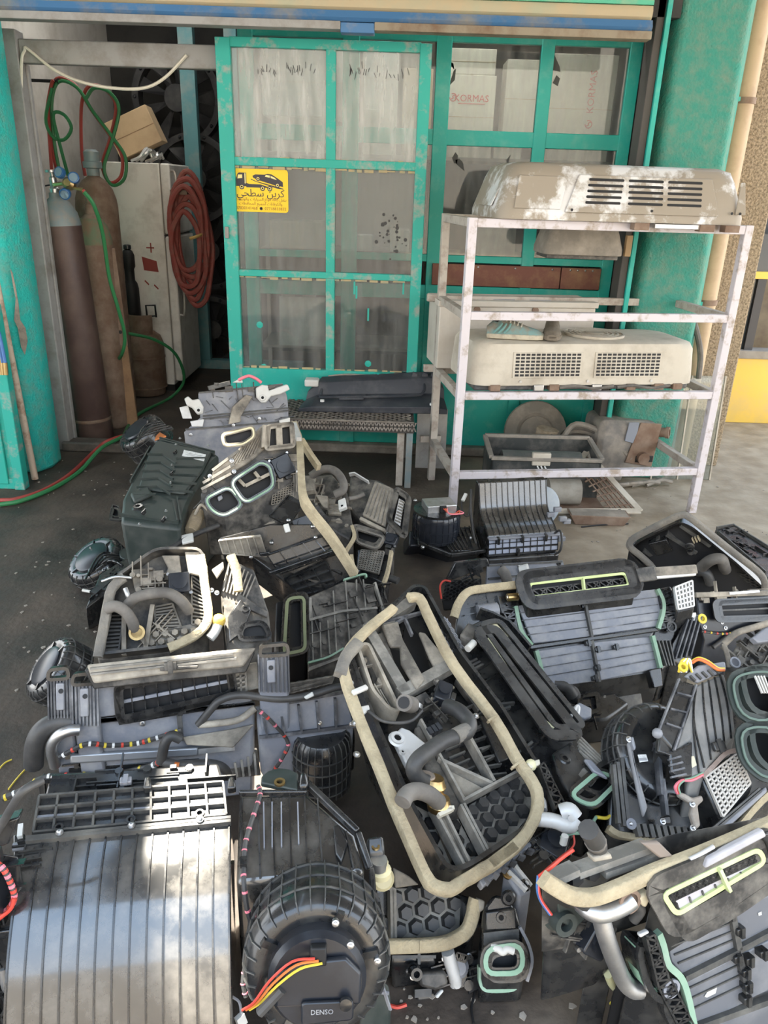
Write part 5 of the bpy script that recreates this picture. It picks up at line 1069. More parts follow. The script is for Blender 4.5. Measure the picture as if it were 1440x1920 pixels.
u.harness([(230, 370, .03), (330, 320, .04), (420, 325, .03), (520, 318, .02), (590, 300, .02), (700, 265, .02)], .006, cols=(WW, WR, WY))
u.tube([(620, 390, .03), (635, 320, .05), (660, 288, .055), (695, 300, .05)], .013, RB, 'loom_branch'); u.tube([(620, 385, .03), (690, 400, .04), (800, 395, .03), (860, 410, .02), (880, 440, .0)], .012, RB, 'loom_branch')
u.harness([(10, 530, -.02), (80, 500, -.02), (170, 450, -.01), (300, 440, .0), (440, 437, .0), (580, 405, .02), (620, 385, .03)], .008, cols=(WY, WW, WR), gap=3)
u.tube([(672, 400, .05), (690, 402, .05)], .008, WO, 'tape'); u.plate([(1170, 135), (1205, 115), (1212, 130), (1180, 145)], WP, .06, .01, 'white_connector')
# right blower of B
u.k = cB
u.case([(985, 180), (1330, 115), (1370, 240), (1240, 262), (1110, 300), (1000, 290)], PG, .02, .10, 'outlet_hood', .04); u.ribs([((1010+70*k, 190-13*k), (1030+66*k, 285-8*k)) for k in range(5)], PG, .02, .006, .014)
u.ribs([((985, 180), (1330, 115)), ((1000, 290), (1370, 245))], PG, .02, .008, .01, 'flange'); u.screws([(1232, 238, .03), (1355, 242, .03)])
u.case([(1000, 295), (1370, 250), (1365, 400), (1200, 430), (1040, 450)], PL, -.05, .06, 'blower_cone', .0); u.ribs([((1060+55*k, 300-6*k), (1050+60*k, 440-9*k)) for k in range(6)], PL, -.05, .004, .008)
c0 = u.I @ PZ(*u.p(1240, 470), .05); u.drum(c0, u.nw @ V3((0, 0, 1)), .078, .17, PL, 4, 26, motor=False)
u.harness([(1000, 190, .05), (1050, 235, .05), (1110, 310, .02), (1090, 370, .02), (1050, 430, .0)], .005, cols=(WPK, WR), gap=3); u.duct([(1080, 300), (1225, 265), (1225, 285), (1100, 315)], PL, .0, .012, .006, .01)
u.plate([(865, 390), (990, 330), (1005, 430), (890, 440)], PD, -.06, .02, 'bellows_body'); u.ribs([((905+25*k, 385-12*k), (915+24*k, 440-2*k)) for k in range(4)], PD, -.04, .006, .012)
u.cross((1085, 90), (1290, 55), (1280, 80), (1100, 125), 6, PD, .04, .004, .006); u.plate([(1345, 165), (1400, 160), (1400, 180), (1360, 200)], WP, .03, .008, 'white_clip'); u.plate([(1352, 115), (1410, 95), (1412, 110), (1360, 132)], WP, .04, .008, 'white_clip')
# ---- C: foam framed unit with two hoses
u = Unit('dusty unit with sun-bleached foam frame and two thick hoses behind the vent unit', cC, (372, 700, .36), (800, 650, .36), (455, 300, .50))
body = [(365, 705), (800, 660), (950, 580), (995, 500), (985, 380), (960, 110), (700, 120), (560, 190), (455, 290)]
u.case(body, PD, -.06, .03, 'tray_casing', .1)
u.wall([(365, 705), (800, 655), (950, 575), (992, 500), (985, 380), (958, 120), (700, 120), (455, 300)], PD, -.06, .06, .008, True, .03, 'tray_wall')
u.band([(372, 700), (400, 560), (430, 400), (445, 330), (475, 285), (520, 250)], FG, 0, .026, .018, jag=.001); u.band([(945, 130), (960, 200), (975, 320), (990, 430), (985, 500), (940, 560), (860, 610), (770, 650)], FO, .0, .025, .018, jag=.001)
u.grid((690, 420), (790, 400), (850, 560), (700, 560), 1, 9, PD, -.06, .005, .012, 'fins'); u.grid((900, 250), (965, 300), (975, 520), (900, 520), 1, 12, PD, -.06, .004, .02, 'fins'); u.grid((450, 430), (520, 430), (490, 680), (400, 690), 1, 12, PL, -.06, .004, .018, 'fins')
u.hexes([(660, 560), (950, 500), (900, 610), (650, 670)], .026, PV, -.05, .02)
u.plate([(730, 130), (830, 130), (845, 260), (740, 270), (765, 200)], PV, -.03, .012, 'dusty_flap'); u.plate([(860, 110), (950, 110), (960, 250), (880, 230)], PV, -.02, .012, 'dusty_flap'); u.plate([(560, 220), (690, 210), (720, 300), (580, 330)], PV, -.04, .03, 'dusty_block')
u.ribs([((540, 480), (650, 640)), ((680, 410), (640, 660)), ((520, 480), (520, 690))], PV, -.04, .012, .02, 'divider')
u.tube([(540, 400, .0), (590, 360, .03), (680, 338, .04), (770, 338, .04), (840, 380, .03), (885, 440, .0)],   .0155, RBD, n=12); u.tube([(420, 425, .03), (470, 410, .04), (525, 440, .03), (565, 500, .01), (580, 560, -.02)], .016, RBD, n=12)
u.tube([(525, 310, .02), (540, 350, .02), (550, 390, .0)], .007, AL, 'metal_pipe'); u.ring(590, 560, -.0, .022, BRS); u.tube([(390, 270, .03), (470, 245, .03), (560, 250, .03)], .004, AL, 'thin_pipe')
u.motor(830, 290, -.02, .06, .06); u.greeble((560, 200), (720, 190), (740, 330), (570, 340), 22, PV, -.0, 2, .9); u.greeble((640, 560), (750, 440), (760, 560), (600, 640), 10, PV, -.04, 6)
u.B(MB().sph(u.q(1050, 490, -.0), .02, 14), 'yellow_knob', mat('yellow knob', (.75, .52, .1), .4)); u.tube([(1000, 590, .0), (1030, 550, .0), (1060, 470, .0)], .014, WP, 'white_pipe')
u.case([(1060, 330), (1105, 140), (1250, 200), (1330, 430), (1350, 600), (1170, 650), (1090, 560)], PD, -.02, .03, 'side_casing', .05); u.ribs([((1075+18*k, 330+6*k), (1115+20*k, 150+14*k)) for k in range(8)], PD, -.02, .004, .01)
u.band([(1115, 130), (1145, 200), (1155, 270), (1160, 330)], FO, .015, .026, .016, jag=.001); u.plate([(1160, 340), (1330, 450), (1320, 480), (1140, 400)], PD, .0, .014, 'side_bar')
u.plate([(1100, 480), (1170, 380), (1230, 440), (1190, 560), (1110, 620)], PL, .0, .02, 'dark_bracket'); u.duct([(1165, 600), (1180, 520), (1300, 500), (1345, 590)], PL, .0, .02, .008, .02); u.boss(1200, 425, .02, .010, .004)
u.screws([(1040, 335), (1010, 320), (1065, 200)], .0, .006); u.plate([(1010, 210), (1075, 165), (1080, 200), (1040, 260)], PV, .0, .012, 'dusty_lug')
# its two blowers on the left
u.k = cC
c0 = u.I @ PZ(*u.p(230, 820), .09); u.drum(c0, u.nw @ V3((-.5, -.25, .55)), .105, .10, PL, 3, 26)
u2 = Unit('round black blower with bare motor left of the foam framed unit', cC, (290, 330, .0), (560, 330, .0), (290, 60, .0), name='blower_unit', cat='blower')
c0 = u2.I @ (PZ(*u2.p(430, 230), .02)); u2.drum(c0, u2.nw @ V3((-.35, -.35, .8)), .12, .12, PL, 4, 20)
for k in range(7): u2.tube([(300+20*k, 260-22*k, .13), (380+18*k, 120+8*k, .16), (480+8*k, 110+14*k, .14)], .004, PL, 'cage_rib')
u2.plate([(490, 130), (600, 100), (650, 160), (560, 200), (500, 170)], PGR, .12, .03, 'green_cover'); u2.tube([(285, 320, .1), (340, 330, .1)], .006, WP, 'white_wire'); u2.screws([(400, 210, .15), (430, 200, .15), (330, 85, .14)])
# ---- D: dark green black case with paper label
cD = (140, 680, 4.)
u = Unit('dull greenish black case with a white paper label near the doorway', cD, (350, 1190, .40), (800, 1240, .40), (600, 600, .48))
u.case([(345, 1195), (790, 1245), (850, 1060), (880, 1000), (1000, 790), (1085, 700), (1000, 640), (640, 570), (570, 640), (420, 900), (360, 1020)], PGR, 0, .03, taper=.1, bevel=.012)
u.plate([(560, 690), (620, 600), (1030, 690), (960, 830), (830, 1000), (480, 960)], PGR, 0, .014, 'raised_deck', .008); u.plate([(420, 1010), (560, 960), (590, 1010), (450, 1070)], PGR, .0, .02, 'long_boss', .008)
u.ribs([((545-20*k, 690+62*k), (660-10*k, 690+60*k)) for k in range(6)]+[((660-10*k, 690+60*k), (760-10*k, 760+58*k)) for k in range(5)]+[((760-10*k, 720+60*k), (980-22*k, 720+64*k)) for k in range(5)], PGR, .014, .005, .007)
u.ribs([((640, 575), (1050, 680)), ((640, 590), (1045, 695)), ((350, 1150), (780, 1210)), ((420, 900), (570, 640)), ((770, 1020), (800, 1200)), ((740, 1040), (770, 1200))], PGR, .0, .006, .012, 'flange')
u.plate([(820, 655), (985, 690), (970, 740), (805, 700)], LBL, .0145, .001, 'paper_label', 0); u.ribs([((830, 685), (965, 715)), ((832, 676), (950, 700))], mat('label print', (.35, .35, .36), .7), .0155, .0035, .0004, 'label_print')
u.boss(475, 1090, .0, .018, .010); u.boss(700, 500, -.02, .02, .012); u.screws([(730, 770), (720, 905), (685, 1115), (680, 1165), (485, 1215), (760, 615), (790, 570), (1000, 625)], .015, .005)
for x, y in ((755, 685), (730, 845), (665, 1190), (520, 1135)): u.clip(x, y, .01, PL)
u.plate([(610, 560), (640, 530), (690, 560), (600, 590)], mat('orange tape', (.6, .2, .06), .6), -.02, .008, 'orange_tape')
fr_ = [(350, 1195), (780, 1245), (770, 1400), (620, 1420), (480, 1330), (360, 1290)]
mb = MB(); a = [u.g(x, y, z) for x, y, z in ((350, 1190, .395), (790, 1245, .395), (775, 1400, .24), (620, 1420, .22), (360, 1310, .26))]; mb.prism(a, u.nw @ V3((0, .12, -.05))); u.B(mb, 'lower_casing', PGR, None, .006)
mb = MB(); A_, B_, C_, D_ = [u.g(x, y, z) for x, y, z in ((570, 1265, .36), (780, 1260, .38), (765, 1395, .25), (625, 1415, .235))]; nn_ = (B_-A_).cross(D_-A_).normalized(); nn_ = nn_ if nn_.dot(u.cp-A_) > 0 else -nn_
mb.prism([A_, B_, C_, D_], nn_*.008); gp_ = u.B(mb, 'grid_panel', PG); mb = MB()
for k in range(6): mb.rib(A_.lerp(B_, k/5)+nn_*.008, D_.lerp(C_, k/5)+nn_*.008, .003, .004, nn_)
for k in range(5): mb.rib(A_.lerp(D_, k/4)+nn_*.008, B_.lerp(C_, k/4)+nn_*.008, .003, .004, nn_)
u.B(mb, 'panel_ribs', PL, gp_)
c0 = u.I @ PZ(*u.p(600, 640), .25); u.drum(c0, u.nw @ V3((-.5, -.3, .8)), .125, .14, PL, 3, 20, motor=True)
for k in range(5): u.tube([(440+10*k, 640-20*k, .0), (520+20*k, 480+10*k, .02), (640+20*k, 440+12*k, .02)], .004, PL, 'cage_rib')
u.duct([(270, 1180), (345, 1190), (335, 1110), (290, 1095)], PL, -.06, .02, .006, .008)
u.corr([(930, 1130, -.06), (900, 1200, -.05), (870, 1270, -.06)], .022, mat('tan bellows', (.36, .29, .19), .85, col2=(.25, .2, .14), scale=20), 'bellows_hose'); u.tube([(1080, 1220, -.05), (900, 1290, -.05), (700, 1400, -.05), (480, 1510, -.06), (330, 1590, -.08)], .010, RB, 'rubber_strip')
u.plate([(800, 1310), (890, 1290), (895, 1350), (810, 1370)], WP, -.05, .01, 'white_bracket')
# ---- E: grey case with white brackets
u = Unit('grey ribbed case with two white brackets at the back of the heap', cD, (815, 500, .42), (1610, 450, .42), (920, 215, .60))
u.case([(815, 520), (1610, 450), (1600, 260), (1560, 150), (920, 215), (960, 390)], PG, 0, .05, taper=.05)
rr = random.Random(5); sg_ = []
for k in range(34):
    x, y = rr.uniform(980, 1540), rr.uniform(240, 440); L, a = rr.uniform(30, 110), rr.uniform(-1.2, 1.2); sg_.append(((x, y), (x+L*math.cos(a), y+L*math.sin(a)*.8)))
u.ribs(sg_, PG, 0, .003, .006, 'web_ribs'); u.ribs([((930, 225), (1560, 165)), ((960, 400), (1600, 340)), ((830, 500), (1600, 440)), ((960, 420), (1600, 360))], PL, 0, .007, .012, 'flange')
u.plate([(1150, 460), (1240, 440), (1240, 400), (1330, 250), (1280, 240), (1180, 330)], PV, .0, .03, 'pillar'); u.screws([(1190, 470, .03), (870, 540, .0), (1385, 420, .01)], .0, .007)
u.plate([(820, 270), (850, 250), (880, 280), (930, 270), (965, 330), (960, 380), (920, 390), (880, 340), (840, 320)], WP, .02, .025, 'white_bracket', .006); u.boss(928, 356, .045, .014, .006, WP)
u.plate([(1355, 190), (1400, 165), (1445, 170), (1450, 210), (1560, 170), (1590, 160), (1610, 200), (1540, 235), (1470, 250), (1430, 300), (1395, 300), (1360, 260)], WP, .02, .025, 'white_bracket', .006); u.boss(1408, 262, .045, .014, .006, WP)
u.plate([(785, 335), (850, 320), (880, 420), (810, 420)], ALW, .0, .006, 'metal_tab'); u.plate([(865, 440), (970, 420), (960, 480), (880, 480)], ALW, .0, .012, 'metal_tab'); u.plate([(1530, 430), (1610, 410), (1610, 460), (1540, 480)], WP, .01, .02, 'white_lug')
u.ribs([((1000, 190), (1160, 150)), ((1060, 170), (1060, 150))], PL, .02, .02, .03, 'top_clips'); u.plate([(1180, 150), (1250, 110), (1260, 150)], WP, .02, .01, 'connector'); u.tube([(1230, 130, .03), (1270, 110, .04), (1310, 100, .03), (1360, 120, .03), (1400, 150, .03)], .008, WPK, 'pink_loom'); u.greeble((1000, 210), (1540, 160), (1540, 190), (1000, 240), 14, PL, .0, 3)
u.case([(820, 530), (1500, 480), (1520, 560), (1000, 620), (850, 580)], PL, -.05, .05, 'base_casing'); u.greeble((850, 530), (1100, 520), (1100, 620), (870, 580), 14, PL, -.04, 13)
# ---- F: central upper heap unit
cF = (360, 760, 3.4286)
u = Unit('dusty unit with two sealed openings and a foam edge on top of the heap', cF, (80, 610, .46), (520, 500, .50), (300, 290, .62))
u.case([(50, 570), (280, 290), (440, 130), (640, 115), (700, 330), (660, 470), (520, 560), (210, 725), (100, 640)], PD, 0, .22, taper=.1)
u.plate([(130, 430), (280, 300), (450, 130), (520, 120), (470, 280), (370, 370), (140, 510)], PV, 0, .014, 'dusty_deck', .006); u.ribs([((300+22*k, 300-16*k), (230+24*k, 410-14*k)) for k in range(8)], PV, .014, .005, .006)
u.ribs([((130, 420), (300, 290)), ((70, 500), (270, 380)), ((60, 540), (250, 440))], PD, .012, .01, .012, 'flange'); u.screws([(255, 355), (115, 455), (270, 425)], .02, .007)
d = u.duct([(245, 495), (440, 365), (500, 390), (530, 520), (340, 632)], PL, .01, .05, .009, .03, SG); u.ribs([((300, 480), (340, 520)), ((340, 520), (500, 440)), ((400, 430), (440, 480))], PV, .03, .012, .012, 'flap_frame', d)
u.duct([(85, 600), (240, 520), (330, 640), (200, 715), (120, 670)], PL, .0, .04, .009, .03, SG); u.plate([(160, 590), (190, 575), (200, 600), (170, 620)], PG, .01, .01, 'flap')
u.duct([(490, 140), (640, 120), (650, 260), (480, 280)], PV, .02, .03, .01, .01, None, flap=False); u.plate([(535, 130), (575, 125), (580, 260), (540, 265)], PV, .03, .02, 'louver'); u.plate([(450, 130), (490, 140), (490, 270), (440, 280)], PV, .02, .03, 'dusty_post')
u.duct([(195, 190), (390, 140), (400, 200), (330, 250), (210, 260)], PV, .03, .03, .008, .015, mat('cream seal', (.6, .55, .36), .8))
u.motor(580, 395, .0, .075, .08, .03, .2); u.motor(700, 760, -.06, .07, .05, .03, .1); u.greeble((500, 300), (690, 300), (680, 480), (540, 500), 18, PV, .01, 21); u.greeble((50, 560), (140, 470), (130, 620), (60, 640), 8, PD, .0, 22)
u.grid((530, 500), (655, 480), (650, 605), (510, 640), 8, 9, PV, -.01, .003, .006, 'grille'); u.tube([(20, 700, -.05), (60, 640, -.02), (110, 680, -.02)], .006, PV, 'lever')
# bellows fan and lower box
zf = .40
A_ = [(165, 850), (190, 810), (240, 760), (320, 700), (430, 640), (500, 620), (520, 720)]
u.case([(165, 850), (240, 755), (420, 640), (510, 630), (520, 740), (380, 830)], PV, -.07, .2, 'bellows', .05); u.ribs([((168, 845-4*k), (430+14*k, 640+16*k)) for k in range(8)], PV, -.07, .008, .016, 'bellows_folds')
mb = MB(); a = [u.g(x, y, z) for x, y, z in ((170, 860, .43), (500, 760, .46), (860, 760, .44), (1050, 1080, .30), (870, 1190, .24), (600, 1140, .26), (390, 975, .33), (190, 930, .38))]; mb.prism(a, u.nw @ V3((0, .12, -.18))); u.B(mb, 'lower_casing', PL, None, .008)
def gr(pts, n, m, name, par=None, quad=None, t=.004, h=.008):
    q = [u.g(*p) for p in pts]; nn = (q[1]-q[0]).cross(q[3]-q[0]).normalized(); nn = nn if nn.dot(u.cp-q[0]) > 0 else -nn; mb = MB(); mb.prism(q, nn*.006); o = u.B(mb, name+'_panel', m, par, .002); mb = MB()
    for k in range(n[0]+1): mb.rib(q[0].lerp(q[1], k/n[0])+nn*.006, q[3].lerp(q[2], k/n[0])+nn*.006, t, h, nn)
    for k in range(n[1]+1): mb.rib(q[0].lerp(q[3], k/n[1])+nn*.006, q[1].lerp(q[2], k/n[1])+nn*.006, t, h, nn)
    u.B(mb, name+'_ribs', m, o); return o
gr(((480, 960, .37), (860, 830, .42), (960, 940, .37), (560, 1080, .30)), (5, 2), PL, 'lattice'); gr(((590, 1110, .29), (860, 1000, .345), (930, 1160, .25), (700, 1210, .22)), (3, 3), PL, 'lattice'); gr(((175, 860, .435), (440, 830, .45), (480, 960, .37), (200, 940, .385)), (6, 1), PV, 'side')
gr(((500, 720, .47), (620, 590, .52), (720, 640, .50), (620, 780, .45)), (1, 1), PL, 'gusset')
mb = MB(); up_ = u.nw @ V3((0, 0, 1)); mb.rib(u.g(500, 1090, .33), u.g(960, 930, .39), .016, .014, up_); mb.rib(u.g(380, 975, .36), u.g(500, 960, .38), .01, .012, up_); u.B(mb, 'box_flange', PL, None, .003)
for x, y, z in ((620, 740, .47), (750, 710, .48), (775, 780, .46), (795, 850, .44), (510, 885, .41), (380, 975, .37)): u.B(MB().sph(u.g(x, y, z), .008, 8), 'bolt', SCR)
u.B(MB().cbox(u.g(610, 790, .46), .018, .03, .02), 'white_plug', WP, None, .003); mb = MB()
for k in range(7): mb.tube([u.g(960+6*k, 1080+8*k, .30-.008*k), u.g(900, 1060+12*k, .30-.012*k), u.g(790+10*k, 1090+16*k, .27-.014*k)], .006, 6)
u.B(mb, 'duct_fins', PL)
def foam(pts, wd, h, m=FO, name='foam_seal'):
    P = smooth([u.g(*p) for p in pts], 4); mb = MB(); mb.sweep(P, [(-wd/2, -h/2), (wd/2, -h/2), (wd/2, h/2), (-wd/2, h/2)], up_); return u.B(mb, name, m, None, 0, None, 50)
foam(((655, 125, .64), (672, 180, .63), (690, 240, .62), (700, 400, .60), (712, 580, .56), (760, 680, .52), (880, 830, .45), (980, 980, .37), (1045, 1085, .31)), .026, .03); foam(((705, 230, .60), (760, 320, .57), (815, 400, .54)), .018, .03); foam(((1045, 1085, .31), (1030, 1010, .33), (1025, 970, .34)), .012, .02)
foam(((655, 125, .655), (672, 175, .648), (688, 220, .64)), .02, .02, ALW, 'silver_end'); 
# ---- G: dusty unit right of it
u = Unit('very dusty unit with looped hose and small vent right of the heap top', cF, (1050, 890, .26), (1240, 930, .26), (1100, 500, .42))
u.case([(1090, 740), (1250, 815), (1320, 545), (1200, 480), (1020, 450), (1000, 640)], PD, 0, .03, taper=.0); u.plate([(1100, 720), (1240, 790), (1300, 550), (1180, 500)], PV, .0, .02, 'dusty_deck', .006); u.ribs([((1120+24*k, 700+16*k), (1190+18*k, 510+10*k)) for k in range(6)], PD, .02, .004, .006)
u.duct([(1050, 790), (1240, 850), (1190, 925), (1060, 880)], PD, .0, .03, .01, .02, FG); u.plate([(1090, 730), (1250, 810), (1240, 830), (1080, 750)], PV, .01, .02, 'lip')
d = u.duct([(1265, 740), (1320, 550), (1395, 600), (1365, 850)], PD, .02, .025, .012, .015, None); u.plate([(1300, 750), (1330, 600), (1365, 620), (1340, 780)], ALW, .03, .006, 'vent_louver', par=d); u.ribs([((1308+4*k, 740-18*k), (1340+4*k, 755-18*k)) for k in range(8)], PD, .037, .004, .006, 'louver_slots', d)
u.grid((1065, 1050), (1200, 1085), (1235, 945), (1090, 935), 8, 10, PD, -.01, .004, .008, 'grille'); u.case([(1050, 1070), (1220, 1140), (1290, 960), (1060, 920)], PL, -.03, .02, 'grille_case'); u.band([(1230, 1170), (1260, 1080), (1285, 950)], FO, .0, .014, .02); u.motor(1285, 880, .0, .05, .05)
u.case([(740, 700), (1010, 860), (1040, 800), (1000, 560), (900, 440), (740, 460)], PD, .03, .05, 'left_casing', .0); u.greeble((760, 480), (980, 480), (1000, 780), (780, 700), 26, PV, .03, 31)
u.tube([(765, 455, .08), (810, 425, .09), (870, 408, .09), (930, 430, .09), (970, 490, .08), (970, 545, .07), (920, 575, .06)], .017, RBD, n=12); u.plate([(735, 480), (790, 475), (800, 570), (740, 580)], PV, .05, .03, 'dusty_block'); u.corr([(800, 660, .06), (840, 720, .06), (880, 750, .05)], .014, RB, 'bellows_hose')
u.plate([(945, 630), (990, 610), (1000, 670), (950, 690)], WP, .06, .02, 'white_block'); u.boss(965, 648, .08, .010, .004, WP); u.plate([(800, 590), (880, 600), (880, 680), (850, 670)], PV, .05, .02, 'dusty_flap'); u.ribs([((880, 640+9*k), (960, 650+8*k)) for k in range(8)], PV, .04, .004, .01); u.band([(1030, 780), (1045, 850), (1000, 930), (980, 960)], FO, .04, .014, .012)
u.tube([(1010, 600, .06), (1060, 590, .05), (1110, 570, .05)], .009, RBD, 'metal_pipe'); u.wall([(1015, 455), (1050, 450), (1140, 505)], ALW, .0, .02, .005, False, 0, 'seal_lip'); u.tube([(1270, 1110, -.02), (1300, 1120, -.02), (1325, 1130, -.02)], .014, RB, 'hose')
# ---- H: dark dusty case in the middle
cH = (480, 1040, 4.8)
u = Unit('dark dusty flat ribbed case wedged in the middle of the heap', cH, (465, 975, .13), (870, 850, .13), (460, 385, .27))
u.case([(465, 985), (860, 850), (1110, 600), (1060, 260), (780, 235), (460, 380)], PD, 0, .0, taper=.0); u.ribs([((490, 400), (510, 960)), ((570, 590), (580, 930)), ((640, 600), (660, 900)), ((690, 330), (720, 890)), ((800, 240), (840, 850)), ((900, 230), (900, 480)), ((960, 230), (985, 520))], PD, 0, .004, .008)
u.ribs([((470, 600), (760, 520)), ((760, 520), (1080, 490)), ((470, 590), (480, 400)), ((1060, 260), (1150, 560))], PD, .0, .008, .014, 'flange'); u.greeble((480, 400), (1050, 270), (1100, 600), (500, 900), 26, PD, 0, 41)
u.duct([(250, 900), (440, 860), (430, 380), (280, 400)], PL, -.02, .035, .014, .02, mat('olive seal', (.20, .22, .12), .8)); u.case([(160, 880), (460, 880), (460, 390), (180, 420)], BK, -.03, .0, 'vent_body')
u.wall([(465, 980), (640, 930), (780, 850)], SG, .0, .012, .006, False, 0, 'green_seal', sm=4); u.wall([(785, 235), (900, 200), (975, 185), (985, 215)], SG, .0, .012, .006, False, 0, 'green_seal', sm=3); u.greeble((1060, 270), (1150, 260), (1190, 500), (1120, 560), 12, PL, .0, 43)
u.ribs([((470, 1010+12*k), (820, 880+10*k)) for k in range(4)], PD, -.02, .005, .01); u.case([(460, 1000), (840, 870), (850, 930), (470, 1060)], PL, -.03, .0, 'lower_case', .0)
# ---- I: glossy blower unit
cI = (740, 860, 4.)
u = Unit('glossy black blower unit with ribbed cover standing beside the steel rack', cI, (690, 775, .03), (1205, 735, .03), (690, 640, .03))
L = u.lu; cv = smooth([(0, 0, .0), (0, .0, .055), (0, .012, .115), (0, .035, .135), (0, .085, .16), (0, .13, .19), (0, .155, .24), (0, .18, .31)], 5); cv = [V3((0, p.y, p.z)) for p in cv]
GB = mat('glossy blue black', (.022, .025, .032), .22, col2=(.05, .052, .06), scale=8)
u.B(MB().prism([V3((0, p.y, p.z)) for p in cv]+[V3((0, .22, .31)), V3((0, .22, .0))], (L, 0, 0)), 'ribbed_cover', PA, None, .003, None, 25)
mb = MB()
for k in range(13):
    x = L*(.01+.98*k/12)
    for i in range(8, len(cv)-1):
        d = cv[i+1]-cv[i]; nn = V3((0, -d.z, d.y)); nn = nn if nn.y < 0 or nn.z > 0 else -nn; mb.beam(V3((x, cv[i].y, cv[i].z)), V3((x, cv[i+1].y, cv[i+1].z)), .003, .008, nn)
u.B(mb, 'cover_ribs', PL)
A_, B_, C_, D_ = V3((0, -.004, .04)), V3((L, -.004, .04)), V3((L, .008, .115)), V3((0, .008, .115)); nn = V3((0, -1, .1)); u.B(MB().prism([A_, B_, C_, D_], nn*.006), 'front_grid_panel', mat('pale blue grey plastic', (.36, .39, .47), .4), None, .002); mb = MB()
for k in range(11): mb.rib(A_.lerp(B_, k/10)+nn*.006, D_.lerp(C_, k/10)+nn*.006, .003, .004, nn)
for k in range(4): mb.rib(A_.lerp(D_, k/3)+nn*.006, B_.lerp(C_, k/3)+nn*.006, .003 if k != 1 else .008, .005, nn)
u.B(mb, 'front_ribs', PL); u.B(MB().box(-.006, L+.004, -.016, .004, .112, .120).build('front_ledge', PG), 'x', PG) if 0 else u.B(MB().box(-.006, L+.004, -.018, .008, .113, .121), 'front_ledge', PG, None, .002)
for f, z in ((.12, .112), (.46, .112), (.80, .112), (.42, .05)): u.B(MB().box(L*f-.006, L*f+.006, -.024, -.002, z-.02, z+.012), 'clip', PL, None, .002)
u.B(MB().box(-.004, L+.004, -.03, .22, -.02, .03), 'base_tray', PL, None, .01)
c0 = u.I @ PZ(*u.p(305, 590), .10); up_ = V3((0, 0, 1)); dm = u.drum(c0, up_, .105, .14, GB, 3, 24, motor=False)
mb = MB(); mb.prism([c0+V3((x, y, .135)) for x, y in ((-.06, -.05), (.075, -.05), (.075, .05), (-.06, .05))], (0, 0, .04)); u.B(mb, 'metal_box', AL, dm, .004); u.B(MB().lathe([(.105, .13), (.105, .14), (.02, .145), (0, .145)], c0, up_, 30), 'drum_lid', PL, dm)
u.B(MB().cbox(c0+V3((.01, -.055, .16)), .03, .012, .03), 'connector', BK, dm, .002)
for i, m in enumerate((WR, WO, WPK)): u.B(MB().tube([c0+V3((.01+.008*i, -.06, .165)), c0+V3((.03, -.08-.005*i, .15)), c0+V3((.06+.02*i, -.07, .142)), c0+V3((.09, -.04, .142))], .003, 6), 'wire', m, dm)
mb = MB(); a = [u.g(x, y, z) for x, y, z in ((110, 540, .13), (600, 505, .13), (660, 700, .07), (430, 730, .06), (220, 650, .08), (110, 660, .08))]; mb.prism(a, (0, .10, -.10)); u.B(mb, 'lower_casing', GB, None, .008)
mb = MB(); mb.prism([u.g(x, y, z) for x, y, z in ((290, 540, .15), (590, 505, .15), (640, 690, .085), (420, 700, .08))], (0, .02, -.04)); u.B(mb, 'ribbed_slope', PL, None, .006); mb = MB()
for k in range(10): mb.rib(u.g(300+32*k, 540-4*k, .152), u.g(425+24*k, 700-2*k, .083), .003, .006, V3((0, -.5, .9)))
u.B(mb, 'slope_ribs', PL); mb = MB(); mb.rib(u.g(180, 640, .11), u.g(420, 735, .075), .012, .016); mb.rib(u.g(420, 735, .075), u.g(680, 700, .075), .014, .016); mb.rib(u.g(175, 520, .14), u.g(180, 660, .1), .008, .012); u.B(mb, 'flange', PL, None, .003)
for x, y, z in ((185, 540, .15), (155, 315, .24), (570, 595, .13), (210, 665, .11)): u.B(MB().sph(u.g(x, y, z), .009, 8), 'bolt', SCR)
mb = MB(); mb.lathe([(.10, 0), (.10, .02), (.085, .03), (.03, .035), (0, .035)], u.I @ (PZ(*u.p(1120, 420), .12)+V3((0, .12, .0))), u.nw @ V3((.25, -1, .35)), 30); u.B(mb, 'end_disc', mat('pale blue disc', (.26, .30, .34), .5, col2=(.35, .37, .38), scale=8), None, .002)
u.tube([(1200, 560, .12), (1240, 540, .16), (1255, 620, .14), (1240, 690, .1), (1200, 720, .06)], .005, RB, 'wiring_loom'); mb = MB()
for x, y, z in ((1170, 420, .2), (1260, 450, .18), (1220, 380, .22), (1290, 470, .16), (1230, 570, .12), (1250, 600, .1)): mb.cbox(u.g(x, y, z), .035, .02, .022)
u.B(mb, 'side_connectors', PG, None, .003, stuff=True); mb = MB(); mb.tube([u.g(575, 230, .3), u.g(570, 400, .22), u.g(590, 560, .15), u.g(610, 640, .12)], .006, 6); mb.tube([u.g(500, 300, .26), u.g(510, 400, .2), u.g(550, 430, .18), u.g(570, 330, .24)], .004, 6); u.B(mb, 'side_loom', RB)
u.B(MB().beam(u.g(510, 315, .26), u.g(535, 265, .28), .014, .01), 'white_tape', WP)
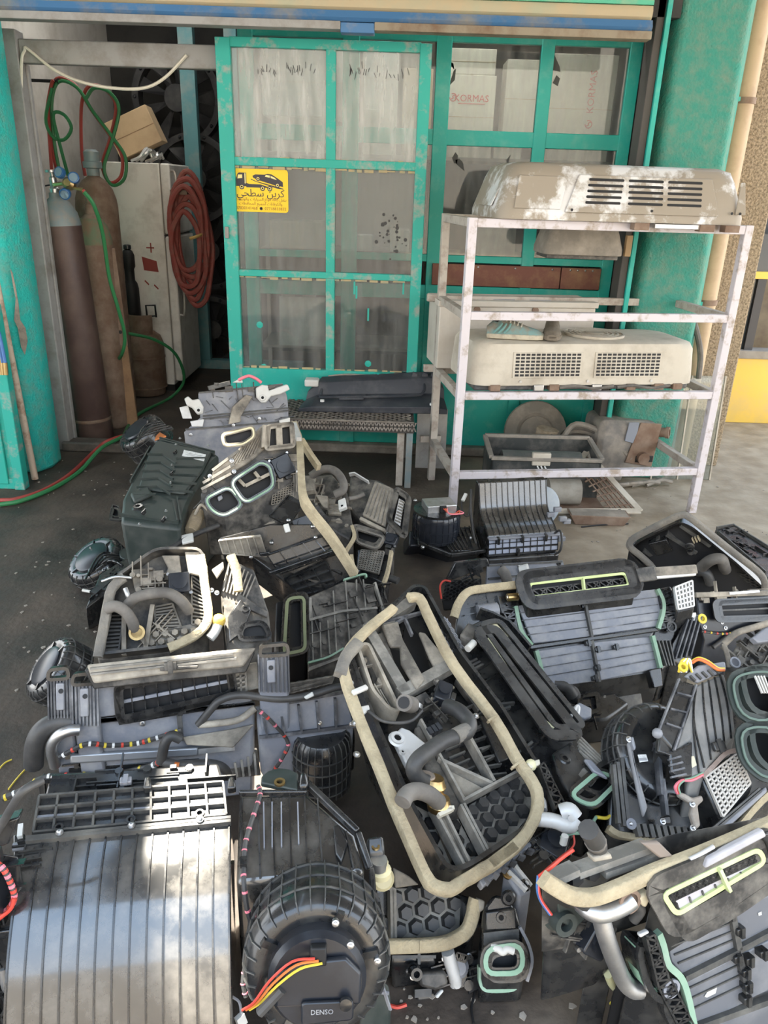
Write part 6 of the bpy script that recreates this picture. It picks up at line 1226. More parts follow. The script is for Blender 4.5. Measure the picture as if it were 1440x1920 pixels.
# small lattice unit below I
u = Unit('half hidden unit with lattice grille and rubber elbow below the glossy blower', cI, (690, 930, .12), (1260, 870, .12), (690, 780, .20))
u.case([(690, 920), (1000, 880), (1270, 790), (1260, 760), (690, 790)], PG, 0, .0, taper=.0); u.ribs([((700, 900), (1000, 870)), ((700, 800), (1250, 770))], PL, 0, .006, .01, 'flange'); u.boss(810, 805, 0, .008, .006); u.boss(1230, 785, 0, .008, .006)
u.tube([(800, 835, .02), (830, 870, .04), (845, 930, .03)], .022, RBD, 'rubber_elbow', n=12); u.tube([(940, 830, .0), (1000, 820, .02)], .018, WP, 'white_stub', n=12); u.screws([(1135, 825), (930, 800)], .0, .007)
u.cross((360, 1060), (620, 1060), (640, 900), (380, 920), 5, PL, -.02, .004, .006); u.case([(350, 1070), (640, 1070), (660, 890), (380, 910)], BK, -.03, .0, 'grille_case'); u.tube([(420, 920, -.0), (370, 915, .0), (340, 960, .0), (350, 1050, .0)], .004, WR, 'red_wire')
u.plate([(380, 900), (440, 770), (680, 740), (700, 790), (480, 880)], PL, -.0, .02, 'dark_bracket'); u.greeble((420, 880), (640, 780), (660, 860), (480, 900), 10, PL, .01, 51)
# ---- J: grey flat panel unit with vent, right centre
cJ = (820, 960, 2.3226)
u = Unit('grey flat panelled unit with a yellow-lined vent, right of the centre', cJ, (485, 762, .20), (975, 685, .20), (345, 405, .40))
u.case([(330, 410), (400, 590), (425, 600), (480, 770), (980, 690), (935, 540), (985, 480), (950, 335)], PL, -.012, .01, taper=.05)
u.plate([(345, 410), (635, 375), (665, 545), (412, 575)], PG, -.01, .010, 'flat_panel'); u.plate([(640, 375), (945, 338), (972, 440), (950, 500), (670, 540)], PG, -.01, .010, 'flat_panel'); u.plate([(425, 605), (665, 570), (700, 735), (480, 765)], PG, -.012, .010, 'flat_panel'); u.plate([(670, 568), (928, 542), (968, 680), (705, 735)], PG, -.012, .010, 'flat_panel')
u.B(MB().beam(u.q(400, 590, .0), u.q(960, 510, .0), .016, .012), 'cross_bar', PL, None, .004); u.ribs([((355+12*k, 440+32*k), (645+4*k, 405+32*k)) for k in range(4)]+[((650, 410+35*k), (960, 370+33*k)) for k in range(4)]+[((440, 640+40*k), (680, 600+40*k)) for k in range(3)]+[((690, 610+40*k), (945, 570+36*k)) for k in range(3)], PG, .0, .003, .003)
u.ribs([((635, 380), (668, 545)), ((668, 560), (700, 740))], PL, .0, .008, .012, 'hinge')
for x, y in ((620, 405), (650, 572), (680, 725), (690, 600), (770, 590), (690, 680)): u.clip(x, y, .0, PL, .02, .014, .016)
d = u.duct([(355, 285), (830, 228), (868, 345), (395, 400)], PL, .03, .035, .022, .03, None); u.wall([(395, 315), (815, 268), (835, 320), (410, 372)], SY, .055, .008, .008, True, .015, 'yellow_seal', d); u.tri((410, 340), (810, 290), (815, 315), (415, 370), 14, PL, .045, .004, .008, 'vent_lattice', d); u.ribs([((630, 290), (635, 340))], SY, .06, .005, .012, 'centre_tie', d)
u.case([(360, 290), (830, 235), (865, 345), (395, 400)], PL, .03, .03, 'vent_body', .03)
for a in ([(335, 412), (348, 480), (365, 530), (405, 582)], [(425, 605), (440, 660), (455, 725)], [(952, 338), (975, 390), (975, 440), (955, 510)], [(930, 540), (948, 610), (965, 680)]): u.wall(a, SG, .0, .014, .012, False, 0, 'green_seal', sm=4)
u.tri((270, 420), (380, 600), (345, 560), (330, 410), 8, PL, .0, .004, .012, 'zigzag_flange'); u.tri((1000, 330), (1040, 440), (975, 440), (955, 340), 7, PL, .0, .004, .012, 'zigzag_flange'); u.tri((1040, 440), (990, 520), (960, 510), (980, 440), 5, PL, .0, .004, .012, 'zigzag_flange'); u.case([(265, 420), (370, 600), (400, 590), (335, 405)], PL, -.01, .05, 'end_casing'); u.case([(960, 330), (1020, 320), (1055, 450), (1010, 660), (975, 690), (940, 540)], PL, -.01, .05, 'end_casing')
u.ribs([((955+16*k, 560), (990+12*k, 670)) for k in range(4)], PL, .0, .004, .012); u.ring(1018, 500, .01, .018, PL)
u.grid((1030, 330), (1105, 300), (1112, 410), (1045, 425), 5, 5, ALW, .05, .005, .008, 'grille'); u.case([(1020, 320), (1110, 295), (1120, 420), (1040, 440)], PL, .03, .05, 'grille_case')
u.case([(1010, 640), (1020, 570), (1090, 450), (1150, 440), (1120, 580), (1060, 660)], PL, -.0, .02, 'ribbed_wedge', .0); u.ribs([((1030+22*k, 640-4*k), (1085+20*k, 470-8*k)) for k in range(4)], PG, .0, .005, .012); u.plate([(1100, 440), (1125, 438), (1128, 472), (1103, 476)], LBL, .004, .002, 'paper_label'); u.ring(1152, 465, .01, .016, WY, .5)
u.B(MB().beam(u.q(860, 268, .05), u.q(1125, 250, .05), .03, .02), 'dusty_rail', PV, None, .004); u.B(MB().beam(u.q(880, 285, .05), u.q(1120, 265, .05), .02, .016), 'metal_rail', ALW, None, .003); u.plate([(850, 250), (930, 240), (945, 300), (870, 310)], PD, .05, .02, 'rail_end')
u.band([(70, 460), (90, 400), (130, 350), (200, 335), (350, 318)], FO, .02, .024, .014); u.case([(70, 560), (90, 400), (140, 350), (350, 320), (360, 410), (270, 440), (180, 480)], PL, -.0, .02, 'left_casing', .0); u.greeble((110, 390), (340, 340), (330, 410), (110, 480), 14, PL, .0, 61); u.tube([(175, 435, .02), (220, 430, .02), (260, 425, .02)], .022, PG, 'grey_pipe'); u.tube([(305, 372, .03), (350, 368, .03)], .012, BRS, 'brass_stub'); u.screws([(310, 370, .03)])
u.case([(560, 790), (880, 730), (900, 850), (720, 900), (620, 850)], PD, -.06, .0, 'lower_duct', .05); u.ribs([((600, 780), (870, 735)), ((720, 780), (730, 880))], PD, -.06, .008, .01); u.plate([(900, 690), (950, 680), (960, 760), (920, 770)], PL, -.02, .03, 'foot'); u.tube([(500, 745, -.02), (560, 760, -.02), (590, 800, -.03)], .02, RB, 'rubber_elbow')
# ---- L: foam loop unit at the right back
u = Unit('black unit with a tan foam loop at the right rear of the heap', cJ, (945, 245, .16), (1425, 330, .16), (835, 140, .26))
u.case([(835, 140), (880, 95), (1060, 8), (1110, 25), (1300, 180), (1430, 300), (1420, 350), (945, 250)], BK, -.05, .0, taper=.0); u.wall([(838, 140), (880, 95), (1060, 10), (1110, 30), (1300, 185), (1425, 300), (1420, 345), (950, 250)], PL, -.05, .05, .008, True, .02, 'tray_wall')
u.band([(950, 245), (890, 190), (838, 145), (850, 115), (900, 85), (1000, 35), (1060, 10), (1100, 20), (1200, 100), (1300, 180), (1390, 250), (1422, 290), (1425, 330)], FG, 0, .024, .016)
u.ribs([((900, 150), (1030, 230)), ((1000, 80), (1130, 160)), ((1060, 40), (1190, 130)), ((960, 100), (1080, 210))], PL, -.04, .014, .03, 'divider'); u.plate([(920, 120), (1000, 100), (1030, 150), (960, 170)], PL, -.03, .03, 'dark_flap'); u.greeble((900, 130), (1100, 50), (1250, 200), (1000, 240), 30, PL, -.045, 71); u.cross((1200, 290), (1400, 330), (1390, 270), (1200, 240), 5, PL, -.04, .004, .01)
u.tube([(1150, 240, .02), (1190, 210, .04), (1235, 205, .04), (1250, 240, .02), (1255, 250, .0)], .022, RBD, n=12); u.tube([(1130, 260, .0), (1170, 265, .02), (1190, 310, .02)], .02, RB, n=12); u.tube([(1105, 175, .0), (1100, 150, .02)], .014, AL, 'metal_pipe'); u.boss(1100, 150, .02, .014, .02); u.ribs([((1110, 110), (1120, 130)), ((1122, 106), (1132, 126)), ((1134, 102), (1144, 122))], FO, -.0, .004, .01, 'tan_comb')
u = Unit('flat black case half cut off at the right edge behind the foam loop unit', cJ, (1340, 270, .10), (1520, 300, .10), (1300, 65, .12), )
u.case([(1210, 75), (1290, 60), (1460, 150), (1520, 300), (1440, 290), (1230, 110)], PL, 0, .0, taper=.0); u.greeble((1220, 75), (1290, 65), (1440, 190), (1400, 240), 24, PL, 0, 73); u.ribs([((1290, 65), (1450, 165)), ((1225, 95), (1430, 270)), ((1215, 75), (1290, 62))], PL, 0, .006, .014, 'flange')
# ---- M: vent unit at right edge
u = Unit('black unit with a wide dark vent cut off at the right edge', cJ, (1160, 560, .16), (1460, 520, .16), (1130, 350, .30))
u.case([(1125, 350), (1460, 335), (1480, 520), (1160, 560), (1140, 480)], MO, 0, .0, taper=.0); u.duct([(1205, 395), (1470, 382), (1480, 460), (1218, 468)], PL, .0, .03, .012, .015, None); u.ribs([((1210, 430), (1470, 418))], PL, .015, .006, .006, 'louver'); u.B(MB().beam(u.q(1120, 362, .02), u.q(1470, 352, .02), .018, .02), 'pink_rail', PV, None, .003); u.greeble((1130, 345), (1440, 335), (1440, 375), (1140, 390), 14, PV, .01, 81)
u.screws([(1255, 505), (1165, 500), (1240, 480)], .0, .006); u.harness([(1150, 520, .01), (1230, 530, .01), (1280, 530, .01), (1300, 545, .01)], .004, cols=(WR, WY)); u.tube([(1200, 590, .0), (1300, 520, .01), (1440, 480, .02)], .008, RB, 'wiring_loom'); u.B(MB().beam(u.q(1270, 355, .03), u.q(1400, 345, .03), .008, .008), 'metal_rod', AL)
# ---- K: big foam framed unit in the centre
cK = (620, 1100, 2.571)
u = Unit('large open unit with tan foam loop, black honeycomb and thick bent hose, centre front', cK, (490, 1450, .30), (985, 1080, .30), (60, 420, .47))
loop = [(60, 420), (90, 310), (200, 195), (300, 115), (370, 62), (415, 62), (440, 90), (480, 180), (590, 390), (780, 645), (890, 840), (960, 940), (990, 1010), (988, 1090), (950, 1180), (880, 1265), (760, 1355), (640, 1425), (570, 1468), (500, 1455), (450, 1400), (330, 1130), (230, 880), (140, 660)]
inn = [(70, 425), (110, 320), (370, 80), (420, 85), (580, 390), (770, 650), (955, 960), (975, 1080), (880, 1245), (620, 1420), (560, 1445), (505, 1430), (345, 1130), (150, 660)]
u.case(inn, PL, -.075, .14, 'tray_casing', .3); u.wall(inn, PL, -.075, .074, .010, True, .02, 'tray_wall')
u.band(loop[4:17], FO, 0, .025, .018, jag=.0008, sm=3); u.band(loop[15:]+loop[:4], FO, 0, .024, .018, jag=.0008, sm=3); u.band([(40, 440), (70, 350), (130, 280)], FG, .004, .030, .018, name='grey_foam_wrap')
for a, b in (((755, 655), (795, 630)), ((870, 880), (925, 840))): u.ribs([(a, b)], FO, .012, .005, .008, 'foam_joint')
# window frame at the far end
u.ribs([((175, 245), (345, 540)), ((165, 235), (240, 185)), ((240, 185), (385, 95)), ((320, 545), (570, 400)), ((230, 200), (290, 190))], PD, -.045, .03, .03, 'window_frame'); u.plate([(240, 195), (320, 180), (345, 270), (450, 460), (410, 505), (335, 380), (330, 300), (285, 300)], PV, -.02, .012, 'dusty_strap', .004); u.plate([(420, 230), (450, 235), (575, 390), (500, 410), (470, 350)], PV, -.03, .012, 'dusty_strap', .004)
u.ribs([((250, 180), (440, 130)), ((300, 190), (370, 150)), ((390, 240), (350, 150))], PG, -.02, .006, .01, 'cross_struts'); u.plate([(210, 250), (250, 240), (345, 520), (310, 540)], PV, -.05, .02, 'dusty_bar')
u.B(MB().prism(u.Q([(255, 300), (330, 310), (410, 500), (345, 530)], -.072), (0, 0, .002)), 'dark_window', BK); u.B(MB().prism(u.Q([(360, 170), (420, 230), (480, 400), (450, 440), (345, 260)], -.072), (0, 0, .002)), 'dark_window', BK)
u.wall([(110, 345), (160, 330), (310, 660), (260, 650), (180, 560)], PV, -.05, .05, .008, True, .02, 'side_rim'); u.plate([(150, 360), (185, 360), (310, 560), (300, 640), (240, 610)], PD, -.05, .02, 'side_panel'); u.greeble((150, 360), (190, 350), (310, 600), (240, 620), 8, PV, -.03, 3)
# heater pipe channel
u.case([(400, 680), (430, 660), (630, 1050), (600, 1075), (500, 1100), (480, 1010)], PD, -.03, .2, 'pipe_channel', .0); u.ribs([((420, 670), (625, 1055)), ((475, 1085), (635, 1390)), ((515, 1075), (665, 1385)), ((610, 1080), (735, 1325)), ((625, 1075), (750, 1320)), ((620, 1060), (920, 900))], PD, -.045, .006, .028, 'divider')
u.plate([(480, 1090), (520, 1080), (655, 1370), (625, 1390)], PV, -.05, .02, 'dusty_channel'); u.plate([(555, 890), (735, 985), (605, 1045), (590, 985)], PV, -.05, .010, 'dusty_gusset', .002); u.ribs([((500, 860), (760, 980)), ((640, 730), (770, 970))], PD, -.05, .008, .03, 'divider')
u.plate([(500, 830), (600, 750), (690, 930), (640, 980), (570, 880)], PL, -.06, .01, 'dark_panel'); u.ribs([((545+20*k, 800+38*k), (620+22*k, 770+36*k)) for k in range(5)]+[((640+22*k, 720+40*k), (720+24*k, 690+44*k)) for k in range(6)]+[((720+20*k, 560+50*k), (640+20*k, 600+50*k)) for k in range(6)], PL, -.055, .004, .012)
u.plate([(590, 470), (680, 420), (770, 590), (700, 620)], PD, -.06, .02, 'dark_box'); u.plate([(700, 640), (760, 650), (880, 840), (800, 870)], PL, -.055, .02, 'dark_box')
h = u.hexes([(615, 1085), (915, 915), (970, 1010), (965, 1090), (880, 1200), (735, 1320)], .036, mat('honeycomb black', (.035, .035, .036), .45, col2=(.075, .072, .068), scale=9), -.065, .016); u.hexes([(540, 1120), (600, 1095), (720, 1330), (640, 1380)], .034, PL, -.065, .014); u.hexes([(300, 1000), (470, 1090), (600, 1390), (560, 1430), (505, 1400)], .034, BK, -.072, .01)
u.plate([(290, 745), (330, 700), (370, 715), (450, 780), (440, 850), (410, 870), (390, 940), (345, 860)], ALW, -.02, .02, 'metal_flange', .004); u.boss(320, 735, .0, .016, .008, ALW); u.boss(345, 800, .0, .006, .006, ALW)
for x, y, r, m, a in ((455, 930, .024, mat('brownish rubber', (.30, .24, .19), .7, col2=(.2, .16, .13), scale=20), (460, 935)), (495, 945, .026, BRS, 0), (525, 1040, .024, BRS, 0)): u.B(MB().lathe([(r*.8, -.02), (r, -.018), (r*1.15, -.005), (r, .0), (r*.85, .012)], u.q(x, y, -.01), V3((.3, .5, 1)), 20), 'pipe_fitting', m)
u.tube([(560, 575, .01), (620, 600, .035), (668, 655, .045), (655, 700, .05), (600, 722, .05), (540, 745, .05), (475, 790, .05), (420, 835, .045), (400, 885, .03), (430, 930, .005), (460, 945, -.01)], .018, RB, n=14); u.tube([(600, 722, .0525), (630, 706, .0525), (655, 695, .05)], .0185, FG, 'worn_sleeve', n=14)
u.tube([(345, 1040, .05), (370, 1000, .05), (420, 985, .045), (480, 1005, .03), (520, 1040, .0)], .018, RBD, n=14); u.tube([(390, 570, .01), (355, 560, .05)], .020, RBD, 'pipe_stub', n=14); u.B(MB().lathe([(.014, 0), (0, .0005)], u.q(352, 559, .051), u.q(352, 559, .06)-u.q(395, 571, .0), 14), 'stub_hole', BK); u.tube([(400, 560, .005), (395, 580, .0)], .024, AL, 'hose_clamp')
u.ribs([((510, 1075), (590, 1075)), ((515, 1110), (580, 1080))], mat('pale clip', (.62, .58, .48), .6), -.01, .008, .01, 'retaining_clip'); u.greeble((390, 560), (560, 470), (590, 620), (430, 680), 20, PD, -.02, 17, .9); u.motor(530, 535, -.03, .06, .04, .03, .6); u.ribs([((480, 690), (500, 720)), ((460, 700), (480, 730)), ((500, 680), (520, 710))], PG, -.03, .01, .02, 'pin'); u.tube([(180, 600, .01), (260, 650, .02), (380, 650, .02), (440, 600, .01)], .004, RB, 'wire')
u.plate([(95, 510), (165, 480), (180, 500), (110, 530)], WP, .02, .01, 'white_clip'); u.plate([(85, 560), (130, 590), (180, 580), (185, 600), (140, 640), (120, 600)], WP, .0, .01, 'white_clip'); u.screws([(125, 810), (115, 660), (700, 625), (95, 465)], .0, .007)
# right half: long case with slanted vent and square duct
u.case([(600, 330), (640, 200), (720, 160), (800, 195), (1200, 720), (1250, 760), (1390, 930), (1170, 1010), (1000, 960), (930, 840)], PL, -.05, .04, 'vent_casing', .1); u.plate([(600, 340), (690, 250), (1040, 720), (960, 800), (880, 800)], PL, -.05, .016, 'side_panel', .004)
d = u.duct([(705, 225), (790, 205), (1195, 715), (1060, 725)], PL, -.02, .04, .016, .02, None); u.wall([(750, 265), (775, 262), (1080, 680), (1060, 690), (1000, 640)], mat('pale yellow seal', (.48, .48, .32), .8), .005, .012, .008, True, .01, 'yellow_seal', d); u.wall([(700, 150), (760, 170), (840, 210), (940, 330)], PL, -.03, .04, .008, False, 0, 'outer_rim'); u.wall([(745, 190), (790, 205), (840, 260)], mat('cream seal', (.6, .55, .36), .8), .0, .014, .012, False, 0, 'cream_seal')
u.ribs([((640, 390), (700, 360)), ((650, 405), (715, 372)), ((660, 420), (730, 385)), ((780, 580), (880, 570)), ((800, 610), (860, 590)), ((900, 810), (965, 760))], PL, -.034, .006, .012); u.greeble((640, 300), (700, 260), (900, 620), (820, 660), 12, PL, -.034, 27)
u.case([(620, 230), (660, 170), (720, 190), (690, 260)], PD, -.01, .15, 'lug_block', .0); u.B(MB().cyl(u.q(660, 300, -.0), u.q(690, 270, .0), .010, 12), 'white_pin', WP); u.cross((480, 120), (560, 160), (640, 300), (570, 330), 5, PG, -.03, .003, .006)
u.ribs([((1190, 730+18*k), (1330, 870+14*k)) for k in range(5)], PD, -.03, .005, .012, 'corrugation')
sd = u.case([(1065, 800), (1160, 740), (1230, 830), (1400, 930), (1250, 1060), (1150, 1000), (1090, 900)], PL, -.02, .10, 'square_duct', .0); u.boss(1128, 830, -.02, .012, .004)
d = u.duct([(1150, 1010), (1290, 890), (1390, 935), (1260, 1065)], PL, -.02, .05, .012, .025, SG); u.ribs([((1200, 900), (1260, 960))], PD, .0, .008, .02, 'flap', d); u.plate([(1215, 840), (1250, 845), (1330, 935), (1260, 900)], PG, .03, .01, 'torn_flap')
u.plate([(1160, 590), (1190, 570), (1250, 600), (1250, 640), (1220, 650), (1150, 630)], PG, .0, .012, 'metal_bracket'); u.tube([(1160, 625, .012), (1185, 580, .012), (1195, 585, .012), (1190, 620, .012)], .005, ALW, 'bracket_bend'); u.tri((1000, 880), (1075, 1085), (1120, 1060), (1020, 860), 6, PL, .0, .004, .012, 'zigzag_flange')
u.B(MB().sph(u.q(965, 860, .01), .014, 10), 'yellow_knob', mat('pale knob', (.7, .66, .42), .5)); u.plate([(940, 860), (1000, 840), (1005, 865), (960, 885)], mat('pale clip', (.62, .58, .48), .6), .01, .01, 'pale_clip')
u.tube([(1000, 1120, -.0), (1080, 1130, .01), (1150, 1155, .01), (1180, 1120, .02)], .016, ALW, 'metal_pipe', n=12); u.tube([(1110, 1090, .02), (1150, 1080, .03), (1180, 1115, .025)], .018, ALW, 'pipe_union', n=12); u.tube([(985, 1020, -.01), (1010, 1040, -.01), (1015, 1080, -.01)], .014, ALW, 'pipe_bend', n=12)
u.motor(1060, 1250, -.06, .08, .06, .03, .4); u.greeble((930, 1230), (1010, 1180), (1080, 1300), (1000, 1330), 14, PL, -.04, 29); u.tube([(1110, 1210, -.02), (1160, 1190, .0), (1230, 1180, .0), (1280, 1110, .0)], .004, SG, 'green_wire'); u.tube([(1280, 1110, .0), (1330, 1115, .0), (1360, 1090, .0)], .004, WY, 'yellow_wire'); u.tube([(1000, 1395, -.03), (1100, 1310, -.02), (1170, 1250, -.01), (1170, 1190, .0)], .0022, WR, 'red_wire'); u.tube([(1120, 1240, .0), (1130, 1200, .02)], .008, WP, 'white_plug')
u.case([(830, 1370), (900, 1320), (970, 1460), (910, 1490)], PG, -.05, .08, 'grey_bracket', .0); u.ribs([((850, 1380), (940, 1470)), ((880, 1350), (960, 1450))], ALW, -.05, .008, .01, 'metal_strap'); u.boss(935, 1440, -.05, .010, .01); u.ring(850, 1390, -.045, .01, BRS)
u.plate([(700, 1440), (760, 1380), (960, 1230), (985, 1245), (830, 1370), (720, 1470)], PG, -.05, .02, 'under_flange'); u.ribs([((740+40*k, 1420-28*k), (760+42*k, 1440-30*k)) for k in range(6)], PG, -.035, .006, .016)
# ---- P: honeycomb unit in front of it
cP = (660, 1560, 3.789)
u = Unit('half buried unit with honeycomb panel and foam corner below the centre unit', cP, (240, 800, .14), (830, 680, .14), (240, 400, .22))
u.case([(160, 830), (480, 830), (700, 790), (820, 730), (880, 600), (890, 470), (600, 380), (160, 380)], PL, -.05, .0, taper=.0); u.hexes([(280, 400), (560, 400), (770, 500), (760, 690), (690, 740), (480, 750), (280, 750)], .036, MATS['honeycomb black'], -.05, .016); u.hexes([(170, 430), (255, 420), (255, 760), (180, 760)], .036, PL, -.052, .012)
u.ribs([((262, 390), (268, 760)), ((280, 390), (285, 760)), ((170, 350), (290, 400))], PD, -.045, .008, .03, 'divider'); u.plate([(290, 250), (400, 310), (470, 370), (300, 395)], PV, -.03, .01, 'dusty_gusset'); u.wall([(290, 760), (700, 745), (790, 690), (800, 500)], PL, -.05, .05, .006, False, 0, 'tray_wall', sm=4)
u.band([(220, 808), (480, 800), (640, 785), (740, 745), (810, 690), (845, 600), (860, 520), (872, 470)], FO, .0, .026, .018, sm=4); u.ribs([((480, 765), (478, 840))], FO, .01, .004, .010, 'foam_joint'); u.plate([(875, 460), (925, 480), (920, 540), (885, 560)], PV, .0, .02, 'foam_end'); u.tri((885, 560), (860, 700), (900, 660), (920, 540), 5, PL, -.02, .003, .01, 'zigzag_flange')
u.case([(270, 850), (590, 850), (600, 930), (280, 940)], PL, -.04, .0, 'front_ledge'); u.ribs([((470, 850), (470, 935)), ((280, 880), (590, 880))], PL, -.04, .006, .008); u.plate([(440, 960), (630, 950), (650, 1050), (560, 1090), (450, 1060)], PD, -.06, .04, 'small_housing', .006); u.plate([(420, 1110), (560, 1100), (590, 1160), (440, 1180)], PL, -.09, .03, 'fluted_base', .005)
u.ribs([((440, 1120+14*k), (560, 1110+14*k)) for k in range(4)], PL, -.06, .004, .008); u.boss(435, 985, -.03, .012, .03); u.screws([(430, 1030, -.02), (655, 900, -.03), (830, 880, -.03), (165, 1018, -.03), (210, 1035, -.03)], .0, .005)
u.tube([(680, 850, -.02), (700, 930, -.03), (725, 1010, -.04), (740, 1080, -.05)], .014, ALW, 'metal_pipe', n=12); u.B(MB().lathe([(.02, 0), (.022, .004), (.014, .01)], u.q(755, 960, -.04), (0, 0, 1), 16), 'pipe_flange', PG); u.plate([(580, 1160), (630, 1105), (645, 1120), (600, 1175)], WP, -.05, .012, 'white_plug'); u.greeble((660, 900), (830, 850), (860, 1080), (680, 1100), 20, PL, -.05, 33); u.tri((740, 850), (840, 880), (800, 920), (720, 900), 4, PL, -.03, .003, .008, 'web')
u.tube([(855, 990, -.04), (858, 1100, -.07), (866, 1180, -.09), (850, 1280, -.11), (860, 1360, -.12)], .003, BK, 'black_wire'); u.plate([(800, 900), (880, 860), (880, 1090), (800, 1130)], BK, -.08, .03, 'dark_side_plate'); u.B(MB().lathe([(.022, 0), (.024, .006), (.018, .012)], u.q(215, 330, .03), (0, 0, 1), 16), 'yellow_fitting', MATS['yellowed plastic'])
u = Unit('square black duct end with green seal beside the honeycomb unit', cP, (930, 1030, .10), (1230, 1030, .10), (930, 540, .20), name='air_duct', cat='duct')
u.case([(925, 1040), (1235, 1035), (1215, 680), (1180, 540), (1110, 440), (1000, 420), (925, 520)], PL, .0, .02, 'duct_body', .0, .012); u.plate([(940, 560), (1160, 530), (1170, 690), (945, 700)], PL, .0, .008, 'duct_top', .004); u.boss(1058, 605, .006, .010, .004); u.boss(1110, 468, .0, .012, .006)
u.ribs([((930, 720+22*k), (1180, 690+20*k)) for k in range(4)], PL, .0, .006, .010, 'corrugation'); d = u.duct([(945, 1005), (1215, 1000), (1205, 790), (950, 830)], PL, .0, .04, .012, .03, SG); u.tube([(990, 815, .035), (1040, 830, .04), (1070, 850, .04), (1100, 830, .04), (1150, 845, .04)], .008, WP, 'white_flap', par=None); u.plate([(1140, 790), (1175, 790), (1175, 860), (1140, 860)], FO, .03, .006, 'foam_bit')
u.wall([(905, 940), (915, 1070), (980, 1100), (1130, 1090), (1140, 1050)], SG, -.04, .02, .010, False, 0, 'lower_seal', sm=4); u.case([(900, 1060), (1170, 1080), (1170, 1110), (920, 1125)], PL, -.05, .0, 'lower_lip', .0); u.wall([(1180, 660), (1240, 780), (1265, 900), (1230, 1040)], PG, -.01, .02, .006, False, 0, 'cracked_edge', sm=4)
# ---- N: right unit with grille and two openings
cN = (1080, 1160, 4.)
u = Unit('tall black unit with a white-edged grille and two green-rimmed openings at the right edge', cN, (480, 1640, .28), (1230, 1500, .28), (760, 480, .48))
u.case([(230, 1590), (300, 1640), (520, 1690), (900, 1740), (1100, 1690), (1250, 1540), (1500, 1330), (1500, 420), (1120, 390), (900, 490), (770, 450), (620, 840), (560, 880), (330, 900), (250, 1080)], PL, -.06, .04, taper=.05, bevel=.01)
c0 = u.q(460, 1060, -.12); u.drum(c0+V3((.02, 0, 0)), V3((0, 0, 1)), .115, .10, PL, 3, 24, motor=False, name='blower_scroll')
u.case([(610, 850), (770, 450), (900, 490), (850, 700), (730, 990)], PL, .04, .15, 'narrow_face', .0); u.ribs([((612, 850), (768, 455)), ((730, 990), (895, 500)), ((670, 790), (790, 830)), ((705, 680), (830, 710)), ((750, 560), (865, 590))], PG, .04, .004, .007, 'edge_ribs')
u.case([(895, 500), (1110, 400), (1170, 600), (1200, 860), (1000, 1080), (935, 1180), (850, 1190), (860, 900), (740, 1000)], mat('grey dusted plastic', (.17, .17, .165), .5, col2=(.34, .33, .31), scale=8, lo=.4, hi=.75, rough2=.8), .03, .15, 'ribbed_panel', .0)
rp_ = [((900, 500), (880, 760), (960, 1120)), ((945, 480), (960, 700), (1010, 1060)), ((990, 460), (1020, 700), (1060, 1000)), ((1035, 440), (1080, 680), (1110, 950)), ((1075, 420), (1130, 640), (1160, 900)), ((880, 620), (880, 860), (920, 1160))]
for s_ in rp_: u.wall(list(s_), PL, .03, .004, .003, False, 0, 'panel_rib', sm=4)
u.plate([(800, 440), (900, 360), (1100, 330), (1110, 395), (900, 490)], PG, .035, .012, 'top_cap', .004); u.ribs([((850+45*k, 430-14*k), (890+45*k, 470-14*k)) for k in range(5)], PL, .047, .005, .006)
u.plate([(610, 850), (730, 990), (850, 930), (850, 1190), (740, 1210), (690, 1160), (680, 1040), (590, 1010)], PL, .02, .015, 'lower_face', .004); u.ribs([((690+6*k, 1060+44*k), (780+14*k, 1035+44*k)) for k in range(4)], PG, .035, .004, .006); u.B(MB().sph(u.q(610, 860, .05), .012, 10), 'corner_knob', PG)
u.ribs([((590, 930), (620, 1330)), ((625, 1210), (655, 1480)), ((600, 930), (580, 1000))], PG, -.02, .008, .02, 'edge_rib'); u.plate([(460, 1020), (525, 1018), (540, 1070), (475, 1080)], LBL, -.015, .002, 'paper_label'); u.ribs([((475, 1055), (530, 1052))], MATS['label print'], -.0128, .006, .0006, 'label_print')
u.plate([(370, 940), (400, 920), (430, 1100), (520, 1420), (490, 1500), (440, 1280)], mat('grey arm', (.20, .20, .21), .5, col2=(.3, .3, .3), scale=12), -.01, .014, 'curved_arm', .005); u.plate([(385, 900), (410, 895), (430, 980), (415, 1000)], PG, .0, .016, 'arm_end'); u.ribs([((300, 1080), (350, 1560)), ((330, 1050), (380, 1560)), ((270, 1100), (310, 1540))], PL, -.03, .008, .012)
u.B(MB().lathe([(.012, 0), (.012, .004)], u.q(410, 1540, -.02), (0, 0, 1), 12), 'boss', PG); u.screws([(650, 1520, -.02), (405, 1540, -.02), (870, 1390, .02), (875, 1570, .0), (395, 905, .01)], .0, .006); u.plate([(625, 1490), (690, 1480), (700, 1540), (640, 1550)], PL, -.03, .012, 'clip_base')
u.ribs([((430+50*k, 1540+4*k), (455+50*k, 1640+4*k)) for k in range(9)], PL, -.05, .010, .02, 'edge_teeth'); u.band([(225, 1575), (290, 1620), (400, 1640), (520, 1655), (700, 1685), (860, 1705), (1000, 1700), (1090, 1660), (1200, 1560), (1300, 1440), (1400, 1340), (1490, 1290)], FO, -.065, .016, .02, sm=3)
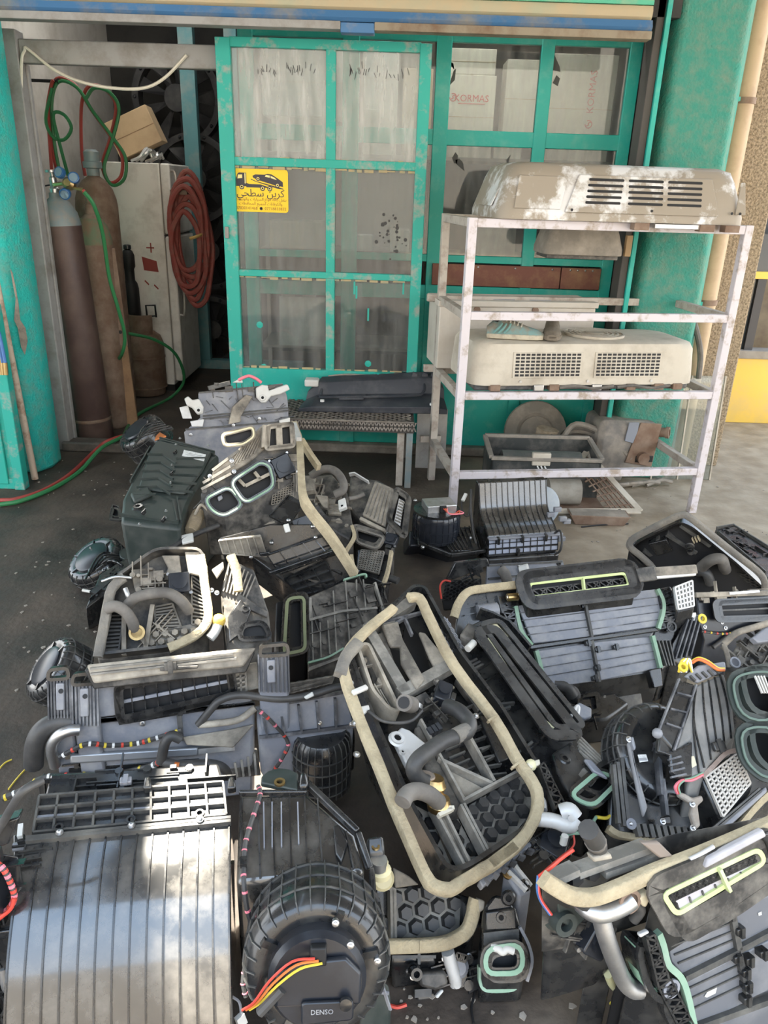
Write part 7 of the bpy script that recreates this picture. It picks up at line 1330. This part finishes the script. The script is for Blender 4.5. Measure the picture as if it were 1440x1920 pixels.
g = u.grid((965, 1190), (1205, 1010), (1300, 1235), (1095, 1485), 8, 9, mat('pale grille', (.55, .52, .47), .6), .012, .004, .006, 'grille'); u.B(MB().prism(u.Q([(955, 1190), (1205, 1000), (1310, 1240), (1090, 1500)], .008), (0, 0, .003)), 'grille_back', BK, g); u.case([(930, 1190), (1200, 980), (1330, 1240), (1090, 1520)], PL, .005, .1, 'grille_case', .0); u.wall([(925, 1190), (1000, 1120), (1100, 1020), (1200, 990)], mat('brown rim', (.26, .20, .17), .7, col2=(.4, .33, .29), scale=20), .01, .014, .010, False, 0, 'dusty_rim', sm=4)
u.plate([(1000, 1590), (1380, 1270), (1390, 1310), (1040, 1630)], PG, -.02, .025, 'clamp_rail', .004); u.ribs([((1010, 1580), (1370, 1275)), ((1020, 1600), (1380, 1295))], PL, .006, .004, .006); u.plate([(1000, 1590), (1050, 1570), (1060, 1640), (1010, 1650)], ALW, -.01, .025, 'rail_end', .004)
for q_ in ([(1150, 450), (1300, 400), (1500, 400), (1500, 780), (1210, 745)], [(1205, 830), (1500, 800), (1500, 1190), (1400, 1190), (1260, 1080)]): u.duct(q_, PGR, .03, .05, .014, .05, None); u.wall([(x+14 if x < 1400 else x, y) for x, y in q_], mat('dark green seal', (.10, .15, .125), .6), .082, .003, .005, True, .05, 'seal_edge')
u.plate([(745, 1300), (800, 1320), (850, 1350), (920, 1330), (935, 1370), (890, 1410), (910, 1560), (870, 1590), (835, 1470), (850, 1400), (750, 1340)], mat('tan bracket', (.34, .29, .24), .7, col2=(.5, .47, .42), scale=15), -.01, .015, 'tan_bracket', .004)
for i, m in enumerate((WPK, WR, SG)): u.tube([(760+8*i, 1310, .02), (745+10*i, 1260, .03), (790+6*i, 1215, .03), (870, 1210-6*i, .03), (950, 1170-6*i, .03)], .0035, m, 'wire')
for i in range(4): u.tube([(770+18*i, 400, .05), (790+14*i, 320, .07), (830+8*i, 310, .07), (870, 400, .05)], .003, WW if i % 2 else WY, 'white_wire')
for i, m in enumerate((WY, WR, WO)): u.tube([(870, 320+6*i, .05), (920, 295+6*i, .06), (990, 320+8*i, .06), (1060, 370+6*i, .06), (1110, 375+6*i, .05)], .0035, m, 'wire')
u.ring(800, 365, .075, .012, WY, .5); u.case([(1110, 380), (1200, 200), (1500, 60), (1500, 420)], PD, .0, .06, 'upper_casing', .0); u.greeble((1150, 330), (1240, 190), (1480, 90), (1480, 380), 34, PD, .0, 91); u.tube([(1110, 190, .03), (1200, 110, .05), (1320, 70, .05), (1480, 20, .05)], .008, PV, 'taped_loom'); u.tube([(1110, 190, .03), (1140, 290, .03), (1150, 360, .02)], .006, PV, 'loom_branch'); u.plate([(1290, 160), (1380, 90), (1480, 60), (1480, 180), (1330, 200)], PG, .02, .02, 'grey_lever'); u.ring(1190, 330, .03, .014, PG)
u.plate([(855, 1035), (885, 1030), (905, 1100), (870, 1120)], mat('cream sticker', (.6, .56, .42), .7), .0335, .001, 'sticker')
u.ribs([((1340+22*k, 430), (1395+20*k, 560)) for k in range(4)], WP, .085, .003, .003, 'white_strings'); u.clip(1060, 960, .035, PL, .03, .02)
# ---- O: flat panelled unit at the bottom right
cO = (980, 1520, 3.13)
u = Unit('grey panelled unit with foam edge and diamond-pattern vent in the bottom right corner', cO, (1000, 1250, .12), (1600, 1010, .12), (800, 690, .33))
u.case([(990, 1270), (1700, 1010), (1700, 380), (1440, 420), (800, 700), (850, 870), (935, 990)], mat('slate plastic', (.14, .145, .16), .38, col2=(.26, .26, .262), scale=8, lo=.45, hi=.8, rough2=.65), -.01, .0, taper=.0)
for q_ in ([(815, 705), (1215, 570), (1240, 790), (930, 960), (850, 870)], [(1225, 550), (1700, 380), (1700, 560), (1250, 800)], [(940, 985), (1245, 830), (1300, 1100), (1000, 1245)], [(1255, 830), (1700, 600), (1700, 900), (1310, 1090)]): u.plate(q_, MATS['slate plastic'], -.008, .010, 'flat_panel')
u.ribs([((840+22*k, 740+50*k), (1220+6*k, 600+50*k)) for k in range(4)]+[((960+12*k, 1040+60*k), (1260+14*k, 900+58*k)) for k in range(3)], PL, .001, .003, .004); u.ribs([((935, 965), (1245, 810)), ((1250, 800), (1700, 560)), ((1205, 560), (1250, 800)), ((1250, 830), (1310, 1095)), ((985, 1260), (1700, 1000))], PL, .0, .012, .012, 'hinge')
for x, y in ((1190, 580), (1245, 680), (1230, 840), (1300, 850), (1380, 810), (1280, 920), (1290, 1000), (1285, 1080)): u.clip(x, y, .0, PL, .02, .014, .018)
u.plate([(1065, 1090), (1090, 1050), (1140, 1030), (1130, 1070), (1080, 1095)], WP, .003, .001, 'paint_fleck', 0)
for k in range(12): u.plate([(1080+R.uniform(0, 300), 640+R.uniform(-80, 60)) for _ in range(1)]*1+[(1100+20*k, 680-12*k), (1112+20*k, 690-12*k), (1106+20*k, 694-12*k)], WP, .003, .0006, 'paint_fleck', 0) if 0 else None
u.plate([(1380, 600), (1400, 590), (1402, 610), (1384, 616)], WP, .003, .0008, 'paint_fleck', 0)
d = u.duct([(765, 440), (1120, 290), (1430, 150), (1470, 320), (1180, 520), (895, 680)], PD, .02, .035, .022, .02, None); u.case([(765, 440), (1430, 150), (1470, 320), (895, 680)], PL, .02, .04, 'vent_body', .0)
u.wall([(810, 480), (1370, 215), (1410, 290), (890, 600)], SY, .05, .007, .009, True, .015, 'yellow_seal', d); u.plate([(840, 500), (1370, 240), (1400, 290), (890, 590)], mat('pinkish grey plastic', (.45, .42, .45), .5, col2=(.58, .55, .56), scale=9), .048, .004, 'vent_slat', 0, d); u.tri((855, 490), (1355, 260), (1365, 290), (870, 525), 26, PL, .052, .004, .004, 'diamond_lattice', d); u.ribs([((1140, 330), (1200, 460))], SY, .055, .006, .01, 'centre_tie', d); u.ribs([((900+75*k, 540-36*k), (912+75*k, 580-36*k)) for k in range(7)], PL, .052, .003, .003, 'slat_marks', d)
u.plate([(1060, 260), (1380, 90), (1400, 130), (1040, 320)], mat('lilac grey plastic', (.38, .37, .39), .5, col2=(.5, .48, .48), scale=9), .05, .014, 'upper_lip', .004); u.plate([(1330, 110), (1440, 90), (1480, 280), (1440, 330), (1380, 160)], PL, .04, .02, 'corner_block')
u.tri((700, 720), (770, 1010), (830, 960), (745, 700), 7, PL, .03, .004, .014, 'zigzag_flange'); u.tri((770, 1010), (900, 1260), (975, 1230), (840, 960), 7, PL, .02, .004, .014, 'zigzag_flange'); u.case([(670, 720), (720, 690), (790, 700), (850, 880), (930, 990), (985, 1260), (890, 1280), (760, 1030)], PL, .015, .0, 'end_flange', .0); u.wall([(775, 700), (800, 770), (830, 880), (900, 950), (940, 1050), (980, 1230)], SG, .02, .014, .012, False, 0, 'green_seal', sm=4); u.ring(868, 1040, .03, .018, PG, .3)
u.wall([(600, 700), (590, 760), (630, 900), (680, 985), (760, 1020)], PL, -.02, .05, .012, False, 0, 'side_duct_rim', sm=4); u.wall([(610, 730), (625, 850), (665, 960), (740, 1010)], SG, -.01, .03, .010, False, 0, 'green_seal', sm=4); u.case([(600, 690), (700, 700), (780, 1020), (700, 1000), (620, 900)], BK, -.04, .0, 'side_duct', .0); u.plate([(665, 710), (720, 685), (725, 700), (670, 730)], ALW, .03, .01, 'metal_tab')
u.wall([(775, 1040), (790, 1130), (850, 1230), (890, 1270)], PL, .0, .03, .012, False, 0, 'lower_duct_rim', sm=4)
# foam tray part
u.case([(110, 400), (260, 490), (400, 500), (560, 445), (1010, 270), (1500, 60), (1440, 30), (900, 130), (660, 190), (270, 320)], PD, -.02, .28, 'tray_casing', .1); u.band([(105, 385), (170, 430), (260, 480), (340, 495), (430, 485), (560, 435), (750, 350), (1000, 255), (1250, 150), (1480, 50)], FO, .03, .026, .018, sm=3); u.wall([(110, 385), (260, 478), (340, 490), (430, 480), (1000, 250)], PL, -.02, .05, .008, False, 0, 'tray_wall')
u.hexes([(250, 400), (400, 320), (560, 350), (480, 420), (330, 460)], .034, MATS['honeycomb black'], -.02, .014); u.ribs([((280, 330), (700, 180)), ((430, 330), (760, 220)), ((130, 380), (280, 310))], PD, -.02, .012, .03, 'divider'); u.plate([(670, 170), (780, 170), (860, 250), (780, 260)], mat('brown slat', (.22, .18, .15), .7), .02, .012, 'brown_slat'); u.tube([(385, 110, .05), (410, 150, .035), (430, 185, .015), (440, 215, .0)], .017, RB, 'rubber_hose', n=12); u.tube([(424, 176, .019), (430, 186, .014)], .0185, RBD, 'hose_clamp', n=12); u.plate([(370, 240), (480, 220), (490, 250), (380, 270)], PV, .0, .02, 'fitting_plate')
u.plate([(930, 290), (970, 275), (975, 300), (940, 315)], PL, .03, .02, 'black_clip'); u.tube([(980, 285, .05), (1050, 250, .05), (1120, 210, .05)], .004, ALW, 'thin_rod')
u.tube([(345, 545, .0), (390, 585, .02), (450, 605, .03), (530, 585, .03), (600, 550, .03), (640, 520, .03)], .016, AL, 'metal_pipe', n=12); u.tube([(455, 610, .02), (490, 740, .02), (540, 880, .01), (590, 990, .0), (640, 1045, .0), (690, 1050, .0)], .016, AL, 'metal_pipe', n=12); u.ring(625, 530, .035, .022, RUST); u.plate([(635, 470), (700, 440), (720, 470), (680, 540), (650, 510)], mat('cream bracket', (.55, .48, .33), .6), .02, .02, 'cream_bracket', .005); u.tube([(660, 540, .02), (690, 580, .02), (650, 640, .01)], .010, RB, 'black_hose')
u.case([(130, 480), (330, 520), (460, 620), (540, 900), (430, 880), (310, 800), (180, 640), (150, 560)], PL, -.05, .15, 'side_casing', .3); u.greeble((160, 500), (420, 540), (500, 860), (260, 740), 34, PD, -.05, 95); u.motor(400, 720, -.05, .06, .05, .03, .9); u.plate([(160, 490), (300, 520), (330, 600), (270, 660), (190, 620)], PGR, -.05, .02, 'green_plate'); u.boss(205, 615, -.05, .022, .03, PGR); u.case([(380, 870), (480, 900), (520, 1020), (440, 960)], PL, -.09, .0, 'lower_lug', .0); u.screws([(400, 835, -.03), (610, 460, .03), (310, 520, .0)])
for i, (m, dx) in enumerate(((WPK, 0), (WR, 6), (WB, -6))): u.tube([(95+dx, 380, .0), (90+dx, 460, .0), (110+dx, 530, -.02), (165+dx, 610, -.03)], .002, m, 'wire')
u.tube([(95, 385, .0), (160, 340, .02), (230, 280, .03), (300, 230, .04)], .0028, WR, 'red_loom'); u.tube([(500, 960, -.06), (520, 1010, -.08), (555, 1050, -.1)], .008, mat('olive plug', (.42, .42, .25), .6), 'plug'); u.tube([(520, 1130, -.1), (560, 1170, -.1), (650, 1190, -.1), (750, 1180, -.1)], .004, WY, 'yellow_wire'); u.tube([(540, 1100, -.09), (620, 1160, -.09), (760, 1190, -.09)], .008, BK, 'black_loom')
u.case([(620, 1040), (740, 1040), (760, 1120), (660, 1140)], PL, -.06, .0, 'valve_block', .0)
# ---- extra casings that fill the heap between the named units
u = Unit('black case with rubber elbow and grey bracket behind the centre vent', cK, (1060, 640, .10), (1330, 600, .10), (1040, 470, .16))
u.case([(1050, 660), (1330, 640), (1440, 560), (1300, 470), (1060, 460)], PL, 0, .0, taper=.0); u.greeble((1070, 640), (1320, 620), (1380, 520), (1080, 480), 22, PL, 0, 99); u.tube([(1060, 480, .03), (1110, 465, .04), (1160, 490, .03), (1180, 540, .0)], .02, RB, 'rubber_elbow'); u.duct([(1190, 620), (1290, 600), (1280, 520), (1200, 530)], PL, .0, .02, .006, .01)
u = Unit('dark casing scrap wedged under the left heap beside the dusty foam unit', cC, (300, 520, .06), (420, 500, .06), (300, 360, .10), name='casing_scrap', cat='scrap')
u.case([(300, 420), (460, 300), (560, 180), (640, 130), (520, 140), (380, 230)], PL, .02, .0, taper=.0); u.greeble((320, 400), (440, 290), (560, 170), (420, 220), 16, PL, .02, 101)
